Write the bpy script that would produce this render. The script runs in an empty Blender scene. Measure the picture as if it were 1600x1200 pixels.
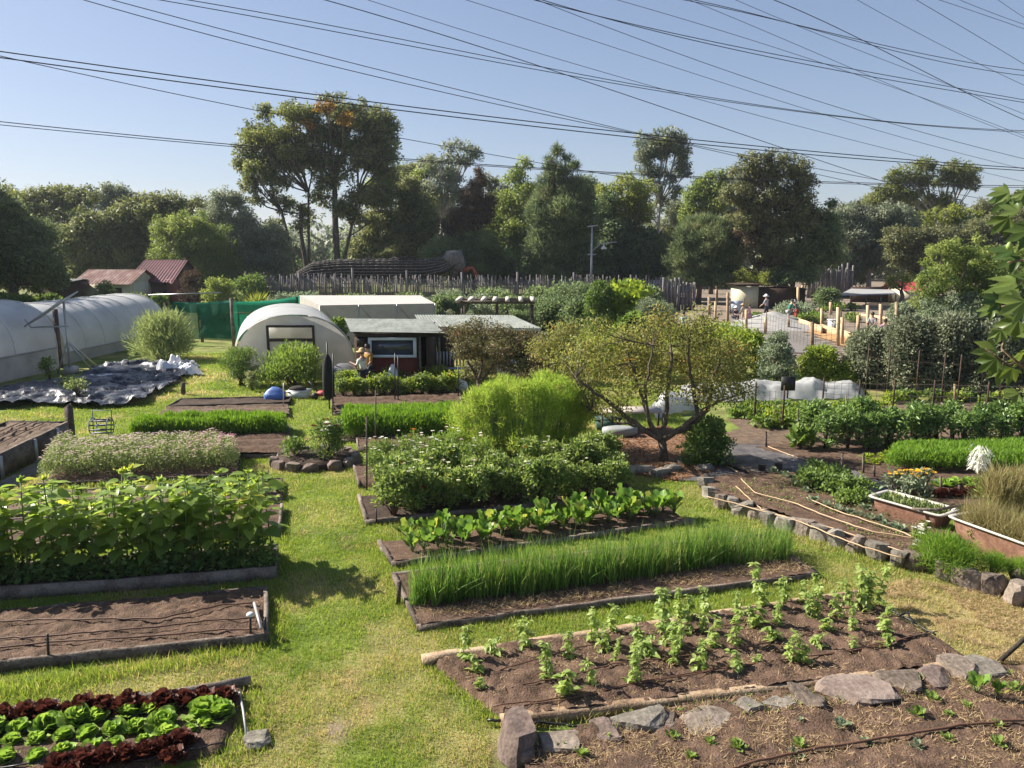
import bpy, math, random
import numpy as np
from mathutils import Vector, Matrix
R = random.Random(11)
N = np.random.default_rng(11)
PI = math.pi
SC = bpy.context.scene
COL = SC.collection
# ------------------------------------------------------------------ camera geometry
H = 5.3; FPX = 1200.0
TH = math.atan(208 / FPX)
CT, ST = math.cos(TH), math.sin(TH)
def ray(px, py):
    x = (px - 800) / FPX; u = (600 - py) / FPX
    return Vector((x, u * ST + CT, u * CT - ST))
def g(px, py, z=0.0):
    "world point on the level z seen at a pixel of the survey photograph"
    d = ray(px, py); t = (z - H) / d.z
    return Vector((d.x * t, d.y * t, z))
def at(px, py, Y):
    d = ray(px, py); t = Y / d.y
    return Vector((d.x * t, Y, H + d.z * t))
def mpp(p):
    return (p[1] * CT + (H - p[2]) * ST) / FPX
# ------------------------------------------------------------------ object helpers
WP = {}
def tag(o, label=None, cat=None, group=None, kind=None):
    if label: o['label'] = label
    if cat: o['category'] = cat
    if group: o['group'] = group
    if kind: o['kind'] = kind
    return o
def thing(name, label, cat, loc=(0, 0, 0), group=None, rz=0.0):
    o = bpy.data.objects.new(name, None); COL.objects.link(o)
    o.empty_display_size = .2
    o.location = loc; o.rotation_euler = (0, 0, rz)
    WP[o.name] = Vector(loc)
    return tag(o, label, cat, group)
def mk(name, V, F, mats=None, rnd=None, smooth=False, parent=None, org=None, mi=None):
    "V (n,3); F an (m,k) array or a list of such arrays; one mesh object"
    V = np.asarray(V, dtype=np.float32).reshape(-1, 3)
    if not isinstance(F, list): F = [F]
    F = [np.asarray(f, dtype=np.int32) for f in F if len(f)]
    o0 = Vector((0, 0, 0))
    if parent is not None: o0 = WP[parent.name]
    elif org is not None: o0 = Vector(org)
    V = V - np.array(o0, dtype=np.float32)
    me = bpy.data.meshes.new(name)
    nl = sum(f.size for f in F); npoly = sum(len(f) for f in F)
    me.vertices.add(len(V)); me.loops.add(nl); me.polygons.add(npoly)
    me.vertices.foreach_set('co', V.ravel())
    me.loops.foreach_set('vertex_index', np.concatenate([f.ravel() for f in F]))
    tot = np.concatenate([np.full(len(f), f.shape[1], np.int32) for f in F])
    st = np.concatenate([[0], np.cumsum(tot)[:-1]]).astype(np.int32)
    me.polygons.foreach_set('loop_start', st)
    try: me.polygons.foreach_set('loop_total', tot)
    except Exception: pass
    if smooth: me.polygons.foreach_set('use_smooth', np.ones(npoly, dtype=bool))
    if mats is not None:
        for m in (mats if isinstance(mats, (list, tuple)) else [mats]): me.materials.append(m)
    if mi is not None: me.polygons.foreach_set('material_index', np.asarray(mi, dtype=np.int32))
    if rnd is not None:
        a = me.attributes.new('rnd', 'FLOAT', 'POINT'); a.data.foreach_set('value', np.asarray(rnd, dtype=np.float32))
    me.update(calc_edges=True); me.validate()
    o = bpy.data.objects.new(name, me); COL.objects.link(o)
    if parent is not None: o.parent = parent; WP[o.name] = o0
    else: o.location = o0; WP[o.name] = o0
    return o
def dup(src, loc, rz=0.0, sc=1.0, label=None, group=None, tilt=None):
    c = src.copy(); COL.objects.link(c)
    c.location = loc; c.rotation_euler = (tilt[0], tilt[1], rz) if tilt else (0, 0, rz)
    c.scale = (sc, sc, sc) if not hasattr(sc, '__len__') else sc
    if label: c['label'] = label
    if group: c['group'] = group
    for ch in src.children:
        d = ch.copy(); COL.objects.link(d); d.parent = c
        for gch in ch.children:
            e = gch.copy(); COL.objects.link(e); e.parent = d
    return c
class MB:
    "collects solid shapes into one mesh"
    def __init__(s): s.V = []; s.F = {3: [], 4: []}; s.X = []; s.n = 0
    def add(s, V, F):
        V = np.asarray(V, dtype=np.float64).reshape(-1, 3)
        for f in F:
            f = [i + s.n for i in f]
            if len(f) in (3, 4): s.F[len(f)].append(f)
            else: s.X.append(f)
        s.V.append(V); s.n += len(V); return s
    def box(s, c, d, rz=0.0, M=None, bev=0.0):
        x, y, z = d[0] / 2, d[1] / 2, d[2] / 2
        P = np.array([(-x, -y, -z), (x, -y, -z), (x, y, -z), (-x, y, -z), (-x, -y, z), (x, -y, z), (x, y, z), (-x, y, z)])
        if M is None: M = Matrix.Rotation(rz, 3, 'Z')
        P = P @ np.array(M).T + np.array(c)
        return s.add(P, [(0, 3, 2, 1), (4, 5, 6, 7), (0, 1, 5, 4), (1, 2, 6, 5), (2, 3, 7, 6), (3, 0, 4, 7)])
    def beam(s, a, b, w, h, up=(0, 0, 1)):
        a = Vector(a); b = Vector(b); d = (b - a); L = d.length; d.normalize()
        x = Vector(up).cross(d)
        if x.length < 1e-4: x = Vector((1, 0, 0))
        x.normalize(); z = d.cross(x)
        M = Matrix((d, x, z)).transposed()
        return s.box((a + b) / 2, (L, w, h), M=M)
    def tube(s, pts, rad, k=6, caps=True):
        pts = [Vector(p) for p in pts]; n = len(pts)
        rad = rad if hasattr(rad, '__len__') else [rad] * n
        V = []; nx = None
        for i, p in enumerate(pts):
            d = (pts[min(i + 1, n - 1)] - pts[max(i - 1, 0)])
            d = d.normalized() if d.length > 1e-9 else Vector((0, 0, 1))
            if nx is None: nx = d.cross(Vector((0, 0, 1)) if abs(d.z) < .9 else Vector((1, 0, 0)))
            nx = (nx - d * nx.dot(d)); nx = nx.normalized() if nx.length > 1e-6 else d.orthogonal().normalized()
            ny = d.cross(nx)
            for j in range(k):
                a = 2 * PI * j / k; V.append(p + (nx * math.cos(a) + ny * math.sin(a)) * rad[i])
        F = [(i * k + j, i * k + (j + 1) % k, (i + 1) * k + (j + 1) % k, (i + 1) * k + j) for i in range(n - 1) for j in range(k)]
        if caps:
            F.append(tuple(range(k - 1, -1, -1))); F.append(tuple((n - 1) * k + j for j in range(k)))
        return s.add([tuple(v) for v in V], F)
    def lathe(s, c, prof, k=12, sx=1, sy=1):
        V = []; n = len(prof)
        for r, z in prof:
            for j in range(k):
                a = 2 * PI * j / k; V.append((c[0] + r * sx * math.cos(a), c[1] + r * sy * math.sin(a), c[2] + z))
        F = [(i * k + j, i * k + (j + 1) % k, (i + 1) * k + (j + 1) % k, (i + 1) * k + j) for i in range(n - 1) for j in range(k)]
        F.append(tuple(range(k - 1, -1, -1))); F.append(tuple((n - 1) * k + j for j in range(k)))
        return s.add(V, F)
    def build(s, name, mats=None, parent=None, org=None, smooth=False):
        V = np.concatenate(s.V); F = [np.array(s.F[k]) for k in (3, 4) if s.F[k]]
        if s.X:
            by = {}
            for f in s.X: by.setdefault(len(f), []).append(f)
            F += [np.array(v) for v in by.values()]
        return mk(name, V, F, mats, None, smooth, parent, org)
def grid(P):
    "P (a,b,3) -> V,F"
    a, b = P.shape[:2]; i = np.arange(a * b).reshape(a, b)
    F = np.stack([i[:-1, :-1], i[1:, :-1], i[1:, 1:], i[:-1, 1:]], -1).reshape(-1, 4)
    return P.reshape(-1, 3), F
# ------------------------------------------------------------------ numeric noise
def vnoise(x, y, seed=0):
    x = np.asarray(x, dtype=np.float64); y = np.asarray(y, dtype=np.float64)
    xi = np.floor(x).astype(np.int64); yi = np.floor(y).astype(np.int64); fx = x - xi; fy = y - yi
    fx = fx * fx * (3 - 2 * fx); fy = fy * fy * (3 - 2 * fy)
    def h(a, b):
        n = (a * 374761393 + b * 668265263 + seed * 1442695041) & 0x7fffffff
        n = ((n ^ (n >> 13)) * 1274126177) & 0x7fffffff
        return ((n ^ (n >> 16)) & 0xffff) / 65535.0
    return (h(xi, yi) * (1 - fx) + h(xi + 1, yi) * fx) * (1 - fy) + (h(xi, yi + 1) * (1 - fx) + h(xi + 1, yi + 1) * fx) * fy
def fbm(x, y, o=4, seed=0):
    r = 0; a = .5; t = 0
    for k in range(o): r = r + a * vnoise(x * 2 ** k, y * 2 ** k, seed + k * 17); t += a; a *= .5
    return r / t
def inpoly(x, y, poly):
    c = np.zeros(len(x), dtype=bool); n = len(poly)
    for i in range(n):
        x0, y0 = poly[i][0], poly[i][1]; x1, y1 = poly[(i + 1) % n][0], poly[(i + 1) % n][1]
        k = ((y0 > y) != (y1 > y)) & (x < (x1 - x0) * (y - y0) / ((y1 - y0) + 1e-12) + x0)
        c ^= k
    return c
def nrm(v): return v / (np.linalg.norm(v, axis=1, keepdims=True) + 1e-9)
def runit(n): return nrm(N.normal(size=(n, 3)))
# ------------------------------------------------------------------ leaves
TPL = {
 'quad': (np.array([(0, 0, 0), (.45, .5, .06), (1, 0, -.08), (.45, -.5, .06)]), [np.array([(0, 1, 2, 3)])]),
 'fold': (np.array([(0, 0, 0), (.42, .5, .16), (1, 0, -.12), (.42, -.5, .16)]), [np.array([(0, 2, 1), (0, 3, 2)])]),
 'leaf': (np.array([(0, 0, 0), (.14, .36, .05), (.5, .46, .1), (1, 0, -.16), (.5, -.46, .1), (.14, -.36, .05), (.5, 0, -.01)]),
          [np.array([(6, 3, 2), (6, 4, 3)]), np.array([(0, 6, 2, 1), (0, 5, 4, 6)])]),
 'heart': (np.array([(0, 0, .02), (-.07, .2, .06), (.1, .42, .1), (.36, .47, .1), (.66, .33, .03), (1, 0, -.2), (.66, -.33, .03), (.36, -.47, .1), (.1, -.42, .1), (-.07, -.2, .06), (.3, 0, .0), (.65, 0, -.05)]),
          [np.array([(11, 5, 4), (11, 6, 5)]), np.array([(0, 10, 2, 1), (10, 11, 4, 3), (0, 9, 8, 10), (10, 7, 6, 11)]), np.array([(10, 3, 2), (10, 8, 7)])]),
 'wave': (np.array([(0, 0, 0), (.2, .22, .05), (.45, .5, -.05), (.7, .5, .12), (.93, .3, -.06), (1, 0, .0), (.93, -.3, .1), (.7, -.5, -.05), (.45, -.5, .1), (.2, -.22, .0), (.6, 0, -.06)]),
          [np.array([(0, 10, 2), (10, 3, 2), (10, 4, 3), (10, 5, 4), (10, 6, 5), (10, 7, 6), (10, 8, 7), (10, 0, 8), (0, 2, 1), (0, 9, 8)])]),
 'blade': (np.array([(0, -.5, 0), (0, .5, 0), (.5, .42, .04), (.5, -.42, .04), (1, 0, .2)]), [np.array([(3, 2, 4)]), np.array([(0, 1, 2, 3)])]),
 'tri': (np.array([(0, -.5, 0), (0, .5, 0), (1, 0, .12)]), [np.array([(0, 1, 2)])]),
}
def leaves(P, D, Nn, L, W, tpl='quad', rnd=None):
    "one template per point: P base, D direction, Nn normal"
    P = np.asarray(P, float); n = len(P)
    D = nrm(np.asarray(D, float)); Nn = np.asarray(Nn, float)
    Nn = nrm(Nn - D * (Nn * D).sum(1, keepdims=True) + 1e-6)
    B = np.cross(Nn, D)
    T, FS = TPL[tpl]; k = len(T)
    L = np.broadcast_to(L, (n,)).reshape(n, 1, 1); W = np.broadcast_to(W, (n,)).reshape(n, 1, 1)
    V = P[:, None] + T[None, :, 0:1] * L * D[:, None] + T[None, :, 1:2] * W * B[:, None] + T[None, :, 2:3] * L * Nn[:, None]
    off = (np.arange(n) * k)[:, None, None]
    F = [(f[None] + off).reshape(-1, f.shape[1]) for f in FS]
    if rnd is None: rnd = N.random(n)
    return V.reshape(-1, 3), F, np.repeat(rnd, k)
def joinG(parts):
    V = []; F = {}; r = []; n = 0
    for v, fs, q in parts:
        V.append(v); r.append(q)
        for f in fs: F.setdefault(f.shape[1], []).append(f + n)
        n += len(v)
    return np.concatenate(V), [np.concatenate(f) for f in F.values()], np.concatenate(r)
# ------------------------------------------------------------------ materials
MATS = {}
def nt(name):
    m = bpy.data.materials.new(name); m.use_nodes = True
    t = m.node_tree; t.nodes.clear(); o = t.nodes.new('ShaderNodeOutputMaterial')
    MATS[name] = m
    return m, t, o
def nd(t, ty, **k):
    n = t.nodes.new(ty)
    for a, b in k.items():
        if a == 'i':
            for q, w in b.items(): n.inputs[q].default_value = w
        else: setattr(n, a, b)
    return n
def c4(c): return (c[0], c[1], c[2], 1)
def ramp(t, fac, stops):
    r = nd(t, 'ShaderNodeValToRGB'); e = r.color_ramp.elements
    while len(e) < len(stops): e.new(.5)
    for i, (p, c) in enumerate(stops): e[i].position = p; e[i].color = c4(c)
    t.links.new(fac, r.inputs[0]); return r.outputs[0]
def leafmat(name, c1, c2, tr=.35, rough=.5, spec=.3, c3=None, p3=.9):
    m, t, o = nt(name); L = t.links.new
    a = nd(t, 'ShaderNodeAttribute', attribute_name='rnd')
    oi = nd(t, 'ShaderNodeObjectInfo')
    mx = nd(t, 'ShaderNodeMath', operation='MULTIPLY_ADD', i={1: .25, 2: -.12}); L(oi.outputs['Random'], mx.inputs[0])
    ad = nd(t, 'ShaderNodeMath', operation='ADD'); L(a.outputs['Fac'], ad.inputs[0]); L(mx.outputs[0], ad.inputs[1])
    st = [(0, c1), (.8 if c3 is None else p3 - .12, c2)]
    if c3 is not None: st.append((p3, c3))
    col = ramp(t, ad.outputs[0], st)
    p = nd(t, 'ShaderNodeBsdfPrincipled', i={'Roughness': rough, 'Specular IOR Level': spec}); L(col, p.inputs['Base Color'])
    tl = nd(t, 'ShaderNodeBsdfTranslucent')
    hs = nd(t, 'ShaderNodeHueSaturation', i={'Hue': .49, 'Saturation': 1.1, 'Value': 1.5}); L(col, hs.inputs['Color']); L(hs.outputs[0], tl.inputs[0])
    ms = nd(t, 'ShaderNodeMixShader', i={0: tr}); L(p.outputs[0], ms.inputs[1]); L(tl.outputs[0], ms.inputs[2])
    L(ms.outputs[0], o.inputs[0]); return m
def noisemat(name, stops, scale=4, stretch=(1, 1, 1), rough=.85, bump=.3, bs=None, detail=6, spec=.25, metal=0, orand=0.0, fine=None):
    m, t, o = nt(name); L = t.links.new
    tc = nd(t, 'ShaderNodeTexCoord'); mp = nd(t, 'ShaderNodeMapping'); mp.inputs['Scale'].default_value = stretch
    L(tc.outputs['Object'], mp.inputs[0])
    oi = nd(t, 'ShaderNodeObjectInfo')
    n = nd(t, 'ShaderNodeTexNoise', i={'Scale': scale, 'Detail': detail, 'Roughness': .62}); L(mp.outputs[0], n.inputs[0])
    fac = n.outputs[0]
    if orand:
        a = nd(t, 'ShaderNodeMath', operation='MULTIPLY_ADD', i={1: orand, 2: -orand / 2}); L(oi.outputs['Random'], a.inputs[0])
        b = nd(t, 'ShaderNodeMath', operation='ADD'); L(a.outputs[0], b.inputs[0]); L(fac, b.inputs[1]); fac = b.outputs[0]
    if fine:
        n3 = nd(t, 'ShaderNodeTexNoise', i={'Scale': fine, 'Detail': 4}); L(mp.outputs[0], n3.inputs[0])
        mm = nd(t, 'ShaderNodeMath', operation='MULTIPLY_ADD', i={1: .5, 2: -.25}); L(n3.outputs[0], mm.inputs[0])
        b = nd(t, 'ShaderNodeMath', operation='ADD'); L(mm.outputs[0], b.inputs[0]); L(fac, b.inputs[1]); fac = b.outputs[0]
    col = ramp(t, fac, stops)
    p = nd(t, 'ShaderNodeBsdfPrincipled', i={'Roughness': rough, 'Specular IOR Level': spec, 'Metallic': metal}); L(col, p.inputs['Base Color'])
    if bump:
        n2 = nd(t, 'ShaderNodeTexNoise', i={'Scale': bs or scale * 6, 'Detail': 5}); L(mp.outputs[0], n2.inputs[0])
        b = nd(t, 'ShaderNodeBump', i={'Strength': bump, 'Distance': .03}); L(n2.outputs[0], b.inputs['Height']); L(b.outputs[0], p.inputs['Normal'])
    L(p.outputs[0], o.inputs[0]); return m
def plain(name, c, rough=.6, var=.12, metal=0, spec=.4):
    return noisemat(name, [(.3, tuple(x * (1 - var) for x in c)), (.7, tuple(min(1, x * (1 + var)) for x in c))], 3, rough=rough, bump=.08, metal=metal, spec=spec)
def filmmat(name, c1, c2, tr=.4, rough=.45, scale=1.5, alpha=0.0, stretch=(1, 1, 1)):
    "thin plastic film or woven cloth: reflects and lets light through"
    m, t, o = nt(name); L = t.links.new
    tc = nd(t, 'ShaderNodeTexCoord'); mp = nd(t, 'ShaderNodeMapping'); mp.inputs['Scale'].default_value = stretch
    L(tc.outputs['Object'], mp.inputs[0])
    n = nd(t, 'ShaderNodeTexNoise', i={'Scale': scale, 'Detail': 6}); L(mp.outputs[0], n.inputs[0])
    col = ramp(t, n.outputs[0], [(.3, c1), (.7, c2)])
    p = nd(t, 'ShaderNodeBsdfPrincipled', i={'Roughness': rough, 'Specular IOR Level': .4}); L(col, p.inputs['Base Color'])
    b = nd(t, 'ShaderNodeBump', i={'Strength': .25, 'Distance': .05}); L(n.outputs[0], b.inputs['Height']); L(b.outputs[0], p.inputs['Normal'])
    tl = nd(t, 'ShaderNodeBsdfTranslucent'); L(col, tl.inputs[0])
    ms = nd(t, 'ShaderNodeMixShader', i={0: tr}); L(p.outputs[0], ms.inputs[1]); L(tl.outputs[0], ms.inputs[2])
    out = ms.outputs[0]
    if alpha:
        tp = nd(t, 'ShaderNodeBsdfTransparent'); m2 = nd(t, 'ShaderNodeMixShader', i={0: alpha}); L(out, m2.inputs[1]); L(tp.outputs[0], m2.inputs[2]); out = m2.outputs[0]
    L(out, o.inputs[0]); return m
def meshmat(name, c, wires, thick=.06):
    m, t, o = nt(name); L = t.links.new
    p = nd(t, 'ShaderNodeBsdfPrincipled', i={'Base Color': c4(c), 'Roughness': .5})
    L(p.outputs[0], o.inputs[0]); return m
# soil, ground
soil = noisemat('soil', [(.25, (.038, .023, .0145)), (.5, (.098, .06, .04)), (.75, (.18, .117, .08))], 5, rough=.95, bump=.9, bs=40, detail=10, fine=60)
soil_dark = noisemat('soil_dark', [(.25, (.02, .013, .01)), (.5, (.055, .036, .026)), (.8, (.11, .075, .054))], 5, rough=.95, bump=.9, bs=40, detail=10, fine=70)
soil_pale = noisemat('soil_pale', [(.25, (.06, .04, .028)), (.5, (.13, .09, .062)), (.78, (.22, .16, .11))], 6, rough=.95, bump=.8, bs=40, detail=10, fine=60)
gravel = noisemat('gravel', [(.3, (.12, .105, .09)), (.5, (.2, .18, .155)), (.7, (.3, .27, .235))], 3, rough=.95, bump=.7, bs=60, fine=90)
mulch_m = noisemat('mulch', [(.25, (.06, .03, .018)), (.5, (.18, .10, .06)), (.75, (.32, .2, .12))], 6, rough=.95, bump=.9, bs=50, fine=50)
weedmat = noisemat('weedmat', [(.3, (.05, .048, .05)), (.55, (.11, .10, .10)), (.75, (.2, .17, .14))], 2, rough=.8, bump=.4, bs=50, fine=30)
straw = leafmat('straw', (.2, .135, .065), (.5, .37, .2), .2, .7, .2)
deadleaf = leafmat('dead_leaf', (.10, .05, .025), (.36, .2, .09), .2, .7, .2)
timber = noisemat('old_timber', [(.3, (.055, .042, .033)), (.5, (.125, .098, .078)), (.72, (.23, .19, .155))], 3, (1, 1, 1), .9, .5, 30, orand=.25, fine=25)
timber_tan = noisemat('tan_timber', [(.3, (.12, .08, .05)), (.5, (.24, .165, .105)), (.72, (.36, .27, .18))], 3, (1, 1, 1), .9, .5, 30, orand=.25, fine=25)
timber_dark = noisemat('dark_timber', [(.3, (.012, .010, .008)), (.7, (.06, .047, .038))], 4, (1, 1, .3), .9, .5, 30, orand=.2)
timber_new = noisemat('new_pine', [(.3, (.36, .24, .13)), (.7, (.58, .42, .26))], 4, (1, 1, .4), .8, .2, 30, orand=.25)
timber_grey = noisemat('grey_paling', [(.3, (.085, .075, .072)), (.5, (.17, .155, .15)), (.7, (.29, .265, .25))], 2.2, (3, 3, .25), .9, .5, 20, fine=12)
rock_m = noisemat('rock', [(.25, (.07, .054, .042)), (.48, (.155, .122, .096)), (.75, (.26, .215, .175))], 2.4, rough=.9, bump=.7, bs=14, detail=9, orand=.3, fine=20)
rock_p = noisemat('purple_rock', [(.25, (.075, .054, .045)), (.5, (.155, .115, .097)), (.75, (.24, .19, .16))], 3, rough=.9, bump=.7, bs=14, detail=9, orand=.3, fine=20)
rock_g = noisemat('grey_rock', [(.25, (.085, .075, .062)), (.5, (.18, .16, .132)), (.75, (.29, .265, .225))], 3, rough=.9, bump=.7, bs=14, detail=9, orand=.3, fine=20)
bark = noisemat('bark', [(.3, (.045, .034, .026)), (.6, (.13, .10, .08)), (.8, (.24, .2, .165))], 4, (1, 1, .4), .95, .8, 25)
bark_pale = noisemat('pale_bark', [(.3, (.2, .17, .145)), (.55, (.38, .34, .3)), (.8, (.5, .46, .42))], 2, (1, 1, .3), .8, .3, 12)
bark_apple = noisemat('grey_bark', [(.3, (.05, .038, .028)), (.55, (.14, .11, .085)), (.8, (.27, .235, .2))], 7, (1, 1, .6), .95, .9, 40)
pipe_brown = plain('brown_pipe', (.12, .062, .038), .5)
pipe_tan = plain('tan_hose', (.42, .29, .17), .5)
pipe_black = plain('black_pipe', (.012, .012, .012), .4)
pvc = plain('grey_pipe', (.33, .33, .33), .4)
black_paint = plain('black_steel', (.012, .012, .013), .45)
rust = noisemat('rusty_steel', [(.3, (.04, .026, .02)), (.7, (.10, .06, .042))], 8, rough=.9, bump=.3)
rust_tub = noisemat('rusted_iron', [(.3, (.11, .055, .036)), (.5, (.2, .105, .07)), (.72, (.3, .17, .115))], 3, rough=.85, bump=.3, fine=14)
enamel = noisemat('white_enamel', [(.3, (.36, .33, .28)), (.7, (.5, .475, .42))], 4, rough=.3, bump=.05)
galv = plain('galvanised_steel', (.38, .39, .4), .4, metal=.4)
white_p = plain('white_paint', (.58, .59, .6), .5)
white_bag = plain('white_woven_bag', (.62, .62, .63), .7)
blue_bag = plain('blue_bag', (.09, .18, .46), .5)
wire_m = plain('wire', (.16, .13, .11), .5)
cable_m = plain('power_cable', (.012, .013, .017), .7)
# built surfaces
film = filmmat('greenhouse_film', (.52, .525, .53), (.7, .7, .7), .4, .4, .9)
film_cream = filmmat('cream_film', (.5, .485, .45), (.62, .605, .565), .3, .5, 1.5)
film_grey = filmmat('greenhouse_skirt', (.3, .3, .29), (.42, .41, .4), .2, .6, 1.5)
shade_w = filmmat('pale_shade_cloth', (.4, .37, .335), (.48, .45, .41), .25, .7, 2)
shade_top = filmmat('white_shade_cloth', (.48, .45, .42), (.55, .52, .49), .2, .7, 2)
shade_g = filmmat('green_shade_cloth', (.006, .10, .05), (.012, .15, .08), .4, .7, 1.5, alpha=.18)
shade_g2 = filmmat('light_green_shade_cloth', (.02, .19, .115), (.04, .27, .17), .4, .6, 1.5)
net_w = filmmat('white_crop_net', (.47, .475, .475), (.58, .58, .58), .4, .7, 3, alpha=.08)
tarp = None
def tarpmat():
    m, t, o = nt('black_plastic_sheen'); L = t.links.new
    tc = nd(t, 'ShaderNodeTexCoord')
    n = nd(t, 'ShaderNodeTexNoise', i={'Scale': .55, 'Detail': 5, 'Roughness': .6, 'Distortion': .6}); L(tc.outputs['Object'], n.inputs[0])
    col = ramp(t, n.outputs[0], [(.44, (.012, .015, .024)), (.57, (.04, .046, .064)), (.72, (.2, .205, .23))])  # pale greys paint sky sheen into the colour of black plastic
    p = nd(t, 'ShaderNodeBsdfPrincipled', i={'Roughness': .42, 'Specular IOR Level': .4}); L(col, p.inputs['Base Color'])
    n2 = nd(t, 'ShaderNodeTexNoise', i={'Scale': 7, 'Detail': 4, 'Distortion': 1}); L(tc.outputs['Object'], n2.inputs[0])
    b = nd(t, 'ShaderNodeBump', i={'Strength': .5, 'Distance': .06}); L(n2.outputs[0], b.inputs['Height']); L(b.outputs[0], p.inputs['Normal'])
    L(p.outputs[0], o.inputs[0]); return m
tarp = tarpmat()
tin = noisemat('zinc_roof_sheet', [(.3, (.14, .155, .138)), (.7, (.25, .265, .24))], 2, (1, .3, 1), .75, .1, metal=0, fine=8)
tin_red = noisemat('red_roof_sheet', [(.3, (.075, .016, .023)), (.7, (.13, .032, .042))], 2, (1, .3, 1), .5, .1, fine=6)
tin_rust = noisemat('rusted_roof_sheet', [(.3, (.12, .052, .042)), (.5, (.2, .105, .085)), (.7, (.3, .235, .21))], 1.2, (1, .4, 1), .7, .1, fine=5)
wall_dark = noisemat('dark_board_wall', [(.3, (.032, .02, .015)), (.7, (.085, .055, .042))], 3, (6, 6, .4), .9, .3)
ply = noisemat('tan_board_wall', [(.3, (.3, .2, .11)), (.7, (.46, .33, .2))], 2, (1, 1, .5), .8, .2, fine=10)
wall_red = noisemat('red_board_wall', [(.3, (.12, .022, .016)), (.7, (.19, .04, .03))], 3, (8, 8, .3), .7, .3)
wall_cream = noisemat('cream_wall', [(.3, (.42, .40, .28)), (.7, (.55, .52, .39))], 3, rough=.8, bump=.1)
def glassmat():
    m, t, o = nt('window_glass')
    p = nd(t, 'ShaderNodeBsdfPrincipled', i={'Base Color': (.03, .04, .06, 1), 'Roughness': .06, 'Specular IOR Level': .9})
    t.links.new(p.outputs[0], o.inputs[0]); return m
glass = glassmat()
panel_m = plain('solar_cell', (.02, .022, .035), .2)
skin_m = plain('skin', (.42, .26, .19), .6)
hair_m = plain('dark_hair', (.025, .018, .014), .6)
def cloth(n, c): return plain(n + '_cloth', c, .85)
# leaves
LM = {}
def lm(n, *a, **k): LM[n] = leafmat('leaf_' + n, *a, **k)
lm('grass', (.125, .205, .03), (.33, .395, .085), .42, .6, .2, c3=(.48, .41, .18), p3=.94)
lm('sunflower', (.12, .20, .04), (.29, .39, .085), .48, .38, .45, c3=(.42, .4, .08), p3=.98)
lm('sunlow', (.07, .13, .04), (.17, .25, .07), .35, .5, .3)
lm('basil', (.18, .27, .06), (.34, .42, .13), .45, .45, .35)
lm('onion', (.065, .145, .028), (.17, .29, .06), .42, .45, .35, c3=(.34, .36, .12), p3=.95)
lm('chard', (.085, .165, .03), (.18, .30, .06), .38, .35, .4, c3=(.34, .36, .08), p3=.95)
lm('lettuce', (.15, .26, .045), (.29, .42, .09), .4, .68, .2)
lm('redlettuce', (.04, .013, .010), (.13, .05, .032), .25, .5, .3)
lm('carrot', (.09, .19, .025), (.2, .32, .05), .42, .6, .2, c3=(.3, .33, .09), p3=.95)
lm('asparagus', (.17, .275, .045), (.33, .44, .09), .47, .7, .15, c3=(.38, .38, .12), p3=.95)
lm('zinnia', (.085, .145, .035), (.24, .31, .085), .42, .5, .3)
lm('herb', (.11, .16, .055), (.27, .32, .13), .42, .6, .2)
lm('shrub', (0.075, 0.134, 0.033), (0.18, 0.256, 0.0674), .35, .5, .3)
lm('fresh', (.10, .17, .035), (.2, .28, .065), .4, .5, .3)
lm('vine', (0.138, 0.218, 0.0287), (0.299, 0.368, 0.0633), .42, .5, .3)
lm('apple', (.13, .15, .04), (.32, .32, .10), .45, .5, .3, c3=(.40, .25, .08), p3=.95)
lm('plum', (.07, .075, .026), (.18, .165, .07), .32, .5, .3, c3=(.3, .17, .11), p3=.9)
lm('saltbush', (.10, .125, .07), (.25, .27, .17), .28, .6, .25)
lm('greyshrub', (0.105, 0.15, 0.0825), (0.285, 0.33, 0.21), .30, .6, .25)
lm('pepper', (0.0703, 0.14, 0.039), (0.188, 0.281, 0.0781), .38, .35, .45)
lm('euc', (.065, .085, .032), (.24, .26, .10), .42, .5, .25)
lm('euc_yel', (.095, .12, .036), (.25, .275, .085), .42, .5, .25)
lm('euc_gold', (.2, .13, .03), (.36, .23, .055), .42, .5, .25)
lm('euc_grey', (.11, .135, .085), (.30, .33, .22), .4, .5, .25)
lm('casuarina', (.06, .092, .042), (.22, .265, .12), .42, .6, .2)
lm('olive', (.065, .075, .034), (.215, .225, .10), .4, .5, .25)
lm('brown', (.055, .042, .028), (.13, .092, .06), .3, .7, .2)
lm('lime', (.12, .175, .045), (.28, .33, .095), .45, .5, .25)
lm('golden', (.13, .16, .032), (.29, .33, .075), .45, .5, .25)
lm('dark', (.06, .098, .047), (.2, .26, .11), .42, .5, .25)
lm('fig', (.045, .08, .018), (.17, .22, .05), .32, .42, .4)
lm('dry', (.15, .135, .05), (.32, .28, .125), .3, .7, .2)
stem_g = plain('green_stem', (.12, .17, .05), .6)
stem_b = plain('woody_stem', (.10, .07, .045), .8)
PET = {}
for k_, c_ in dict(white=(.75, .74, .66), pink=(.6, .3, .36), pale=(.62, .5, .46), red=(.55, .05, .03), orange=(.75, .25, .04), yellow=(.8, .5, .04), maroon=(.12, .01, .015), cream=(.72, .72, .5)).items():
    PET[k_] = leafmat('petal_' + k_, tuple(x * .85 for x in c_), c_, .3, .6, .2)
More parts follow.
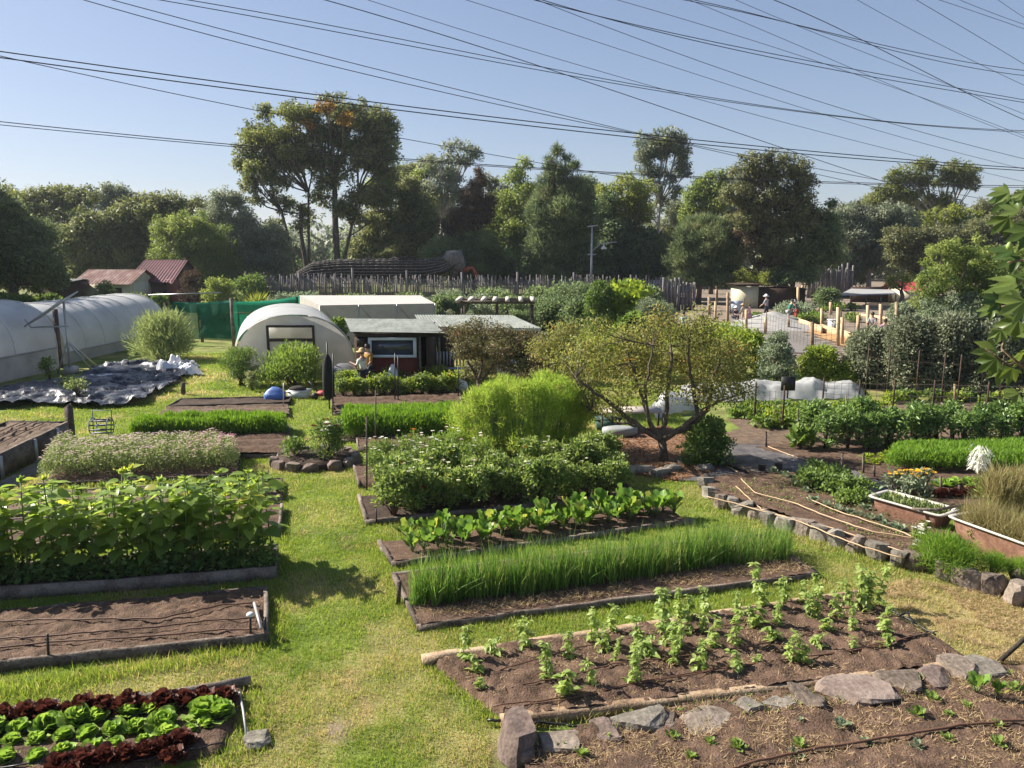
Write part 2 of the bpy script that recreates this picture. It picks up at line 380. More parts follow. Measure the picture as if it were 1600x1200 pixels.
# ------------------------------------------------------------------ ground
BEDS = []            # outlines where no lawn grows
def P2(pts, z=0): return [g(a, b, z) for a, b in pts]
DRY = [(1500, 985, 2.2, 1.0), (1580, 1010, 1.6, 1.0), (1430, 930, 1.0, .75), (1390, 905, .8, .5), (515, 1142, .28, .9), (470, 1180, .5, .5), (390, 1120, .5, .6),
       (700, 1125, .5, .5), (740, 1165, .6, .7), (680, 985, .5, .6), (430, 940, .7, .35), (520, 810, .9, .3), (500, 800, .8, .35), (560, 740, .6, .3), (1100, 770, .8, .5),
       (640, 950, .3, .4), (660, 1010, .4, .4), (780, 1150, .35, .6), (700, 1140, .3, .5), (440, 1085, .4, .4), (300, 560, 2, .25)]
def dryness(x, y):
    d = np.clip((fbm(x * .7, y * .7, 4, 3) - .5) * 3, 0, .6) + np.clip((fbm(x * 3, y * 3, 3, 9) - .6) * 2, 0, .35)
    for px, py, r, s in DRY:
        c = g(px, py); e = np.hypot(x - c.x, y - c.y) / r + (fbm(x * 2.5, y * 2.5, 3, 5) - .5) * .9
        d = np.maximum(d, s * np.clip(1.25 - e, 0, 1))
    return np.clip(d, 0, 1)
def dirtiness(x, y):
    d = np.clip((y - 37 + .4 * (x - 6)) / 6, 0, 1) * np.clip((x - 3) / 4, 0, 1)
    d = np.maximum(d, np.clip((y - 62) / 8, 0, 1) * .3)
    c = g(515, 1142); d = np.maximum(d, .8 * np.clip(1.4 - np.hypot(x - c.x, y - c.y) / .25, 0, 1) * (fbm(x * 9, y * 9, 3, 2) > .4))
    return d
def lawnmat():
    m, t, o = nt('lawn_ground'); L = t.links.new
    tc = nd(t, 'ShaderNodeTexCoord')
    n = nd(t, 'ShaderNodeTexNoise', i={'Scale': 1.2, 'Detail': 8, 'Roughness': .65}); L(tc.outputs['Object'], n.inputs[0])
    n2 = nd(t, 'ShaderNodeTexNoise', i={'Scale': 45, 'Detail': 5, 'Roughness': .7}); L(tc.outputs['Object'], n2.inputs[0])
    ad = nd(t, 'ShaderNodeMath', operation='MULTIPLY_ADD', i={1: .6, 2: -.3}); L(n2.outputs[0], ad.inputs[0])
    a2 = nd(t, 'ShaderNodeMath', operation='ADD'); L(n.outputs[0], a2.inputs[0]); L(ad.outputs[0], a2.inputs[1])
    gr = ramp(t, a2.outputs[0], [(.3, (.055, .085, .017)), (.5, (.135, .185, .038)), (.7, (.24, .285, .07))])
    st = ramp(t, a2.outputs[0], [(.3, (.13, .09, .045)), (.5, (.26, .2, .095)), (.7, (.4, .31, .16))])
    di = ramp(t, a2.outputs[0], [(.3, (.10, .075, .055)), (.5, (.2, .16, .125)), (.7, (.33, .27, .22))])
    d1 = nd(t, 'ShaderNodeAttribute', attribute_name='dry'); d2 = nd(t, 'ShaderNodeAttribute', attribute_name='dirt')
    m1 = nd(t, 'ShaderNodeMix', data_type='RGBA'); L(d1.outputs['Fac'], m1.inputs[0]); L(gr, m1.inputs[6]); L(st, m1.inputs[7])
    m2 = nd(t, 'ShaderNodeMix', data_type='RGBA'); L(d2.outputs['Fac'], m2.inputs[0]); L(m1.outputs[2], m2.inputs[6]); L(di, m2.inputs[7])
    p = nd(t, 'ShaderNodeBsdfPrincipled', i={'Roughness': .95, 'Specular IOR Level': .15}); L(m2.outputs[2], p.inputs['Base Color'])
    b = nd(t, 'ShaderNodeBump', i={'Strength': .8, 'Distance': .03}); L(n2.outputs[0], b.inputs['Height']); L(b.outputs[0], p.inputs['Normal'])
    L(p.outputs[0], o.inputs[0]); return m
lawn_m = lawnmat()
def axis(dense, far): return np.array(sorted(set([round(v, 3) for v in dense] + far)))
xs = axis(np.arange(-16, 16.01, .14), [-740, -500, -250, -140, -90, -60, -45, -35, -30, -26, -23, -20, -18, 18, 20, 23, 26, 30, 35, 45, 60, 90, 140, 250, 500, 740])
ys = axis(list(np.arange(3, 30, .14)) + list(np.arange(30, 60, .6)), [-25, -20, -5, 0, 62, 65, 68, 72, 76, 80, 90, 100, 120, 150, 200, 300, 500, 900, 1250])
X, Y = np.meshgrid(xs, ys, indexing='ij')
Z = (fbm(X * .6, Y * .6, 4, 1) - .5) * .03 * ((np.abs(X) < 17) & (Y < 60)) - .005
V, F = grid(np.stack([X, Y, Z], -1))
gro = mk('ground', V, F[:, ::-1], lawn_m, smooth=True)
for nm, fn in (('dry', dryness), ('dirt', dirtiness)):
    a = gro.data.attributes.new(nm, 'FLOAT', 'POINT'); a.data.foreach_set('value', fn(V[:, 0].astype(float), V[:, 1].astype(float)).astype(np.float32))
tag(gro, 'mown lawn and bare dirt of the garden ground', kind='structure')
def sheet(name, pts, m, z, label, res=.25, amp=.015, block=True, kind='structure'):
    "a lumpy sheet over an outline, with a ragged edge"
    xs_ = np.array([p[0] for p in pts]); ys_ = np.array([p[1] for p in pts])
    X, Y = np.meshgrid(np.arange(xs_.min(), xs_.max() + res, res), np.arange(ys_.min(), ys_.max() + res, res), indexing='ij')
    V, F = grid(np.stack([X, Y, z + .028 + (fbm(X * 2, Y * 2, 4, 8) - .5) * amp], -1))
    c = V[F].mean(1); k = inpoly(c[:, 0] + (vnoise(c[:, 0] * 3, c[:, 1] * 3) - .5) * res, c[:, 1] + (vnoise(c[:, 0] * 3, c[:, 1] * 3, 5) - .5) * res, pts)
    o = mk(name, V, F[k][:, ::-1], m, smooth=True); tag(o, label, kind=kind)
    if block: BEDS.append(pts)
    return o
# ------------------------------------------------------------------ beds
def lerp(a, b, t): return a + (b - a) * t
def board(mb, a, b, h, w, wob=.012, z0=-.03):
    "a weathered plank on edge, slightly uneven"
    a = Vector(a); b = Vector(b); L = (b - a).length; n = max(2, int(L / .35)); d = (b - a).normalized(); s = Vector((-d.y, d.x, 0))
    ring = []
    for i in range(n + 1):
        p = lerp(a, b, i / n); q = p + s * R.uniform(-wob, wob); hh = h + R.uniform(-wob, wob)
        ring += [(q - s * w / 2 + Vector((0, 0, z0))), (q + s * w / 2 + Vector((0, 0, z0))), (q + s * w / 2 * .9 + Vector((0, 0, hh))), (q - s * w / 2 * .9 + Vector((0, 0, hh)))]
    F = [(i * 4 + j, i * 4 + (j + 1) % 4, i * 4 + 4 + (j + 1) % 4, i * 4 + 4 + j) for i in range(n) for j in range(4)]
    F += [(3, 2, 1, 0), (n * 4, n * 4 + 1, n * 4 + 2, n * 4 + 3)]
    mb.add([tuple(v) for v in ring], F)
def bed(label, BL, BR, FR, FL, h=.12, w=.06, edges='BRFL', sm=None, sh=None, m=None, amp=.07, res=.06, furrow=0, cat='garden bed', ragged=False):
    C = (BL + BR + FR + FL) / 4
    t = thing('garden_bed', label, cat, (C.x, C.y, 0))
    BEDS.append([BL, BR, FR, FL])
    na = max(4, int((BR - BL).length / res)); nb = max(4, int((FL - BL).length / res))
    na = min(na, 140); nb = min(nb, 70)
    u, v = np.meshgrid(np.linspace(0, 1, na), np.linspace(0, 1, nb), indexing='ij')
    q = [np.array(p) for p in (BL, BR, FR, FL)]
    Pp = ((1 - u) * (1 - v))[..., None] * q[0] + (u * (1 - v))[..., None] * q[1] + (u * v)[..., None] * q[2] + ((1 - u) * v)[..., None] * q[3]
    x, y = Pp[..., 0], Pp[..., 1]
    top = (sh if sh is not None else h - .02)
    z = top + (fbm(x * 2.2, y * 2.2, 3, 21) - .5) * amp + (fbm(x * 12, y * 12, 3, 4) - .5) * amp * .7
    if furrow: z += amp * .8 * np.cos(v * 2 * PI * furrow)
    e = np.minimum(np.minimum(u, 1 - u) * (na * res), np.minimum(v, 1 - v) * (nb * res))
    z = np.where(e < .03, np.minimum(z, top) - .09 if ragged else z, z)
    if ragged:
        k = np.clip(e / .35, 0, 1); z = z * k + (1 - k) * .012
    Pp[..., 2] = z
    for k_, q_ in (('B', np.s_[:, 0]), ('F', np.s_[:, -1]), ('L', np.s_[0, :]), ('R', np.s_[-1, :])):
        if k_ not in edges:
            z[q_] = -.05
            z_in = {'B': np.s_[:, 1], 'F': np.s_[:, -2], 'L': np.s_[1, :], 'R': np.s_[-2, :]}[k_]; z[z_in] *= .45
    Pp[..., 2] = z
    V, F = grid(Pp); mk('soil', V, F[:, ::-1], sm or soil, smooth=True, parent=t)
    sd = dict(B=(BL, BR), R=(BR, FR), F=(FR, FL), L=(FL, BL))
    for k in edges:
        mb = MB(); a, b = sd[k]; d = (b - a).normalized() * (w / 2)
        if k in 'BF': board(mb, a - d, b + d, h, w)
        else: board(mb, a + d * 1.2, b - d * 1.2, h - .004, w)
        mb.build('edging_board', m or timber, t)
    return t
def pipes(label, rows, m, r=.011, z=.14, name='drip_line', group=None, cat='irrigation pipe'):
    for pts in rows:
        ps = [g(a, b, z) for a, b in pts]; out = []
        for i in range(len(ps) - 1):
            n = 6
            for j in range(n): out.append(lerp(ps[i], ps[i + 1], j / n) + Vector((R.uniform(-.012, .012), R.uniform(-.012, .012), R.uniform(-.006, .008))))
        out.append(ps[-1])
        mb = MB(); mb.tube(out, r, 5); o = mb.build(name, m, org=ps[0], smooth=True); tag(o, label if isinstance(label, str) else label.pop(0), cat, group)
def stake(px, py0, py1, label, m=None, r=.018, sq=False, lean=(0, 0), name='garden_stake', group=None, cat='stake', cap=None):
    b = g(px, py1); top = at(px + lean[0], py0, b.y + lean[1]); b2 = b - Vector((0, 0, .05))
    mb = MB()
    if sq: mb.beam(b2, top, r * 2, r * 2)
    else: mb.tube([b2, lerp(b2, top, .5), top], [r, r, r * .92], 7)
    o = mb.build(name, m or black_paint, org=b); tag(o, label, cat, group)
    return o
# left column -------------------------------------------------------
lb = g(395, 1066, .0); ll = g(-170, 1160); fr = g(352, 1180)
bed('soil bed of lettuces edged by an old round log, at the bottom left corner', ll, lb, fr, fr + (ll - lb), h=.07, edges='', sm=soil, sh=.07)
mb = MB(); mb.tube([g(392, 1062, .08), g(330, 1074, .08), g(250, 1088, .08), g(120, 1106, .07), g(-60, 1132, .06)], [.055, .06, .062, .06, .06], 9)
tag(mb.build('edging_log', timber, org=g(392, 1062), smooth=True), 'long grey log lying behind the back row of red lettuces', 'log')
a, b, c = g(415, 930), g(-260, 992), g(417, 1004)
bed('bare brown soil bed in timber edging with three drip lines, left of the lawn path', b, a, c, c + (b - a), h=.14, sh=.13, amp=.085, res=.04, w=.07)
pipes('brown drip line on the bare soil bed, farthest of three', [[(-60, 972), (0, 971), (60, 968), (140, 967), (250, 966), (300, 956), (345, 945), (398, 942)]], pipe_brown, .013, .17)
pipes('brown drip line on the bare soil bed, middle of three', [[(-60, 1001), (0, 997), (70, 994), (160, 986), (260, 978), (330, 969), (398, 965)]], pipe_brown, .013, .17)
pipes('brown drip line on the bare soil bed, nearest of three', [[(-60, 1018), (0, 1012), (80, 1003), (180, 997), (270, 991), (350, 984), (402, 983)]], pipe_brown, .013, .17)
t = thing('irrigation_manifold', 'grey pipe manifold with a white cap at the end of the bare soil bed', 'irrigation fitting', g(402, 972))
mb = MB(); mb.tube([g(397, 942, .2), g(408, 982, .19)], .02, 8); mb.build('pipe', pvc, t)
mb = MB(); mb.tube([g(392, 1004, .0), at(391, 962, g(392, 1004).y)], .016, 7); mb.build('post', black_paint, t)
mb = MB(); p = at(391, 960, g(392, 1004).y); mb.lathe(p, [(.02, -.03), (.05, -.02), (.055, .005), (.035, .025), (.008, .03)], 10); mb.build('cap', white_p, t, smooth=True)
mb = MB(); mb.box(g(415, 985, .1), (.02, .09, .36), rz=.1); mb.build('post', black_paint, t)
stake(76, 991, 1038, 'black iron stake in the bare soil bed', r=.017, lean=(-2, 0))
a, b, c = g(432, 868), g(-300, 920), g(430, 904)
bed('tall timber-edged bed full of sunflowers on the left', b, a, c, c + (b - a), h=.2, w=.07, sh=.16, amp=.08, sm=soil_dark)
a, b, c = g(440, 797), g(-250, 838), g(437, 836)
bed('timber-edged bed with bare soil and drip lines behind the sunflowers', b, a, c, c + (b - a), h=.16, w=.06, sh=.14, res=.08)
pipes('black drip line on the soil behind the sunflowers, far one', [[(120, 822), (240, 818), (340, 812), (420, 808)]], pipe_black, .012, .16)
pipes('black drip line on the soil behind the sunflowers, near one', [[(120, 850), (240, 842), (340, 832), (420, 824)]], pipe_black, .012, .16)
a, b, c = g(440, 755), g(-150, 788), g(440, 784)
bed('bed of small dark seedlings at the far side of the sunflowers', b, a, c, c + (b - a), h=.12, w=.06, sh=.1, res=.09, sm=soil_pale)
stake(419, 735, 757, 'short black stake at the corner of the seedling bed', r=.014)
stake(410, 752, 775, 'short black stake inside the seedling bed', r=.014)
a, b, c = g(373, 716), g(85, 727), g(372, 746)
bed('low bed of pale pink flowering herbs', b, a, c, g(55, 762), h=.1, w=.05, sh=.08, res=.12, edges='RF', m=timber_dark)
bed('narrow dark soil bed with seed rows between the herbs and the carrots', g(185, 692), g(452, 686), g(446, 716), g(170, 720), h=.12, w=.05, sh=.11, res=.09, furrow=3, edges='BRF')
bed('left bed of bright green carrot tops', g(215, 676), g(450, 668), g(452, 684), g(190, 691), h=.12, w=.05, sh=.1, res=.15)
bed('bed of pale soil with seed rows beyond the left carrot bed', g(262, 643), g(450, 638), g(452, 654), g(236, 661), h=.12, w=.06, sh=.11, res=.12, furrow=3, sm=soil_pale)
bed('low dark edged bed, farthest on the left side of the lawn', g(285, 628), g(455, 625), g(452, 634), g(262, 640), h=.14, w=.06, sh=.1, res=.2, m=timber_dark, sm=soil_dark)
# tall sleeper bed at far left
t = thing('raised_planter', 'tall raised bed of grey timber sleepers with a pointed post at far left', 'raised bed', (-12.9, 17.5, 0))
A, B = g(-60, 782), g(108, 690); hh = .6; d = (B - A).normalized(); s = Vector((-1.75, .1, 0))
if True:
    cuts = [0, .30, .62, .86, 1.0]
    for i in range(4):
        mb = MB(); p, q = lerp(A, B, cuts[i] + .004), lerp(A, B, cuts[i + 1] - .004); board(mb, p, q, hh - R.uniform(0, .03), .09, .006); mb.build('sleeper', timber, t)
    for k in (.30, .62, .86):
        mb = MB(); p = lerp(A, B, k) + Vector((.06, 0, 0)); mb.box(p + Vector((0, 0, .28)), (.05, .09, .56)); mb.build('post', galv, t)
    mb = MB(); board(mb, B + s * .98 + Vector((-.02, .05, 0)), B + Vector((0, .05, 0)), hh - .03, .07); mb.build('sleeper', timber_dark, t)
    mb = MB(); board(mb, A + s, B + s, hh - .02, .07); mb.build('sleeper', timber_dark, t)
    mb = MB(); c0 = B + Vector((-.02, .16, .5)); mb.box(c0 - Vector((0, 0, .05)), (.2, .1, .98)); mb.add([tuple(c0 + Vector(q)) for q in [(-.1, -.05, .44), (.1, -.05, .44), (.1, .05, .44), (-.1, .05, .44), (.05, -.05, .56), (.05, .05, .56)]], [(0, 1, 4), (2, 3, 5), (1, 2, 5, 4), (3, 0, 4, 5)])
    mb.build('pointed_post', timber, t)
    u, v = np.meshgrid(np.linspace(0, 1, 60), np.linspace(.03, .97, 26), indexing='ij')
    Pp = np.array(A)[None, None] + u[..., None] * np.array(B - A) + v[..., None] * np.array(s)
    Pp[..., 2] = hh - .06 + (fbm(Pp[..., 0] * 5, Pp[..., 1] * 5, 4, 2) - .5) * .1 + .015 * np.cos(v * 2 * PI * 6)
    V, F = grid(Pp); mk('soil', V, F, soil_pale, smooth=True, parent=t)
    BEDS.append([A, B, B + s, A + s])
    for k in (.3, .5, .7):
        mb = MB(); mb.tube([lerp(A, B, j / 12) + s * (k + R.uniform(-.01, .01)) + Vector((0, 0, hh - .0)) for j in range(13)], .014, 5); mb.build('drip_line', pipe_brown, t)
sheet('gravel_path', [g(-200, 860), g(60, 722), g(112, 688), g(135, 690), g(95, 722), g(60, 742), g(10, 765), g(-120, 850)], gravel, .0, 'grey gravel path beside the tall sleeper bed', .12)
# right column --------------------------------------------------------
bed('wide soil bed of basil plants with brown drip lines', g(668, 1036), g(1345, 932), g(1530, 1043), g(792, 1132), h=.1, w=.14, sh=.1, edges='BF', amp=.12, res=.045, m=timber_tan, sm=soil)
bed('long bed of spring onions with dry mulch along its front', g(615, 903), g(1190, 842), g(1275, 903), g(655, 986), h=.1, w=.07, sh=.09, amp=.08, res=.05, m=timber, edges='BFRL')
bed('bed of leafy chard behind the spring onions', g(592, 850), g(1045, 792), g(1080, 818), g(616, 886), h=.1, w=.08, sh=.09, res=.07, m=timber, edges='LF')
bed('bed of tall zinnias in the middle of the garden', g(560, 778), g(965, 735), g(1000, 775), g(574, 820), h=.1, w=.08, sh=.09, res=.09, m=timber, edges='LF', sm=soil_dark)
bed('bed of loose white cosmos left of the tall feathery asparagus', g(552, 722), g(905, 698), g(925, 727), g(562, 764), h=.1, w=.08, sh=.09, res=.1, edges='L')
bed('boarded soil bed behind the cosmos flowers', g(558, 692), g(705, 690), g(708, 704), g(560, 707), h=.16, w=.05, sh=.13, res=.1, m=timber)
bed('right bed of bright green carrot tops in front of the shed', g(535, 666), g(715, 662), g(718, 688), g(530, 692), h=.1, w=.05, sh=.1, res=.15)
bed('dark soil bed with timber edge below the shed flowers', g(517, 620), g(718, 614), g(722, 640), g(522, 650), h=.14, w=.06, sh=.12, res=.09, furrow=3)
BEDS.append([g(765, 1145), g(1080, 1090), g(1600, 1030), g(1900, 1010), g(1900, 1500), g(765, 1500)])
# stony bed bottom right: soil
def soilsheet(name, label, pts, sm, h, res=.06, amp=.09):
    t = thing(name, label, 'garden bed', sum((Vector(p) for p in pts), Vector()) / len(pts))
    t.location.z = 0; WP[t.name].z = 0
    xs_ = [p[0] for p in pts]; ys_ = [p[1] for p in pts]
    X, Y = np.meshgrid(np.arange(min(xs_), max(xs_) + res, res), np.arange(min(ys_), max(ys_) + res, res), indexing='ij')
    V, F = grid(np.stack([X, Y, h + (fbm(X * 2.4, Y * 2.4, 3, 6) - .5) * amp + (fbm(X * 12, Y * 12, 3, 7) - .5) * amp * .6], -1))
    c = V[F].mean(1); k = inpoly(c[:, 0], c[:, 1], pts)
    mk('soil', V, F[k][:, ::-1], sm, smooth=True, parent=t); BEDS.append(pts)
    return t
soilsheet('garden_bed', 'stone-edged bed of straw mulch and seedlings, bottom right corner', [g(820, 1190), g(900, 1155), g(1080, 1110), g(1300, 1085), g(1480, 1070), g(1640, 1040), g(1800, 1040), g(1800, 1400), g(800, 1400)], soil, .12, .045, .1)
soilsheet('garden_bed', 'stone-edged soil bed of seedlings with tan hoses, right of the lawn', [g(1100, 778), g(1120, 757), g(1230, 748), g(1330, 790), g(1440, 830), g(1500, 850), g(1430, 888), g(1330, 862), g(1220, 815)], soil, .2, .08, .07)
sheet('mulch_ring', [g(930, 700), g(960, 675), g(1040, 668), g(1120, 690), g(1120, 735), g(1060, 752), g(990, 742), g(940, 725)], mulch_m, .01, 'leaf mulch under the autumn apple tree', .15, .05)
sheet('weed_mat_path', [g(1040, 738), g(1120, 712), g(1135, 692), g(1175, 688), g(1250, 712), g(1330, 735), g(1400, 760), g(1440, 790), g(1400, 800), g(1330, 778), g(1240, 752), g(1130, 752), g(1060, 752)], weedmat, .0, 'worn grey weed mat path between the right beds', .15, .02)
sheet('path_soil', [g(1180, 700), g(1240, 690), g(1700, 690), g(1760, 800), g(1600, 800), g(1480, 790), g(1400, 762), g(1330, 735)], soil, .004, 'dark soil of the right vegetable plot', .15, .04)
sheet('path_soil', [g(1130, 690), g(1150, 655), g(1250, 640), g(1700, 625), g(1800, 690), g(1240, 700)], soil_pale, .002, 'soil of the fenced squash plot', .3, .04, block=True)
# ------------------------------------------------------------------ lawn
def lawn():
    parts = []
    for (y0, y1, dens, hh, ww) in ((6.2, 9.5, 5200, .046, .0075), (9.5, 13, 3600, .048, .009), (13, 19, 1700, .052, .013), (19, 28, 650, .065, .02), (28, 40, 280, .075, .036)):
        wd = y1 * .72 + 1.5; n = int(dens * (y1 - y0) * wd * 2)
        x = N.uniform(-wd, wd, n); y = N.uniform(y0, y1, n)
        keep = np.ones(n, bool)
        for p in BEDS: keep &= ~inpoly(x, y, p)
        keep &= ~((x > 9.5) & (y > 13) & (y < 40)) & (x > -17) & ~((x > 5.5) & (y > 20))
        x, y = x[keep], y[keep]; dr = dryness(x, y); cl = fbm(x * 5, y * 5, 3, 31)
        k = N.random(len(x)) < np.clip(1.15 - dr * .55 - dirtiness(x, y), .1, 1) * (.45 + cl)
        x, y, dr, cl = x[k], y[k], dr[k], cl[k]; n = len(x)
        P = np.stack([x, y, (fbm(x * .6, y * .6, 4, 1) - .5) * .03 - .008], 1)
        D = np.stack([N.normal(0, .55, n), N.normal(0, .55, n), np.ones(n)], 1)
        Ls = hh * N.uniform(.5, 1.5, n) * (.55 + 1.0 * cl)
        col = np.where(N.random(n) < dr * .85, N.uniform(.95, 1.1, n), N.uniform(0, .8, n) * np.clip(.1 + 1.5 * fbm(x * 1.3, y * 1.3, 4, 77) + .6 * (fbm(x * 6, y * 6, 2, 7) - .5), .15, 1.15))
        parts.append(leaves(P, D, runit(n), Ls, ww * N.uniform(.7, 1.4, n), 'tri', col))
    V, F, r = joinG(parts)
    return mk('lawn_grass', V, F, LM['grass'], r)
tag(lawn(), 'short mown grass of the lawn paths between the beds', 'grass', kind='stuff')
def tufts(lines, dens, hh, ww, label, name='long_grass', mat='grass', spread=.12, dry=.1):
    parts = []
    for pts in lines:
        ps = [g(a, b) for a, b in pts]
        for i in range(len(ps) - 1):
            a, b = ps[i], ps[i + 1]; n = int((b - a).length * dens)
            if n < 1: continue
            u = N.random(n); cl = fbm(u * 9 + a.x, u * 0 + a.y, 3, 5)
            P = np.array(a)[None] + u[:, None] * np.array(b - a)[None] + np.stack([N.normal(0, spread, n), N.normal(0, spread, n), np.zeros(n) - .01], 1)
            D = np.stack([N.normal(0, .4, n), N.normal(0, .4, n), np.ones(n)], 1)
            parts.append(leaves(P, D, runit(n), hh * N.uniform(.5, 1.3, n) * (.3 + 1.3 * cl), ww, 'blade', np.where(N.random(n) < dry, 1.0, N.uniform(0, .75, n))))
    V, F, r = joinG(parts); tag(mk(name, V, F, LM[mat], r), label, 'grass', kind='stuff')
tufts([[(-40, 1092), (60, 1072), (200, 1050), (300, 1035), (400, 1012), (425, 985)], [(-40, 975), (120, 955), (300, 935), (410, 918)]], 800, .11, .008, 'longer grass along the edges of the bare soil bed')
tufts([[(425, 1000), (430, 930), (440, 890), (445, 830)], [(395, 1075), (402, 1120), (395, 1160), (330, 1195)]], 600, .10, .008, 'longer grass at the ends of the left beds')
tufts([[(660, 1000), (900, 968), (1150, 935), (1290, 912)], [(620, 930), (600, 880), (590, 830)], [(720, 1035), (900, 1000), (1200, 945), (1330, 928)]], 600, .085, .008, 'longer grass in the strip between the basil and spring onion beds', spread=.16)
tufts([[(790, 1145), (960, 1115), (1200, 1088), (1480, 1050)]], 160, .12, .007, 'dry tufts along the stones in front of the basil', dry=.6, spread=.05)
tufts([[(1080, 790), (1150, 805), (1280, 850), (1430, 905)]], 350, .12, .01, 'long grass at the foot of the stone edging', dry=.35)
tufts([[(556, 770), (562, 800), (572, 822), (760, 802), (1000, 777)], [(588, 845), (604, 870), (612, 890), (800, 862), (1075, 822)], [(612, 905), (632, 945), (652, 990), (900, 955)], [(555, 725), (560, 765)], [(665, 1036), (720, 1085), (780, 1132)]], 420, .075, .009, 'ragged grass growing against the boards of the middle beds', spread=.06, dry=.15)
tufts([[(60, 764), (370, 748)], [(170, 722), (446, 718), (452, 690)], [(0, 842), (435, 838)], [(440, 785), (200, 800)], [(518, 652), (722, 642)], [(230, 662), (455, 656)]], 200, .10, .014, 'ragged grass along the boards of the farther beds', spread=.08, dry=.15)
# ------------------------------------------------------------------ plant prototypes (built at the origin, then set out)
def A3(*p): return np.array(p, float)
def proto(name, cat, parts):
    "parts: (name, V, F, rnd, material) or (name, MB, material); several -> Empty with children, one -> a single mesh"
    if len(parts) == 1:
        p = parts[0]; o = mk(name, p[1], p[2], p[4], p[3]) if len(p) == 5 else p[1].build(name, p[2])
    else:
        o = thing(name, None, None)
        for p in parts:
            if len(p) == 5:
                c_ = mk(p[0], p[1], p[2], p[4], p[3], parent=o)
                if p[0] == 'flowers': c_['kind'] = 'stuff'
            else: p[1].build(p[0], p[2], o)
    o['category'] = cat; o['used'] = 0
    return o
def setout(protos, pts, label, group, sc=(.85, 1.15), z=0.0, rz=True, tilt=.06, scs=None):
    out = []
    for i, p in enumerate(pts):
        o = protos[i % len(protos)]
        lb_ = label[i] if isinstance(label, list) else label
        s = R.uniform(*sc) * (scs[i] if scs else 1); tl = (R.gauss(0, tilt), R.gauss(0, tilt)); r = R.uniform(0, 6.28) if rz else R.uniform(-.2, .2)
        loc = (p[0], p[1], (p[2] if len(p) > 2 else 0) + z)
        if o.get('used') == 0:
            o['used'] = 1; o.location = loc; o.rotation_euler = (tl[0], tl[1], r); o.scale = (s, s, s); tag(o, lb_, None, group)
        else: o = dup(o, loc, r, s, lb_, group, tl)
        out.append(o)
    return out
def rowpts(a, b, n, jit=.05, rows=1, off=None):
    a = Vector(a); b = Vector(b); out = []
    for r in range(rows):
        o = (Vector(off) * r) if off is not None else Vector()
        for i in range(n):
            out.append(lerp(a, b, (i + .5) / n) + o + Vector((R.gauss(0, jit), R.gauss(0, jit), 0)))
    return out
def polar(n, el0, el1, rz=None):
    az = N.uniform(0, 2 * PI, n) if rz is None else rz; el = N.uniform(el0, el1, n)
    return np.stack([np.cos(az) * np.cos(el), np.sin(az) * np.cos(el), np.sin(el)], 1)
UP = A3(0, 0, 1)
def sunflower(seed):
    h = R.uniform(1.15, 1.5); mb = MB(); ln = R.uniform(-.08, .08)
    pth = [Vector((0, 0, 0)), Vector((ln * .4, 0, h * .5)), Vector((ln, ln * .5, h))]; mb.tube(pth, [.014, .012, .008], 6)
    P = []; D = []; Nn = []; L = []; W = []
    low = []
    k = R.randint(15, 19)
    for i in range(k):
        f = .25 + .75 * ((i + .5) / k) ** .8; az = i * 2.4 + R.uniform(-.3, .3); c = Vector((ln * f, ln * .5 * f * f, h * f))
        pl = R.uniform(.06, .13) * (1.2 - .5 * f); e = Vector((math.cos(az), math.sin(az), .35)); q = c + e * pl; mb.tube([c, q], [.005, .004], 4)
        up = -.55 + .75 * f
        P.append(q); D.append((math.cos(az), math.sin(az), up * R.uniform(.3, 1.1))); Nn.append((math.cos(az) * -.4 + R.gauss(0, .3), math.sin(az) * -.4 + R.gauss(0, .3), 1))
        l = R.uniform(.2, .31) * (1.0 if f < .85 else .75); L.append(l); W.append(l * R.uniform(.78, .95)); low.append(f)
    low = np.array(low)
    V, F, r = leaves(P, D, Nn, np.array(L), np.array(W), 'heart', np.clip(low * .8 + N.uniform(-.35, .3, k), 0, 1))  # higher leaves coloured brighter, painting in the backlit tops
    n = 10; V2, F2, r2 = leaves(np.tile(A3(ln, ln * .5, h), (n, 1)), polar(n, .5, 1.3), runit(n), N.uniform(.07, .13, n), .06, 'fold', N.uniform(.6, .9, n))
    V, F, r = joinG([(V, F, r), (V2, F2, r2)])
    return proto('sunflower_plant', 'sunflower', [('stem', mb, stem_g), ('leaves', V, F, r, LM['sunflower'])])
def basil(h):
    mb = MB(); mb.tube([(0, 0, 0), (.01, .0, h * .5), (0, .01, h * .92)], [.006, .005, .003], 5)
    P = []; D = []; L = []
    tiers = max(4, int(h / .06))
    for i in range(tiers):
        f = (i + .7) / tiers
        for s in range(2):
            az = R.uniform(0, 6.28); off = R.uniform(.0, .075)
            c = np.array((math.cos(az) * off, math.sin(az) * off, h * f))
            for j in range(R.randint(5, 7)):
                b = R.uniform(0, 6.28); P.append(c + N.normal(0, .012, 3)); D.append((math.cos(b), math.sin(b), R.uniform(-.9, .35))); L.append(R.uniform(.065, .115) * (1.05 - .25 * f))
    n = len(P); L = np.array(L)
    V, F, r = leaves(P, D, np.tile(UP, (n, 1)) + N.normal(0, .3, (n, 3)), L, L * .58, 'leaf')
    return proto('basil_plant', 'basil plant', [('stem', mb, stem_g), ('leaves', V, F, r, LM['basil'])])
def onion(n, h, sp=.05):
    P = np.stack([N.normal(0, sp, n), N.normal(0, sp, n), np.zeros(n)], 1); D = np.stack([N.normal(0, .1, n), N.normal(0, .1, n), np.ones(n)], 1); D[::7, :2] *= 4
    parts = [leaves(P, D, runit(n), h * N.uniform(.5, 1.12, n), N.uniform(.009, .015, n), 'blade')]
    return proto('spring_onion_clump', 'spring onions', [('leaves',) + parts[0] + (LM['onion'],)])
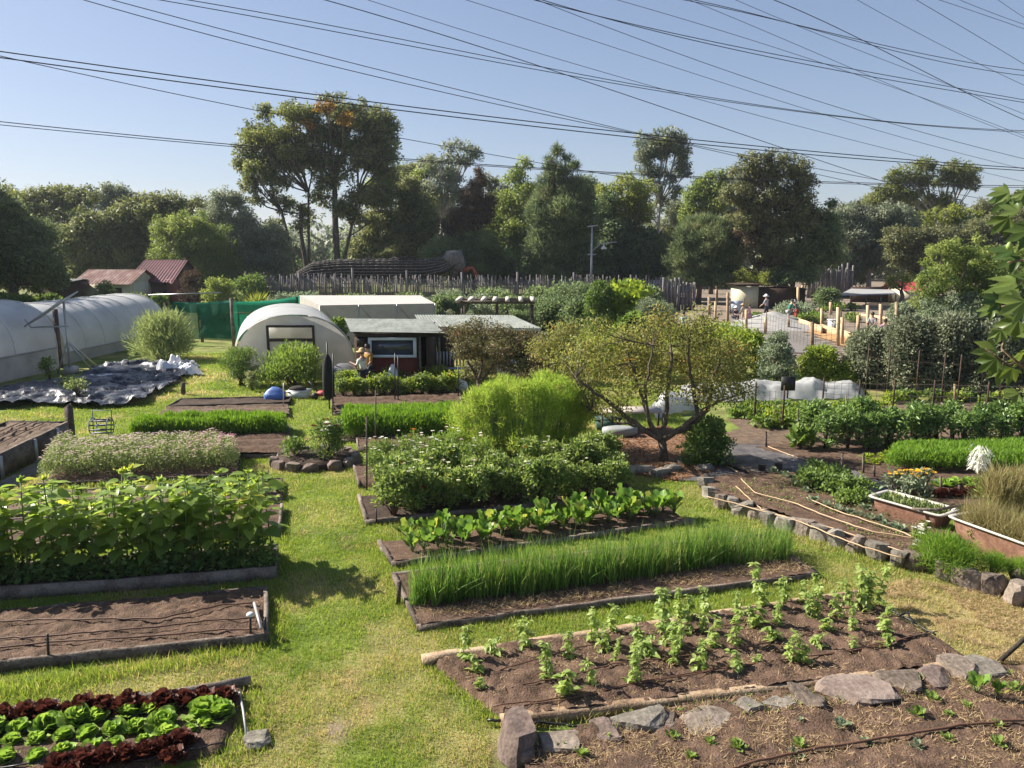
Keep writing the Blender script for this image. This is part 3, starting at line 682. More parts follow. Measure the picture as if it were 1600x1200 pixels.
def chard():
    mb = MB(); P = []; D = []; Nn = []; L = []
    for i in range(R.randint(8, 11)):
        az = i * 2.4 + R.uniform(-.4, .4); tl = R.uniform(.12, .62); d = Vector((math.cos(az) * math.sin(tl), math.sin(az) * math.sin(tl), math.cos(tl)))
        l = R.uniform(.12, .24); q = d * l; mb.tube([(0, 0, 0), tuple(q)], [.011, .008], 5)
        P.append(q); D.append(d + Vector((math.cos(az), math.sin(az), 0)) * .12); Nn.append((-math.cos(az), -math.sin(az), .5)); L.append(R.uniform(.2, .3))
    L = np.array(L); V, F, r = leaves(P, D, Nn, L, L * N.uniform(.5, .72, len(L)), 'wave')
    return proto('chard_plant', 'chard', [('stalk', mb, stem_g), ('leaves', V, F, r, LM['chard'])])
def rosette(name, cat, lmn, n, l, el=(.1, 1.45), w=.8, tpl='wave', h=.0):
    el_ = np.sort(N.uniform(el[0], el[1], n)); az = np.arange(n) * 2.4 + N.uniform(-.3, .3, n)
    D = np.stack([np.cos(az) * np.cos(el_), np.sin(az) * np.cos(el_), np.sin(el_)], 1)
    P = D * l * .12; P[:, 2] += h
    Nn = np.stack([-np.cos(az) * np.sin(el_), -np.sin(az) * np.sin(el_), np.cos(el_)], 1) + N.normal(0, .2, (n, 3))
    L = l * N.uniform(.7, 1.1, n) * (1.1 - .25 * el_ / 1.5)
    V, F, r = leaves(P, D, Nn, L, L * w, tpl)
    return proto(name, cat, [('leaves', V, F, r, LM[lmn])])
def cloudpts(n, rx, ry, z0, z1, clumps, cr, top=.5):
    C = np.stack([N.uniform(-1, 1, clumps), N.uniform(-1, 1, clumps), N.random(clumps) ** top], 1)
    q = np.hypot(C[:, 0], C[:, 1]); C[:, :2] /= np.maximum(1, q)[:, None]
    sh = np.sqrt(np.clip(1.05 - C[:, 2] ** 2 * .8, 0, 1)); C[:, 0] *= rx * sh; C[:, 1] *= ry * sh; C[:, 2] = z0 + C[:, 2] * (z1 - z0)
    k = N.integers(0, clumps, n); d = runit(n) * (N.random(n) ** .45 * cr)[:, None]
    return C[k] + d * A3(1, 1, .8), d, C
def bush(name, cat, lmn, w, h, n, L, W, tpl='quad', clumps=30, cr=None, droop=0.0, flowers=None, dpt=None, z0=.12, up=.4, stemm=None, fsize=.035, top=.5, partname='foliage'):
    cr = cr or w * .22; P, d, C = cloudpts(n, w / 2 - cr * .7, (dpt or w) / 2 - cr * .7, h * z0, h - cr * .7, clumps, cr, top)
    P[:, 2] = np.abs(P[:, 2]) + .01
    D = d / cr + runit(n) * .7 + A3(0, 0, up - droop); Nn = d / cr + UP * .6 + runit(n) * .5
    V, F, r = leaves(P, D, Nn, L * N.uniform(.65, 1.25, n), W * N.uniform(.7, 1.2, n), tpl)
    mb = MB()
    for c in C[:min(len(C), 16)]:
        mb.tube([(R.uniform(-.06, .06) * w, R.uniform(-.06, .06) * w, 0), (c[0] * .45, c[1] * .45, c[2] * .55), tuple(c)], [.012 + .008 * h, .008 + .005 * h, .004], 5)
    parts = [('stems', mb, stemm or stem_b), (partname, V, F, r, LM[lmn])]
    if flowers:
        by = {}
        top_ = P[np.argsort(-P[:, 2])]
        for col, cnt in flowers:
            for _ in range(cnt):
                p = top_[int(R.random() ** 1.6 * len(top_) * .45)]; by.setdefault(col, []).append(p + A3(0, 0, R.uniform(.04, .13)))
        many = sum(len(v) for v in by.values()) > 24
        for col, ps in by.items():
            q = []
            for p in ps:
                m = 9; az = np.arange(m) * 2 * PI / m; tilt = runit(1)[0] * .5 + UP
                D_ = np.stack([np.cos(az), np.sin(az), np.full(m, .18)], 1)
                q.append(leaves(np.tile(p, (m, 1)), D_, np.tile(tilt, (m, 1)), fsize * R.uniform(.8, 1.2), fsize * .6, 'fold'))
            if many: v, f, rr = joinG(q); parts.append(('flowers', v, f, rr, PET[col]))
            else:
                for v, f, rr in q: parts.append(('flower', v, f, rr, PET[col]))
    return proto(name, cat, parts)
# ---- sunflowers
SP = [sunflower(i) for i in range(6)]
pts = []
for rr, (l, r_) in enumerate((((-150, 936), (425, 896)), ((-150, 922), (425, 884)), ((-150, 908), (428, 874)))):
    n = (28, 24, 26)[rr]
    pts += [p for p in rowpts(g(*l), g(*r_), n, .06) if R.random() > .08]
setout(SP, pts, 'young sunflower plant with big backlit leaves in the timber bed on the left', 'sunflower plants in the left bed', (.78, 1.12), .14, tilt=.07)
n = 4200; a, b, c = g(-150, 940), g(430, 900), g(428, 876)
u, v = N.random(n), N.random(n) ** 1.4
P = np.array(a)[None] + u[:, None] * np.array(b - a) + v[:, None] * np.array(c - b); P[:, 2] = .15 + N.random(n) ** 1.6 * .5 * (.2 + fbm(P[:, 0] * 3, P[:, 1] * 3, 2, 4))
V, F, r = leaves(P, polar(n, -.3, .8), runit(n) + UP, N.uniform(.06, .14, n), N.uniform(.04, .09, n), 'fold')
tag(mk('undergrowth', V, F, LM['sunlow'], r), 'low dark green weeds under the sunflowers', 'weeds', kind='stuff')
# seedlings in the bed behind, dark patch at right end
q = bush('leafy_seedling', 'seedling', 'fresh', .3, .22, 120, .07, .045, clumps=8, z0=.05)
q2 = bush('leafy_seedling', 'seedling', 'shrub', .34, .3, 160, .07, .045, clumps=8, z0=.05)
setout([q2, q], rowpts(g(330, 768), g(438, 762), 6, .08) + rowpts(g(320, 780), g(438, 774), 6, .08), 'small dark leafy seedling at the right end of the seedling bed', 'leafy seedlings behind the sunflowers', z=.1)
setout([q], rowpts(g(40, 782), g(310, 772), 14, .1), 'small pale leafy seedling half hidden behind the sunflowers', 'leafy seedlings behind the sunflowers, left part', (.5, .8), z=.1)
# ---- lettuces, bottom left
RL = [rosette('red_lettuce', 'lettuce', 'redlettuce', 46, .17, (.2, 1.5), .6) for _ in range(3)]
GL = [rosette('green_lettuce', 'lettuce', 'lettuce', 40, .15, (.1, 1.45), .95) for _ in range(3)]
RB = [(10 + i * 31, 1127 - i * 2.6 * 1.0) for i in range(-2, 12)]
setout(RL, [g(x, y + 4, .0) for x, y in RB], 'frilly dark red lettuce in the back row along the log', 'red lettuces in the back row', (.75, 1.3), .06, tilt=.15)
setout(RL, [g(x, y) for x, y in ((96, 1212), (130, 1206), (165, 1200), (196, 1194), (228, 1188), (258, 1182), (284, 1172), (110, 1226), (270, 1196))], 'frilly dark red lettuce in the front row by the bottom edge', 'red lettuces in the front row', (.9, 1.15), .06)
GP = [(18, 1162), (58, 1158), (-24, 1168), (100, 1153), (140, 1150), (178, 1143), (215, 1139), (255, 1133), (75, 1136), (118, 1130), (152, 1124), (200, 1117), (236, 1111), (-10, 1146), (30, 1142)]
setout(GL, [g(x, y + 8) for x, y in GP], 'loose bright green lettuce in the double middle row', 'green lettuces in the middle rows', (.75, 1.35), .06, tilt=.15)
setout(GL, [g(x, y + 6) for x, y in ((330, 1110), (345, 1120), (318, 1118))], 'large bright green lettuce at the right end near the path', 'large green lettuces at the row end', (1.15, 1.4), .06)
setout(GL, [g(x, y + 6) for x, y in ((325, 1135), (298, 1146), (262, 1150), (225, 1160), (180, 1170), (145, 1176), (100, 1178), (60, 1188), (10, 1190), (270, 1110), (300, 1103))], 'small glossy green lettuce in the outer row', 'small green lettuces in the outer row', (.6, .95), .06)
pipes('thin dark irrigation pipe between the lettuce rows, far one', [[(372, 1083), (300, 1100), (200, 1120), (0, 1150)]], pipe_black, .009, .09)
pipes('thin dark irrigation pipe between the lettuce rows, near one', [[(375, 1110), (300, 1140), (200, 1166), (0, 1200)]], pipe_black, .009, .09)
pipes('thin dark irrigation pipe at the front of the lettuce bed', [[(350, 1160), (290, 1174), (200, 1192)]], pipe_black, .009, .09)
mb = MB(); mb.tube([g(374, 1082, .08), g(380, 1110, .1), g(385, 1148, .06)], .013, 7); tag(mb.build('end_pipe', pvc, org=g(380, 1110)), 'short grey pipe across the right end of the lettuce bed', 'irrigation pipe')
# ---- herbs in flower
def massbed(name, label, BL, BR, FR, FL, h, n, L, W, lmn, tpl='quad', cat='foliage', up=.8, seed=3, extra=None, round_=.25, zb=.08, rag=.25):
    u, v = N.random(n), N.random(n)
    q = [np.array(p) for p in (BL, BR, FR, FL)]
    P = ((1 - u) * (1 - v))[:, None] * q[0] + (u * (1 - v))[:, None] * q[1] + (u * v)[:, None] * q[2] + ((1 - u) * v)[:, None] * q[3]
    e = np.minimum(np.minimum(u, 1 - u) * 4, np.minimum(v, 1 - v)) * 2
    hh = h * (.55 + .45 * np.clip(e / round_, 0, 1) ** .6) * (1 - rag + 2 * rag * fbm(P[:, 0] * 3.2, P[:, 1] * 3.2, 3, seed))
    f = N.random(n) ** .55; P[:, 2] = zb + hh * f * .93
    P[:, :2] += N.normal(0, .04, (n, 2))
    D = np.stack([N.normal(0, .5, n), N.normal(0, .5, n), np.full(n, up)], 1)
    parts = [leaves(P, D, runit(n) + UP * .5, L * N.uniform(.6, 1.3, n), W * N.uniform(.7, 1.3, n), tpl, np.clip(N.uniform(0, .8, n), 0, 1))]
    V, F, r = joinG(parts); o = mk(name, V, F, LM[lmn], r); tag(o, label, cat, kind='stuff')
    return P, hh, f
def blooms(name, label, P, size, col, kind='stuff', cat='flowers', m=6):
    n = len(P); az = np.tile(np.arange(m) * 2 * PI / m, n); Q = np.repeat(P, m, 0); sz = np.repeat(size * N.uniform(.7, 1.3, n), m)
    V, F, r = leaves(Q, np.stack([np.cos(az), np.sin(az), np.full(n * m, .35)], 1), np.tile(UP, (n * m, 1)) + N.normal(0, .2, (n * m, 3)), sz, sz * .7, 'fold')
    return tag(mk(name, V, F, PET[col], r), label, cat, kind=kind)
P, hh, f = massbed('flowering_herbs', 'mass of loose herbs in the pale pink flowering bed', g(88, 718), g(368, 708), g(372, 740), g(62, 756), .6, 34000, .06, .024, 'herb', rag=.4)
k = f > .93; T = P[k][:1500] + A3(0, 0, .06); blooms('herb_flowers', 'tiny pale pink flowers on the herb bed', T, .03, 'pale')
blooms('herb_flowers', 'tiny mauve pink flowers at the right end of the herb bed', T[T[:, 0] > g(300, 720).x][:220] + A3(.04, .03, .03), .022, 'pink')
# ---- carrots, left and right, and other dense rows
massbed('carrot_tops', 'dense bright green carrot tops in the left bed', g(222, 677), g(446, 670), g(446, 684), g(202, 690), .55, 26000, .1, .03, 'carrot', 'tri', up=1.3)
massbed('carrot_tops', 'dense bright green carrot tops in front of the shed flowers', g(538, 668), g(715, 664), g(716, 688), g(533, 690), .72, 30000, .1, .03, 'carrot', 'tri', up=1.3, rag=.12)
massbed('carrot_tops', 'long row of bright green carrot tops in the right plot', g(1395, 716), g(1720, 706), g(1720, 744), g(1385, 738), .42, 30000, .1, .028, 'carrot', 'tri', up=1.3, rag=.12)
# ---- spring onions
OP = [onion(26, R.uniform(.66, .76), .055) for _ in range(6)]
a, b, c, d = g(640, 956), g(930, 920), g(1130, 888), g(1240, 880)
off = Vector((.03, .13, 0))
pts = rowpts(a, b, 27, .02, 4, off) + rowpts(b, c, 19, .02, 4, off)
setout(OP, pts, 'upright clump of spring onions in the long dense green row', 'spring onions in the long row', (.76, 1.12), .09, tilt=.07)
setout(OP, rowpts(g(1133, 889), d, 9, .03, 5, (0.02, .15, 0)), 'clump of spring onions in the block at the right end of the row', 'spring onions at the right end', (.66, .82), .09, tilt=.05)
ok = onion(22, .36, .03)
setout([ok], [g(1018, 912, 0)], 'lone pale tuft of spring onions on the dry mulch in front of the row', None, (1, 1), .1, tilt=.0)
setout([onion(16, .34, .025)], [g(956, 920, 0)], 'single blue-green leek in front of the spring onion row', None, (1, 1), .1)
# dry mulch in front of the onions
def litter(name, label, poly, n, L, W, lmn, z=.1, tpl='blade', dz=.03, flat=.25):
    xs_ = np.array([p[0] for p in poly]); ys_ = np.array([p[1] for p in poly])
    x = N.uniform(xs_.min(), xs_.max(), n); y = N.uniform(ys_.min(), ys_.max(), n); k = inpoly(x, y, poly) & (fbm(x * 3, y * 3, 3, 12) > .42)
    x, y = x[k], y[k]; n = len(x)
    P = np.stack([x, y, z + N.random(n) * dz], 1); D = np.stack([N.normal(0, 1, n), N.normal(0, 1, n), N.normal(0, flat, n)], 1)
    V, F, r = leaves(P, D, runit(n) * .4 + UP, L * N.uniform(.5, 1.5, n), W, tpl); tag(mk(name, V, F, LM.get(lmn) or MATS[lmn], r), label, 'mulch', kind='stuff')
litter('straw_mulch', 'dry straw mulch along the front of the spring onions', [g(690, 976), g(1270, 898), g(1250, 880), g(1140, 898), g(930, 928), g(650, 966)], 16000, .075, .007, 'straw', .1)
litter('straw_mulch', 'scattered straw and dry stalks on the basil bed', [g(680, 1040), g(1345, 938), g(1520, 1040), g(800, 1125)], 9000, .06, .006, 'straw', .1)
litter('straw_mulch', 'dry straw strewn over the bottom right bed', [g(830, 1185), g(1080, 1112), g(1480, 1072), g(1790, 1045), g(1790, 1390), g(820, 1390)], 42000, .07, .006, 'straw', .1, dz=.055, flat=.4)
litter('straw_mulch', 'dry cut grass lying on the worn lawn at right', [g(1330, 930), g(1420, 905), g(1700, 960), g(1700, 1035), g(1560, 1040), g(1440, 960)], 30000, .06, .006, 'straw', .01, dz=.035)
litter('leaf_litter', 'fallen brown leaves under the apple tree', [g(930, 705), g(960, 675), g(1040, 668), g(1120, 690), g(1120, 740), g(1060, 756), g(990, 748), g(940, 730)], 3000, .07, .05, 'dead_leaf', .04, 'fold')
litter('leaf_litter', 'crumbs of dry leaf on the bare left soil bed', [g(-50, 972), g(415, 930), g(415, 998), g(-50, 1062)], 1500, .025, .012, 'straw', .13, 'fold', .02)
litter('leaf_litter', 'dry crumbs on the stone-edged seedling bed', [g(1110, 775), g(1230, 750), g(1440, 830), g(1430, 880), g(1230, 815)], 3600, .04, .008, 'straw', .2, 'blade', .02)
litter('garden_weeds', 'tiny green weeds sprouting over the stone-edged seedling bed', [g(1110, 775), g(1230, 750), g(1440, 830), g(1430, 880), g(1230, 815)], 2600, .05, .03, 'fresh', .19, 'fold', .05, 1.0)
litter('garden_weeds', 'small weeds along the beds at the left of the lawn', [g(20, 770), g(440, 745), g(445, 800), g(20, 835)], 2600, .06, .035, 'fresh', .04, 'fold', .1, 1.0)
litter('garden_weeds', 'small weeds and grass at the bottom right bed edge', [g(830, 1160), g(1080, 1108), g(1480, 1066), g(1700, 1045), g(1700, 1080), g(1480, 1100), g(1080, 1150), g(840, 1200)], 900, .06, .02, 'fresh', .12, 'fold', .05, 1.0)
# ---- chard
CP = [chard() for _ in range(5)]
setout(CP, rowpts(g(628, 872), g(1050, 806), 23, .06) + rowpts(g(640, 854), g(1035, 800), 20, .07), 'broad-leaved green chard in the row behind the spring onions', 'chard plants in the row', (.65, 1.2), .09, tilt=.14)
# ---- basil
BPX = [(820, 1025), (853, 1069), (887, 1037), (882, 1096), (921, 1084), (924, 1014), (944, 1028), (962, 1042), (958, 995), (986, 1079), (997, 1022), (994, 1053), (1014, 1034), (1034, 988), (1039, 1014), (1053, 1042), (1056, 1027), (1076, 1000), (1093, 1056), (1098, 997), (1112, 1022), (1149, 1017), (1148, 1053), (1184, 1048), (1203, 1011), (1177, 986), (1211, 986), (1188, 957), (1225, 950), (1101, 970), (1076, 974), (1059, 976), (1149, 967), (724, 1042), (741, 1059), (749, 1084), (774, 1031), (1175, 988), (1206, 1012), (1215, 989), (1234, 1042), (1249, 1042), (1263, 975), (1274, 977), (1279, 1022), (1291, 997), (1305, 972), (1330, 997), (1333, 1022), (1341, 958), (1355, 960), (1372, 948), (1381, 997), (1387, 1020), (1254, 950), (1274, 945), (1320, 955), (1350, 945)]
BH = [.46, .44, .42, .25, .33, .45, .42, .27, .35, .42, .5, .3, .25, .55, .5, .4, .45, .3, .42, .38, .4, .43, .2, .13, .2, .24, .33, .58, .4, .4, .38, .36, .33, .42, .2, .12, .2, .28, .17, .3, .38, .2, .42, .4, .18, .18, .4, .32, .14, .55, .5, .45, .4, .16, .38, .35, .4, .45]
BB = [basil(.42), basil(.46), basil(.4), basil(.5)]; BS = [basil(.18), basil(.2)]
for i, (x, y) in enumerate(BPX):
    h_ = BH[i % len(BH)]; pr = (BS if h_ < .27 else BB); base = (.19 if h_ < .27 else .44)
    setout([pr[i % len(pr)]], [g(x, y)], 'short yellow-green basil seedling in the wide soil bed' if h_ < .27 else 'leafy yellow-green basil plant standing in the wide soil bed', 'basil seedlings' if h_ < .27 else 'basil plants', (h_ / base * 1.02, h_ / base * 1.12), .09, tilt=.08)
pipes(['brown drip line across the basil bed, farthest of four', 'brown drip line across the basil bed, second from the back', 'brown drip line across the basil bed, third from the back', 'brown drip line across the basil bed, nearest of four'],
      [[(770, 1050), (900, 1012), (1010, 992), (1150, 975), (1270, 955), (1360, 948)], [(800, 1073), (870, 1060), (960, 1037), (1110, 1020), (1240, 995), (1400, 962)], [(770, 1104), (880, 1090), (1000, 1065), (1150, 1040), (1290, 1022), (1450, 990)], [(800, 1105), (890, 1092), (960, 1075), (1200, 1033), (1330, 1017), (1465, 986)]], pipe_brown, .009, .125)
pipes('black supply pipe lying at the front left of the basil bed', [[(762, 1126), (800, 1126), (870, 1131), (912, 1137)]], pipe_black, .017, .06)
pipes('black pipe along the right end of the basil bed', [[(1375, 946), (1420, 968), (1462, 992)]], pipe_black, .014, .13)
pipes('bent black pipe elbow at the right end of the basil bed', [[(1405, 962), (1418, 957), (1424, 968), (1428, 978)]], pipe_black, .014, .16)
# ---- zinnias and cosmos
ZP = [bush('zinnia_plant', 'flowering plant', 'zinnia', .72, R.uniform(.85, .98), 950, .085, .05, 'fold', 34, .14, flowers=[('cream', R.randint(1, 2)), (R.choice(['white', 'white', 'red', 'orange', 'pale']), 1), ('cream', 1)], z0=.1, fsize=.058) for _ in range(6)]
pts = rowpts(g(606, 812), g(985, 772), 13, .08) + rowpts(g(598, 796), g(975, 756), 13, .08) + rowpts(g(592, 780), g(962, 742), 12, .08)
setout(ZP, pts, 'bushy zinnia with small pale flowers in the middle bed', 'zinnias in the middle bed', (.7, 1.18), .08)
setout([bush('zinnia_plant', 'flowering plant', 'zinnia', .5, .5, 260, .075, .045, 'fold', 16, .12, flowers=[('red', 2)], fsize=.06)], [g(648, 806)], 'low zinnia with a vivid red bloom at the front left of the middle bed', None, (1, 1), .1)
CO = [bush('cosmos_plant', 'flowering plant', 'fresh', .75, .75, 900, .08, .022, 'quad', 30, .16, flowers=[('white', R.randint(2, 4)), ('pale', 2)], z0=.08, fsize=.05) for _ in range(4)]
setout(CO, rowpts(g(575, 752), g(760, 736), 7, .1) + rowpts(g(570, 738), g(720, 722), 6, .1), 'loose feathery cosmos with white blooms beside the asparagus', 'cosmos plants left of the asparagus', (.8, 1.1), .05)
setout([bush('cosmos_plant', 'flowering plant', 'fresh', .5, .7, 300, .07, .02, 'quad', 18, .12, flowers=[('orange', 2), ('red', 1)], z0=.08, fsize=.055)], [g(652, 712)], 'cosmos with an orange red bloom behind the white ones', None, (1, 1), .05)
# ---- asparagus
pb = g(808, 722); sc_ = mpp(pb)
for i, (px, py, hp) in enumerate([(745, 716, 112), (775, 722, 130), (806, 724, 138), (838, 722, 135), (868, 714, 132), (895, 706, 106), (790, 706, 122), (840, 702, 126), (725, 708, 80)]):
    b = g(px, py); hh = hp * mpp(b)
    o = bush('asparagus_fern', 'asparagus plant', 'asparagus', 1.15, hh, 7000, .10, .016, 'tri', 60, .2, up=.75, z0=.08, stemm=stem_g, top=.7)
    setout([o], [b], ['feathery asparagus, leftmost tall one of the big clump', 'feathery asparagus near the left front of the big clump', 'feathery asparagus at the centre front of the big clump', 'feathery asparagus right of centre in the big clump', 'feathery asparagus near the right side of the big clump', 'feathery asparagus, rightmost and lower edge of the big clump', 'feathery asparagus behind the left half of the big clump', 'feathery asparagus behind the right half of the big clump', 'short feathery asparagus at the left foot of the big clump'][i], 'asparagus ferns in the big clump', (1, 1), 0, tilt=.03)
# ---- shed flower bed
ZS = [bush('zinnia_plant', 'flowering plant', 'vine' if i % 2 else 'zinnia', .85, .72, 800, .095, .055, 'fold', 34, .17, flowers=[('pale', 1), (R.choice(['red', 'orange', 'pale', 'pink']), 1)], fsize=.05, z0=.06) for i in range(4)]
setout(ZS, rowpts(g(530, 622), g(712, 617), 12, .08) + rowpts(g(528, 610), g(710, 605), 11, .1), 'yellow-green zinnia in the bed in front of the shed', 'zinnias in front of the shed', (.85, 1.1), .1)
# ---- round dahlia bed
DB = Vector(g(494, 722)); DB.z = 0
BEDS.append([DB + Vector((1.1 * math.cos(a), .95 * math.sin(a), 0)) for a in np.arange(0, 6.28, .4)])
t = thing('round_flower_bed', 'round flower bed edged with rough stone in the lawn path', 'garden bed', DB)
mb = MB(); mb.lathe(DB, [(1.0, 0), (1.0, .14), (.5, .2), (.01, .2)], 24, 1, .85); mb.build('soil', soil_dark, t)
def rock(sx, sy, sz, seed, m, name='rock', parent=None, org=None, at_=None, rz=0, lev=3, flat=False):
    import bmesh
    bm = bmesh.new(); bmesh.ops.create_cube(bm, size=2)
    bmesh.ops.subdivide_edges(bm, edges=bm.edges[:], cuts=lev, use_grid_fill=True)
    rr = random.Random(seed); pl = []
    for _ in range(11):
        d = Vector((rr.gauss(0, 1), rr.gauss(0, 1), rr.gauss(0, .55))).normalized(); pl.append((d, rr.uniform(.62, 1.0)))
    pl.append((Vector((rr.uniform(-.16, .16), rr.uniform(-.16, .16), 1)).normalized(), .8))
    for v in bm.verts:
        p = v.co.normalized() * 1.35; p.x = max(-1, min(1, p.x)); p.y = max(-1, min(1, p.y)); p.z = max(-1, min(1, p.z))
        for d, k in pl:
            q = p.dot(d)
            if q > k: p -= d * (q - k)
        p += Vector((rr.uniform(-1, 1), rr.uniform(-1, 1), rr.uniform(-1, 1))) * .028
        v.co = Vector((p.x * sx, p.y * sy, p.z * sz))
    me = bpy.data.meshes.new(name)
    if rz: bmesh.ops.rotate(bm, verts=bm.verts, matrix=Matrix.Rotation(rz, 3, 'Z'))
    off = Vector(at_) if at_ is not None else Vector()
    if parent is not None: bmesh.ops.translate(bm, verts=bm.verts, vec=off - WP[parent.name])
    bm.to_mesh(me); bm.free(); me.materials.append(m)
    o = bpy.data.objects.new(name, me); COL.objects.link(o)
    if parent is not None: o.parent = parent
    else: o.location = off
    WP[o.name] = Vector(off); return o
for i in range(13):
    a = i * 2 * PI / 13 + R.uniform(-.1, .1)
    rock(R.uniform(.2, .27), .13, R.uniform(.13, .18), 100 + i, rock_p if i % 3 else rock_m, 'edging_stone', t, at_=DB + Vector((1.02 * math.cos(a), .88 * math.sin(a), .08)), rz=a + PI / 2, lev=2)
o = bush('dahlia_plant', 'dahlia', 'shrub', 1.05, 1.0, 1700, .085, .055, 'fold', 34, .17, flowers=[('white', 3), ('maroon', 4)], fsize=.11, z0=.08)
setout([o], [DB + Vector((.35, .05, .1))], 'taller dahlia with white and dark maroon blooms in the round bed', None, (1, 1), tilt=0)
o = bush('dahlia_plant', 'dahlia', 'shrub', .75, .55, 520, .085, .055, 'fold', 24, .15, flowers=[('white', 1)], fsize=.06, z0=.08)
setout([o], [DB + Vector((-.5, -.05, .14))], 'lower leafy dahlia at the left side of the round bed', None, (1, 1), tilt=0)
# ---- seedlings bottom right
sd = [rosette('salad_seedling', 'seedling', 'fresh', 12, .085, (.3, 1.3), .5) for _ in range(3)]
setout(sd, [g(x, y) for x, y in ((1050, 1170), (1078, 1200), (1108, 1176), (1150, 1182), (908, 1196), (1152, 1186), (1455, 1108), (1508, 1118), (1480, 1132), (1433, 1134), (1556, 1150), (1478, 1172), (1556, 1180), (1248, 1182), (1583, 1092))], 'small yellow-green salad seedling in the bottom right bed', 'salad seedlings in the bottom right bed', (.8, 1.5), .12)
setout([rosette('broccoli_seedling', 'seedling', 'greyshrub', 9, .1, (.2, 1.2), .6)], [g(x, y) for x, y in ((1249, 1142), (1350, 1176), (1430, 1182), (1315, 1150), (1240, 1196))], 'small blue-green seedling in the bottom right bed', 'blue-green seedlings in the bottom right bed', (.6, 1.2), .12)
setout([chard()], [g(1524, 1098)], 'young dark green chard beside the stones at bottom right', None, (.62, .62), .12)
setout([chard()], [g(1557, 1102)], 'smaller green leafy plant right of the young chard', None, (.42, .42), .12)
pipes('rusty brown irrigation pipe crossing the bottom right bed', [[(1000, 1262), (1150, 1198), (1260, 1172), (1400, 1150), (1500, 1133), (1600, 1124), (1750, 1115)]], pipe_brown, .016, .16)
# ---- stones, bottom right row and middle bed
SR = [(808, 1168, 60, 62, .26, 1), (880, 1170, 64, 36, .12, 0), (945, 1160, 52, 34, .12, 1), (1000, 1142, 76, 36, .15, 2), (1040, 1138, 40, 30, .12, 0), (1104, 1134, 84, 44, .14, 0), (1164, 1116, 52, 30, .14, 2), (1222, 1114, 66, 30, .11, 2), (1262, 1104, 36, 40, .15, 0), (1326, 1095, 112, 44, .15, 1), (1410, 1080, 68, 40, .14, 0), (1462, 1070, 52, 34, .13, 1), (1500, 1060, 56, 34, .15, 0), (1548, 1058, 60, 36, .13, 2)]
NM = ['big square block at the left end', 'flat brown slab second from the left', 'purplish tilted slab third from the left', 'pale angular slab fourth from the left', 'small stone tucked beside the pale angular slab', 'large flat brown slab in the middle left', 'small dark-shaded stone in the middle', 'pale low slab in the middle', 'upright small stone left of the longest slab', 'longest purple brown slab', 'flat grey slab right of the longest one', 'smooth slab third from the right end', 'rounded brown slab second from the right end', 'last slab at the right end']
for i, (x, y, w, d, h, k) in enumerate(SR):
    p = g(x, y); s = mpp(p)
    o = rock(w * s * .6, d * s * .95, h * 1.05, 7 + i * 3, (rock_m, rock_p, rock_g)[k], 'edging_stone', at_=p + Vector((0, 0, h * .3 + .02)), rz=R.uniform(-.1, .3), lev=4)
    tag(o, NM[i] + ' of the stone row below the basil', 'stone', 'stones edging the bottom right bed')
o = rock(.17, .15, .12, 991, rock_p, 'edging_stone', at_=g(815, 1190) + Vector((0, 0, .1)), lev=3); tag(o, 'purplish stone leaning in front of the square end block at the bottom edge', 'stone', 'stones edging the bottom right bed')
MR = [(1112, 778), (1126, 793), (1144, 797), (1163, 806), (1183, 812), (1203, 822), (1226, 828), (1254, 834), (1280, 842), (1307, 852), (1338, 862), (1369, 872), (1402, 884), (1425, 888), (1105, 765)]
for i, (x, y) in enumerate(MR):
    p = g(x, y); s = mpp(p); w = R.uniform(15, 19) * s * 1.05
    o = rock(w, .17, R.uniform(.17, .23), 60 + i * 5, (rock_g, rock_m, rock_g)[i % 3], 'edging_stone', at_=p + Vector((0, 0, .12)), rz=-.75 + R.uniform(-.2, .2), lev=3)
    tag(o, 'rough grey block in the stone edge right of the lawn', 'stone', 'grey stone blocks edging the seedling bed')
for i, (x, y, w) in enumerate([(985, 740, 22), (1005, 738, 20), (1030, 742, 16), (965, 738, 16), (1080, 722, 28), (1050, 736, 18), (1100, 735, 16), (950, 726, 14)]):
    p = g(x, y); s = mpp(p); o = rock(w * s, .2, .13, 200 + i, rock_g, 'edging_stone', at_=p + Vector((0, 0, .07)), rz=R.uniform(-.5, .5), lev=2)
    tag(o, 'grey stone in the ring under the autumn apple tree', 'stone', 'stones around the apple tree')
for i, (x, y, w) in enumerate([(1480, 905, 26), (1512, 918, 30), (1552, 926, 30), (1590, 940, 36), (1630, 960, 36), (1592, 915, 24)]):
    p = g(x, y); s = mpp(p); o = rock(w * s * .8, .2, .2, 240 + i, rock_m, 'edging_stone', at_=p + Vector((0, 0, .16)), rz=R.uniform(-.6, .2), lev=3)
    tag(o, 'brown stone in the low wall below the fennel at the right edge', 'stone', 'brown stones below the fennel')
for (x, y, w, l_) in ((402, 1160, 26, 'flat grey stepping stone at the corner of the lettuce bed'), (622, 805, 12, 'pale stone block at the corner of the zinnia bed'), (607, 862, 14, 'pale stone block at the left corner of the chard bed')):
    p = g(x, y); tag(rock(w * mpp(p) * .9, .14, .05, 300 + x, rock_g, 'stepping_stone', at_=p + Vector((0, 0, .03)), rz=.3), l_, 'stone')
stake(622, 908, 944, 'leaning weathered post at the left end of the spring onion bed', timber, .03, True, (2, 0))
for x, y0, y1, l_ in ((573, 650, 765, 'bare brown pole left of the zinnia bed'), (587, 610, 700, 'tall bare pole behind the cosmos flowers')):
    stake(x, y0, y1, l_, timber, .02)
stake(588, 795, 820, 'short black stake at the corner of the zinnia bed', r=.014)
stake(520, 552, 650, 'black steel post at the left end of the shed flower bed', r=.022)
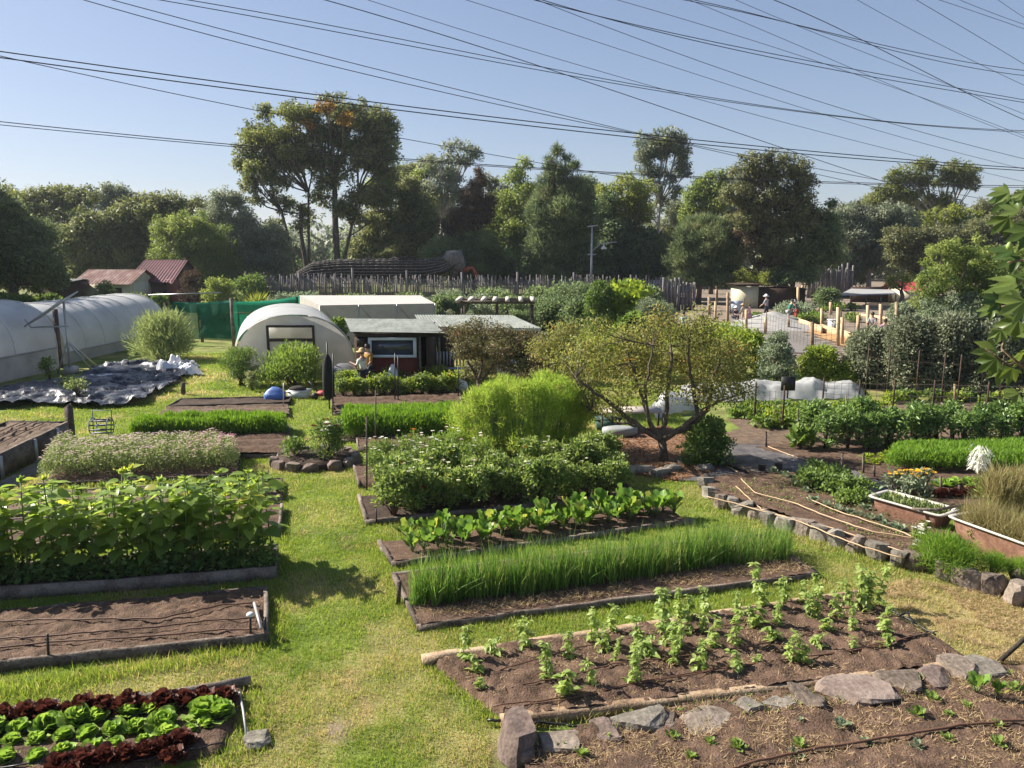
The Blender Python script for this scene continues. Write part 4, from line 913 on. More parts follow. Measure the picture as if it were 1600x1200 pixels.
stake(617, 552, 628, 'black steel post in the shed flowers, left of a pair', r=.022)
stake(622, 556, 628, 'black steel post in the shed flowers, right of a pair', r=.022)
stake(716, 570, 624, 'thin black post at the right end of the shed flower bed', r=.02)
stake(443, 598, 640, 'short grey stake at the end of the far left dark bed', galv, .016)
stake(286, 598, 616, 'short wooden stump post beside the black plastic', timber, .09)
stake(1553, 985, 1036, 'dark wooden pole leaning in at the right edge of the lawn', timber_dark, .03, lean=(62, 0))
# ------------------------------------------------------------------ right plot
PP = [bush('pepper_plant', 'vegetable plant', 'pepper', .8, R.uniform(1.0, 1.15), 620, .14, .055, 'fold', 28, .16, up=.1, z0=.1) for _ in range(5)]
pts = rowpts(g(1268, 702), g(1790, 694), 15, .08) + rowpts(g(1255, 690), g(1790, 680), 15, .1)
setout(PP, pts, 'tall glossy dark green pepper plant in the double row of the right plot', 'pepper plants in the right plot', (.85, 1.15), .02)
setout([bush('squash_plant', 'vegetable plant', 'fresh', .8, .5, 160, .2, .17, 'leaf', 14, .15, z0=.1)], [g(1248, 700)], 'broad pale-leaved plant at the left end of the pepper row', None, (1, 1), .02)
SQ = [bush('squash_plant', 'vegetable plant', ('vine', 'fresh', 'fresh')[i], .9, .34, 260, .14, .11, 'fold', 22, .15, z0=.1) for i in range(3)]
pts = rowpts(g(1165, 648), g(1380, 644), 10, .15) + rowpts(g(1160, 658), g(1370, 654), 10, .15) + rowpts(g(1180, 669), g(1300, 666), 6, .15)
setout(SQ, pts, 'low yellow-green vegetable plant in the fenced plot below the white net', 'low vegetable plants in the fenced plot', (.85, 1.2), .02)
setout(SQ, rowpts(g(1385, 628), g(1700, 630), 11, .25), 'low vegetable plant along the foot of the grey-green hedge', 'low vegetable plants along the hedge', (.8, 1.1), .02)
bed('low boarded bed with bare soil in the fenced plot', g(1300, 640), g(1470, 634), g(1480, 648), g(1300, 654), h=.15, w=.06, sh=.1, res=.3, sm=soil_pale)
sl = rosette('salad_seedling', 'seedling', 'vine', 16, .14, (.2, 1.4), .6)
setout([sl], rowpts(g(1345, 717), g(1500, 708), 14, .03) + rowpts(g(1345, 727), g(1400, 720), 5, .03), 'small yellow-green lettuce in the thin row in front of the peppers', 'young lettuces in front of the peppers', (.9, 1.3), .02)
G2 = rosette('green_lettuce', 'lettuce', 'lettuce', 34, .18, (.2, 1.45), .9); G3 = rosette('red_lettuce', 'lettuce', 'redlettuce', 36, .18, (.2, 1.45), .6)
setout([G2], rowpts(g(1455, 762), g(1720, 742), 18, .03), 'bright green lettuce in the row before the right carrots', 'green lettuces in the right plot', (.9, 1.2), .02)
setout([G3], rowpts(g(1452, 778), g(1720, 756), 19, .03), 'dark red lettuce in the row before the green lettuces', 'red lettuces in the right plot', (.9, 1.2), .02)
DG = [bush('potato_plant', 'vegetable plant', 'shrub', .8, .5, 420, .1, .07, 'fold', 26, .13, z0=.08) for _ in range(2)]
setout(DG, [g(x, y) for x, y in ((1262, 772), (1290, 778), (1318, 786), (1275, 760), (1305, 768))], 'dark green leafy bush at the back of the stone-edged bed', 'dark leafy bushes by the path', (.85, 1.05), .1)
setout([bush('herb_bush', 'herb', 'fresh', .75, .4, 420, .07, .05, 'fold', 26, .12, z0=.08)], [g(x, y) for x, y in ((1318, 800), (1340, 798), (1345, 782))], 'fresh green low herb at the left end of the first bathtub', 'fresh green herbs by the bathtub', (.85, 1.0), .1)
setout([rosette('cabbage_seedling', 'seedling', 'greyshrub', 12, .13, (.2, 1.3), .6)], [g(x, y) for x, y in ((1208, 752), (1226, 758), (1240, 768), (1258, 782), (1290, 806), (1308, 814), (1325, 818), (1342, 822), (1358, 826), (1374, 828), (1380, 838), (1395, 842), (1406, 845), (1350, 812), (1385, 818), (1415, 822), (1430, 828), (1268, 800))], 'small pale green cabbage seedling in the stone-edged bed', 'cabbage seedlings in the stone-edged bed', (.8, 1.3), .2)
pipes(['tan hose line nearest the stone edging', 'tan hose line second from the stone edging', 'tan hose line in the middle of the seedling bed', 'tan hose line at the back of the seedling bed'],
      [[(1105, 776), (1150, 787), (1200, 801), (1250, 815), (1300, 836), (1350, 855), (1412, 872)], [(1150, 760), (1172, 780), (1190, 796), (1230, 808), (1290, 822), (1360, 845), (1425, 867)],
       [(1158, 748), (1180, 770), (1240, 785), (1290, 806), (1360, 830), (1430, 842)], [(1260, 778), (1300, 795), (1350, 812), (1400, 828), (1445, 845)]], pipe_tan, .013, .26)
# bathtubs ------------------------------------------------------------
def tub(label, a, b, wid, hh, fill):
    a = Vector(a); b = Vector(b); ax = (b - a); L = ax.length; ax.normalize(); s = Vector((-ax.y, ax.x, 0))
    t = thing('bathtub_planter', label, 'bathtub', (a + b) / 2)
    n = 40; rings = []
    def oval(k, inset, z):
        out = []
        for i in range(n):
            th = 2 * PI * i / n; c, q = math.cos(th), math.sin(th); e = .2
            x = math.copysign(abs(c) ** e, c) * (L / 2 - inset * 1.6); y = math.copysign(abs(q) ** e, q) * (wid / 2 - inset)
            out.append((a + b) / 2 + ax * x + s * (y + wid / 2) + Vector((0, 0, z)))
        return out
    def skin_(prof, m, nm):
        V = []; 
        for ins, z in prof: V += [tuple(v) for v in oval(n, ins, z)]
        F = [(i * n + j, i * n + (j + 1) % n, (i + 1) * n + (j + 1) % n, (i + 1) * n + j) for i in range(len(prof) - 1) for j in range(n)]
        mb = MB(); mb.add(V, F); return mb.build(nm, m, t, smooth=True)
    skin_([(.16, .0), (.12, .05), (.06, hh * .6), (.045, hh - .03)], rust_tub, 'outer_shell')
    skin_([(.045, hh - .035), (.0, hh - .03), (-.012, hh - .005), (.0, hh + .012), (.035, hh + .008), (.048, hh - .02), (.1, hh - .2)], enamel, 'rim')
    mb = MB(); V = [tuple(v) for v in oval(n, .075, hh - .1)]; mb.add(V, [tuple(range(n))]); mb.build('soil', soil_dark, t)
    return t, ax, s, L, wid, hh
ta, tb = g(1352, 812), g(1462, 846)
T1 = tub('rusted old bathtub with a white rim planted with herbs, nearer the path', ta, tb + (tb - ta) * .04, .72, .5, 0)
tc, td = g(1474, 846), g(1640, 912)
T2 = tub('rusted old bathtub with a white rim full of dry grass, at the right edge', tc, td, .8, .5, 0)
def tubfill(T, n, L, lmn, tpl, label, W=.02, z=.1):
    t, ax, s, L_, wid, hh = T; u = N.uniform(-.42, .42, n); v = N.uniform(.15, .85, n); c = t.location
    P = np.array(c)[None] + u[:, None] * L_ * np.array(ax) + v[:, None] * wid * np.array(s); P[:, 2] = hh - .1
    D = np.stack([N.normal(0, .5, n), N.normal(0, .5, n), np.ones(n)], 1)
    V, F, r = leaves(P, D, runit(n), L * N.uniform(.5, 1.2, n), W, tpl); tag(mk('tub_plants', V, F, LM[lmn], r), label, 'plants', kind='stuff')
tubfill(T1, 700, .16, 'herb', 'fold', 'low herbs growing in the nearer bathtub', .04)
tubfill(T2, 2600, .55, 'dry', 'blade', 'tall dry grass growing in the right bathtub', .008)
mb = MB(); mb.tube([g(1425, 795, .53), g(1460, 797, .53), g(1512, 788, .56)], [.025, .03, .025], 7); tag(mb.build('wooden_stick', timber, org=g(1460, 797, .53)), 'grey branch laid across the ends of the bathtubs', 'stick')
# fennel and dry grass at right
FN = bush('fennel_plant', 'fennel', 'carrot', 1.0, .8, 3600, .11, .012, 'tri', 50, .2, z0=.06, stemm=stem_g, up=.9)
setout([FN], [g(1470, 902), g(1500, 905), g(1548, 908), g(1595, 915), g(1640, 925)], ['feathery green fennel at the end of the stone edging', 'feathery green fennel second from the stone edging', 'feathery green fennel in the middle of the right edge clump', 'feathery green fennel near the right edge of the photo', 'feathery green fennel outermost at the right'], 'fennel at the right edge', (.85, 1.0), .05, scs=[1, .88, .66, .58, .58])
DGm = bush('grass_tussock', 'dry grass', 'dry', .9, .85, 1600, .32, .012, 'blade', 30, .2, z0=.05, up=1.5)
setout([DGm], [g(1590, 800), g(1640, 815), g(1560, 812)], ['dry grass tussock behind the right bathtub', 'dry grass tussock at the far right behind the bathtub', 'dry grass tussock between the bathtubs and lettuces'], 'dry grass tussocks', (.8, 1.1), .02)
setout([bush('fern_plant', 'leafy plant', 'lettuce', .45, .8, 320, .12, .035, 'fold', 16, .1, z0=.1, up=.7)], [g(1540, 802)], 'upright bright green leafy plant behind the right bathtub', None, (1, 1), .02)
setout([bush('daisy_plant', 'flowering plant', 'fresh', .35, .22, 160, .06, .03, 'fold', 12, .07, flowers=[('white', 5)], fsize=.05, z0=.1)], [g(1428, 862), g(1432, 884), g(1440, 852), g(1520, 858), g(1447, 838)], 'small daisy with white blooms at the corner of the seedling bed', 'white daisies by the stone edge', (.8, 1.1), .16)
# yellow coneflowers
YF = [bush('coneflower_plant', 'flowering plant', 'greyshrub', .55, .85, 190, .12, .06, 'fold', 16, .13, flowers=[('yellow', 9), ('orange', 1)], fsize=.06, z0=.15) for _ in range(2)]
setout(YF, [g(1398, 792), g(1425, 800), g(1437, 790)], ['yellow coneflower nearest the path edge', 'yellow coneflower in front of its two neighbours', 'yellow coneflower beside the lettuce rows'], 'yellow coneflowers', (.85, 1), .02)
# white flowering tobacco
p = g(1525, 770); t = thing('white_trumpet_flower', 'tall plant with a hanging white trumpet flower head before the carrots', 'flowering plant', p)
mb = MB(); mb.tube([p, p + Vector((.02, 0, .6)), p + Vector((0, 0, 1.08))], [.016, .012, .008], 6); mb.build('stem', stem_g, t)
n = 26; V, F, r = leaves(np.tile(np.array(p) + A3(0, 0, .05), (n, 1)), polar(n, .1, 1.0), runit(n) + UP, N.uniform(.2, .34, n), .12, 'leaf'); mk('leaves', V, F, LM['lettuce'], r, parent=t)
n = 150; az = N.uniform(0, 6.28, n); d = N.uniform(.02, .17, n); hz = N.uniform(.62, 1.12, n)
P = np.array(p) + np.stack([np.cos(az) * d, np.sin(az) * d, hz], 1); D = np.stack([np.cos(az) * .6, np.sin(az) * .6, np.full(n, -1.0)], 1)
V, F, r = leaves(P, D, runit(n), N.uniform(.12, .2, n), .03, 'quad'); V2, F2, r2 = leaves(P + nrm(D) * .16, runit(n), D, .05, .05, 'quad'); V, F, r = joinG([(V, F, r), (V2, F2, r2)])
mk('flower_head', V, F, PET['white'], r, parent=t)
for x, y0, y1, l_ in ((1316, 709, 733, 'short square stake at the near edge of the pepper row'), (1349, 709, 740, 'square stake at the corner of the young lettuce row'), (1366, 728, 746, 'shortest square stake by the young lettuces'), (1470, 744, 774, 'leaning grey stake in front of the red lettuces'), (1499, 758, 776, 'little white-topped stake in front of the red lettuces'), (1197, 674, 700, 'stubby stake with a pale knob beside the weed mat path')):
    stake(x, y0, y1, l_, timber, .022, True)
pipes('dark hose curving past the yellow coneflowers', [[(1435, 768), (1460, 776), (1500, 779), (1540, 778), (1600, 776)]], pipe_black, .014, .04)
pipes('pale pipe along the near edge of the pepper soil', [[(1200, 698), (1225, 707), (1245, 715), (1290, 726)]], pipe_tan, .016, .05)
pipes('pale edging strip between the weed mat and the seedling bed', [[(1135, 728), (1160, 742), (1172, 745)]], pipe_tan, .02, .05)
# boards on the path
t = thing('board_deck', 'flat grey board walk lying on the weed mat path', 'boards', g(1170, 730))
c = [g(1112, 722), g(1168, 716), g(1238, 738), g(1178, 746)]
for i in range(5):
    f0, f1 = i / 5 + .01, (i + 1) / 5 - .01; mb = MB()
    a0, b0 = lerp(c[0], c[3], (f0 + f1) / 2), lerp(c[1], c[2], (f0 + f1) / 2); mb.beam(a0 + Vector((0, 0, .1)), b0 + Vector((0, 0, .1)), (c[3] - c[0]).length / 5 - .012, .035); mb.build('board', timber, t)
for q in ((1190, 742), (1216, 740)):
    mb = MB(); mb.lathe(g(*q) + Vector((0, 0, .0)), [(.09, 0), (.09, .24), (.07, .26)], 9); tag(mb.build('timber_stump', timber_dark, org=g(*q)), 'dark sawn stump standing at the %s end of the boards' % ('left' if q[0] < 1200 else 'right'), 'stump')
o = rock(.28, .16, .09, 400, rock_p, 'rock', at_=g(1190, 668) + Vector((0, 0, .06))); tag(o, 'smooth tan stone lying at the foot of the wire fence', 'stone')
# ------------------------------------------------------------------ wire fence
def wirefence(label, posts, hh, mat, wires=6, cross=.3, pr=.024, r=.006, name='wire_fence', pm=None, caps=None):
    t = thing(name, label, 'fence', posts[0])
    for p in posts:
        mb = MB(); mb.beam(p - Vector((0, 0, .05)), p + Vector((0, 0, hh * R.uniform(1.0, 1.08))), pr * 2, pr * 1.4); mb.build('post', pm or rust, t)
    mb = MB()
    for i in range(len(posts) - 1):
        a, b = posts[i], posts[i + 1]
        for k in range(wires):
            z = hh * (k + .4) / wires * 1.0; mb.tube([a + Vector((0, 0, z)), lerp(a, b, .5) + Vector((0, 0, z - .015)), b + Vector((0, 0, z))], r, 3, False)
        if cross:
            n = int((b - a).length / cross)
            for j in range(n):
                q = lerp(a, b, (j + .5) / n); mb.tube([q + Vector((0, 0, hh * .1)), q + Vector((0, 0, hh * .93))], r, 3, False)
    mb.build('wires', mat, t); return t
FPX_ = [(1178, 666), (1222, 674), (1284, 642), (1340, 647), (1394, 648), (1456, 650)]
wirefence('sagging wire mesh fence on dark pickets round the low vegetables', [g(1178, 664), g(1222, 671), ], 1.25, wire_m, 6, .16)
wirefence('long wire mesh fence on rusty pickets crossing behind the peppers', [g(x, y) for x, y in ((1284, 645), (1340, 648), (1394, 648), (1456, 650), (1540, 652), (1640, 655), (1740, 658))], 1.15, wire_m, 6, .2)
wirefence('tall dark mesh fence in front of the grey-green hedge', [g(x, y) for x, y in ((1352, 618), (1385, 622), (1430, 628), (1470, 632), (1495, 634), (1530, 636), (1560, 638), (1600, 640), (1660, 642), (1720, 644))], 1.8, rust, 3, .45, .02, .008, pm=rust)
for x, y0, y1 in ((1247, 640, 700), (1322, 618, 690)): stake(x, y0, y1, 'thin grey stake rising from the pepper row, %s of two' % ('left' if x < 1300 else 'right'), timber, .02)
for x, y0, y1, w in ((1492, 600, 640, 'left'), (1585, 608, 648, 'right')): stake(x, y0, y1, 'pale timber stake in the dark mesh fence, %s of two' % w, timber_tan, .03, True)
# row cover net
def drape(name, label, A, B, C, D, prof, m, cat='net', nu=90, nv=24, amp=.05, org=None):
    u, v = np.meshgrid(np.linspace(0, 1, nu), np.linspace(0, 1, nv), indexing='ij')
    q = [np.array(p) for p in (A, B, C, D)]
    P = ((1 - u) * (1 - v))[..., None] * q[0] + (u * (1 - v))[..., None] * q[1] + (u * v)[..., None] * q[2] + ((1 - u) * v)[..., None] * q[3]
    P[..., 2] = np.interp(u, [a for a, _ in prof], [b for _, b in prof]) * np.clip(np.sin(v * PI) * 1.25, 0, 1) + (fbm(P[..., 0] * 3, P[..., 1] * 3, 3, 8) - .45) * amp * 2 + .03
    V, F = grid(P); o = mk(name, V, F, m, smooth=True, org=sum((Vector(p) for p in (A, B, C, D)), Vector()) / 4); tag(o, label, cat); return o
drape('crop_net', 'long white crop net draped in humps over a bed behind the wire fence', g(1065, 614), g(1345, 608), g(1352, 624), g(1060, 630), [(0, .3), (.1, .42), (.3, .42), (.4, .56), (.48, .44), (.6, .4), (.68, .55), (.72, .6), (.78, .38), (.85, .4), (.93, .44), (1, .1)], net_w, amp=.09)
mb = MB(); c = g(1230, 626); mb.box(c + Vector((0, 0, .62)), (.5, .05, .5)); mb.beam(c, c + Vector((0, 0, .5)), .04, .04); tag(mb.build('black_sign_board', black_paint, org=c), 'small square black board on a peg in front of the white net', 'board')
drape('crop_net', 'smaller white net heap seen through the apple tree', g(1010, 640), g(1070, 626), g(1090, 640), g(1025, 656), [(0, .1), (.3, .6), (.7, .4), (1, .1)], net_w, amp=.1, nu=30)
# cart under the apple tree
b = g(985, 672); t = thing('low_table', 'cluttered low table with a pale cloth top behind the apple trunk', 'table', b)
mb = MB(); mb.box(b + Vector((0, 0, .62)), (1.7, .8, .05)); mb.build('table_top', plain('pale_beige_cloth', (.42, .36, .32), .9), t)
for sx in (-.9, .9):
    for sy in (-.38, .38): mb = MB(); mb.box(b + Vector((sx, sy, .3)), (.06, .06, .59)); mb.build('leg', timber, t)
b = g(950, 672); mb = MB(); mb.box(b + Vector((0, 0, .2)), (.7, .45, .3)); mb.box(b + Vector((0, 0, .37)), (.76, .5, .05)); tag(mb.build('green_crate', plain('dark_green_plastic', (.04, .1, .075)), org=b), 'dark green crate left of the low table', 'crate')
b = g(968, 682); mb = MB(); mb.lathe(b, [(.28, .02), (.38, .1), (.36, .26), (.2, .3), (.02, .27)], 14, 1.4, .8); tag(mb.build('grey_sack', plain('grey_sacking', (.25, .26, .26)), org=b, smooth=True), 'slumped grey sack in front of the low table', 'sack')
# ------------------------------------------------------------------ shed
def corr(mb, A, B, C, D, pitch=.15, amp=.018, up=.0, seg=4):
    "corrugated sheet; ribs run A->D"
    A, B, C, D = [np.array(p, float) for p in (A, B, C, D)]
    n = int(np.linalg.norm(B - A) / pitch) * seg; u = np.linspace(0, 1, n + 1)
    rows = []
    for v in (0, 1):
        P = (A + (B - A) * u[:, None]) * (1 - v) + (D + (C - D) * u[:, None]) * v; P[:, 2] += amp * np.sin(np.arange(n + 1) * 2 * PI / seg) + up; rows.append(P)
    V, F = grid(np.stack(rows)); mb.add(V, [tuple(f) for f in F]); Vb = V.copy(); Vb[:, 2] -= .012; mb.add(Vb, [tuple(f[::-1]) for f in F])
def wallbox(mb, a, b, z0, z1, th=.08):
    mb.beam(Vector((a[0], a[1], (z0 + z1) / 2)), Vector((b[0], b[1], (z0 + z1) / 2)), th, z1 - z0)
YS = 29.6
def sx(px, Y=YS): return at(px, 560, Y).x
xl, xr = sx(556), sx(690); zt = 2.2; YB = 32.8
t = thing('garden_shed', 'small dark shed with a red panel, white framed window and flat tin roof', 'shed', ((xl + xr) / 2, YS, 0))
xlb = xl - .05
mb = MB(); wallbox(mb, (xl, YS + .05), (xlb, YB), .0, zt + .02); mb.build('side_wall', ply, t)
zw = lambda py: at(600, py, YS).z
mb = MB(); z0, z1 = zw(558), zw(527)
wallbox(mb, (xl - .04, YS), (sx(577), YS), 0, zt); wallbox(mb, (sx(577), YS), (sx(656), YS), z1, zt); wallbox(mb, (sx(652), YS), (sx(656), YS), 0, z1)
wallbox(mb, (xl, YB), (sx(668), YB), 0, zt + .1); wallbox(mb, (sx(668), YS), (sx(668), YB), 0, zt); mb.build('wall', wall_dark, t)
mb = MB(); wallbox(mb, (sx(577), YS + .02), (sx(652), YS + .02), 0, z0, .06); mb.build('red_panel', wall_red, t)
f = thing('window', None, None); f.parent = t; WP[f.name] = WP[t.name]
mb = MB(); xa, xb = sx(577), sx(651.5)
for (a, b) in (((xa, z0 + .05), (xb, z0 + .05)), ((xa, z1 - .05), (xb, z1 - .05))): mb.beam((a[0], YS - .09, a[1]), (b[0], YS - .09, b[1]), .1, .1)
for x in (xa + .06, xb - .06): mb.box((x, YS - .09, (z0 + z1) / 2), (.12, .098, z1 - z0))
frame = mb.build('window_frame', plain('pale_blue_paint', (.62, .68, .76)), f); mb = MB(); mb.box(((xa + xb) / 2, YS - .06, (z0 + z1) / 2), (xb - xa - .2, .02, z1 - z0 - .16)); mb.build('pane', glass, f)
mb = MB(); mb.box((sx(566), YS - .05, zw(533)), (.36, .03, .42)); mb.build('vent_grille', black_paint, t)
for px, m_ in ((657, timber), (687, timber)):
    mb = MB(); mb.box((sx(px), YS - .06, 1.08), (.07, .09, 2.16)); mb.build('post', m_, t)
mb = MB(); mb.beam((xl, YS - .09, zt - .06), (sx(694), YS - .09, zt - .06), .06, .2); mb.build('fascia', timber_dark, t)
mb = MB(); corr(mb, (sx(555) - .05, YS - .45, zt + .07), (at(538, 505, YB + .3).x, YB + .4, zt + .22), (at(672, 505, YB + .3).x, YB + .4, zt + .2), (sx(697), YS - .45, zt + .02), .55, .018); mb.build('roof', tin, t)
mb = MB(); wallbox(mb, (sx(668) + .05, YB - .02), (sx(700), YB - .02), 0, 2.1, .05); mb.build('back_panel', wall_dark, t)
# lean-to roof
Yf, Yb = 33.6, 38; zf = 2.05
A = at(676, 512, Yf); D = at(648, 500, Yb)
t = thing('open_shelter', 'open lean-to with a pale corrugated roof right of the shed', 'shelter', (A.x + 2, 36, 0))
mb = MB(); corr(mb, (sx(660, Yf), Yf, zf), (sx(846, Yf), Yf, zf - .1), (at(800, 500, Yb).x, Yb, zf + .12), (at(648, 500, Yb).x, Yb, zf + .14), .14, .016); mb.build('roof', tin, t)
mb = MB(); mb.beam((sx(690, Yf), Yf + .08, zf - .1), (sx(845, Yf), Yf + .08, zf - .16), .06, .12); mb.build('gutter', white_p, t)
for px, y_ in ((843, Yf + .1), (775, Yf + .1), (700, Yf + .1), (798, Yb - .1), (720, Yb - .1)):
    mb = MB(); mb.box((sx(px, y_), y_, zf / 2 - .07), (.09, .09, zf - .14)); mb.build('post', timber, t)
mb = MB(); wallbox(mb, (sx(690, Yb), Yb - .1), (sx(840, Yb), Yb - .1), 0, 1.7, .05); mb.build('back_wall', wall_dark, t)
p = Vector((sx(705, 31.5), 31.5, 0)); t = thing('garden_bench', 'grey slatted bench under the lean-to roof', 'bench', p)
mb = MB()
for i in range(4): mb.box(p + Vector((0, -.15 + .12 * i, .5)), (1.35, .1, .04))
mb.build('seat', galv, t); mb = MB()
for i in range(10): mb.box(p + Vector((-.62 + i * .138, .32, .85)), (.07, .03, .62))
mb.build('backrest', galv, t)
for x in (-.6, .6): mb = MB(); mb.box(p + Vector((x, 0, .24)), (.06, .5, .47)); mb.build('leg', timber_dark, t)
def bag(name, label, p, w, d, h, m, cat='bag', seed=1, parent=None):
    n = 18; k = 9; V = []; rr = random.Random(seed)
    for i in range(k):
        f = i / (k - 1); rad = (1 - f ** 3 * .75) * (.85 + .2 * math.sin(f * 3))
        for j in range(n):
            a = 2 * PI * j / n; q = 1 + rr.uniform(-.07, .07); V.append((p[0] + w / 2 * rad * q * math.copysign(abs(math.cos(a)) ** .7, math.cos(a)), p[1] + d / 2 * rad * q * math.copysign(abs(math.sin(a)) ** .7, math.sin(a)), p[2] + h * f + rr.uniform(-.02, .02) * (i > 0)))
    F = [(i * n + j, i * n + (j + 1) % n, (i + 1) * n + (j + 1) % n, (i + 1) * n + j) for i in range(k - 1) for j in range(n)] + [tuple((k - 1) * n + j for j in range(n))]
    mb = MB(); mb.add(V, F); return tag(mb.build(name, m, org=p, smooth=True), label, cat)
bag('white_sack', 'white woven sack leaning against the red shed wall', Vector((sx(613, 29.1), 29.1, 0)), .5, .35, 1.02, white_bag, seed=3)
bag('white_sack', 'white sack slumped on the ground right of the shed door', Vector((sx(712, 29), 29.0, 0)), .95, .6, .5, white_bag, seed=4)
bag('blue_bag', 'blue plastic bag on the grass beside the hoop house shrubs', g(430, 626), .78, .6, .5, blue_bag, seed=5)
bag('grey_sack', 'grey bag under the lean-to, left of two', Vector((sx(785, 33), 33, 0)), .5, .5, .5, white_bag, seed=6)
bag('grey_sack', 'grey bag under the lean-to, right of two', Vector((sx(802, 33.3), 33.3, 0)), .6, .5, .6, white_bag, seed=7)
bag('dark_sheet_bundle', 'grey tarpaulin bundle at the right foot of the hoop house', Vector((sx(537, 30.5), 30.5, 0)), 1.6, .9, .85, plain('grey_tarp', (.12, .13, .14), .5), seed=8)
b = g(468, 621); t = thing('white_tub', 'shallow white tub with dark rags on the grass by the blue bag', 'tub', b)
mb = MB(); mb.box(b + Vector((0, 0, .13)), (.72, .5, .26)); mb.box(b + Vector((0, 0, .27)), (.8, .58, .03)); mb.build('tub', white_p, t); mb = MB(); mb.lathe(b + Vector((-.05, 0, .27)), [(.3, 0), (.28, .1), (.12, .16), (.02, .15)], 10, 1.1, .8); mb.build('rags', timber_dark, t, smooth=True)
b = g(502, 623); t = thing('hand_mower', 'small red and black hand mower at the edge of the shrubs', 'mower', b)
mb = MB(); mb.box(b + Vector((.1, 0, .2)), (.4, .35, .16)); mb.build('body', plain('red_paint', (.3, .02, .03)), t)
for x in (-.18, .32):
    mb = MB(); mb.tube([b + Vector((x, -.22, .13)), b + Vector((x, -.17, .13))], .13, 12); mb.build('wheel', black_paint, t)
mb = MB(); mb.tube([b + Vector((-.1, 0, .26)), b + Vector((-.45, .1, .62))], .018, 6); mb.build('handle', black_paint, t)
# furled black parasol
b = g(515, 640); t = thing('furled_parasol', 'furled black garden parasol standing before the hoop house', 'parasol', b)
mb = MB(); mb.tube([b, b + Vector((0, 0, 2.3))], .025, 7); mb.build('pole', black_paint, t); mb = MB(); mb.lathe(b, [(.06, .35), (.2, .5), (.2, 1.2), (.17, 1.6), (.06, 1.85), (.03, 1.9)], 9); mb.build('canopy', plain('black_canvas', (.01, .01, .011), .9), t)
# ------------------------------------------------------------------ hoop house
def tunnel(mb, A, B, W, hgt, n=28, m=14, k=.5, z0=0.0, sagn=0):
    "arched skin from A to B (centre line), half-oval section"
    A = Vector(A); B = Vector(B); d = (B - A).normalized(); s = Vector((d.y, -d.x, 0)); P = []
    for i in range(m + 1):
        c = lerp(A, B, i / m); row = []
        for j in range(n + 1):
            th = PI * j / n; x = -math.copysign(abs(math.cos(th)) ** .9, math.cos(th)) * W / 2; z = z0 + math.sin(th) ** k * (hgt - z0)
            sg = sagn * (1 - abs(2 * ((i * .5) % 1) - 1)) if sagn else 0
            row.append(tuple(c + s * x + Vector((0, 0, z - sg))))
        P.append(row)
    V, F = grid(np.array(P)); mb.add(V, [tuple(f) for f in F])
fc = at(461, 580, 32.8); fc.z = 0; bc = at(452, 560, 40); bc.z = 0; HW, HH = 5.15, 2.62
fx = lambda px: at(px, 570, 32.8).x
fz = lambda py: at(460, py, 32.8).z
t = thing('hoop_greenhouse', 'rounded white plastic hoop greenhouse with an open front beside the shed', 'greenhouse', fc)
mb = MB(); tunnel(mb, fc, bc, HW, HH, 30, 12, .72, sagn=.02); mb.build('cover', film, t, smooth=True)
mb = MB(); tunnel(mb, fc + Vector((0, -.02, 0)), fc + Vector((0, .1, 0)), HW + .05, HH + .03, 30, 1, .72); mb.build('front_hoop', galv, t, smooth=True)
def archz(x): 
    q = min(1, abs(x) / (HW / 2)); th = math.acos(min(1, q ** (1 / .9))); return max(.01, math.sin(th) ** .72 * HH)
mb = MB(); xo = (fx(421) - fc.x, fx(492) - fc.x); zo = fz(512); zb_ = fz(531)
xs_ = [x for x in np.linspace(-HW / 2 + .02, HW / 2 - .02, 41)]; xs_ = sorted(set(xs_ + [xo[0], xo[1]]))
for a, b in zip(xs_[:-1], xs_[1:]):
    y = fc.y + .04; za, zb2 = archz(a) - .03, archz(b) - .03
    lo = 0 if not (a >= xo[0] - 1e-6 and b <= xo[1] + 1e-6) else zo
    if lo < min(za, zb2): mb.add([(fc.x + a, y, lo), (fc.x + b, y, lo), (fc.x + b, y, zb2), (fc.x + a, y, za)], [(0, 1, 2, 3)])
    if lo: mb.add([(fc.x + a, y, 0), (fc.x + b, y, 0), (fc.x + b, y, zb_), (fc.x + a, y, zb_)], [(0, 1, 2, 3)])
mb.build('front_wall', film_cream, t)
mb = MB()
for x in xo: mb.box((fc.x + x, fc.y - .02, zo / 2 + .05), (.09, .1, zo + .1))
mb.box((fc.x + sum(xo) / 2, fc.y - .03, zo + .06), (xo[1] - xo[0] - .1, .08, .1)); mb.box((fc.x + sum(xo) / 2, fc.y - .03, zb_), (xo[1] - xo[0] - .1, .08, .13)); mb.build('door_frame', timber_dark, t)
mb = MB(); mb.box((bc.x, bc.y - .1, 1.0), (HW * .8, .03, 1.9)); mb.build('back_wall', film_cream, t)
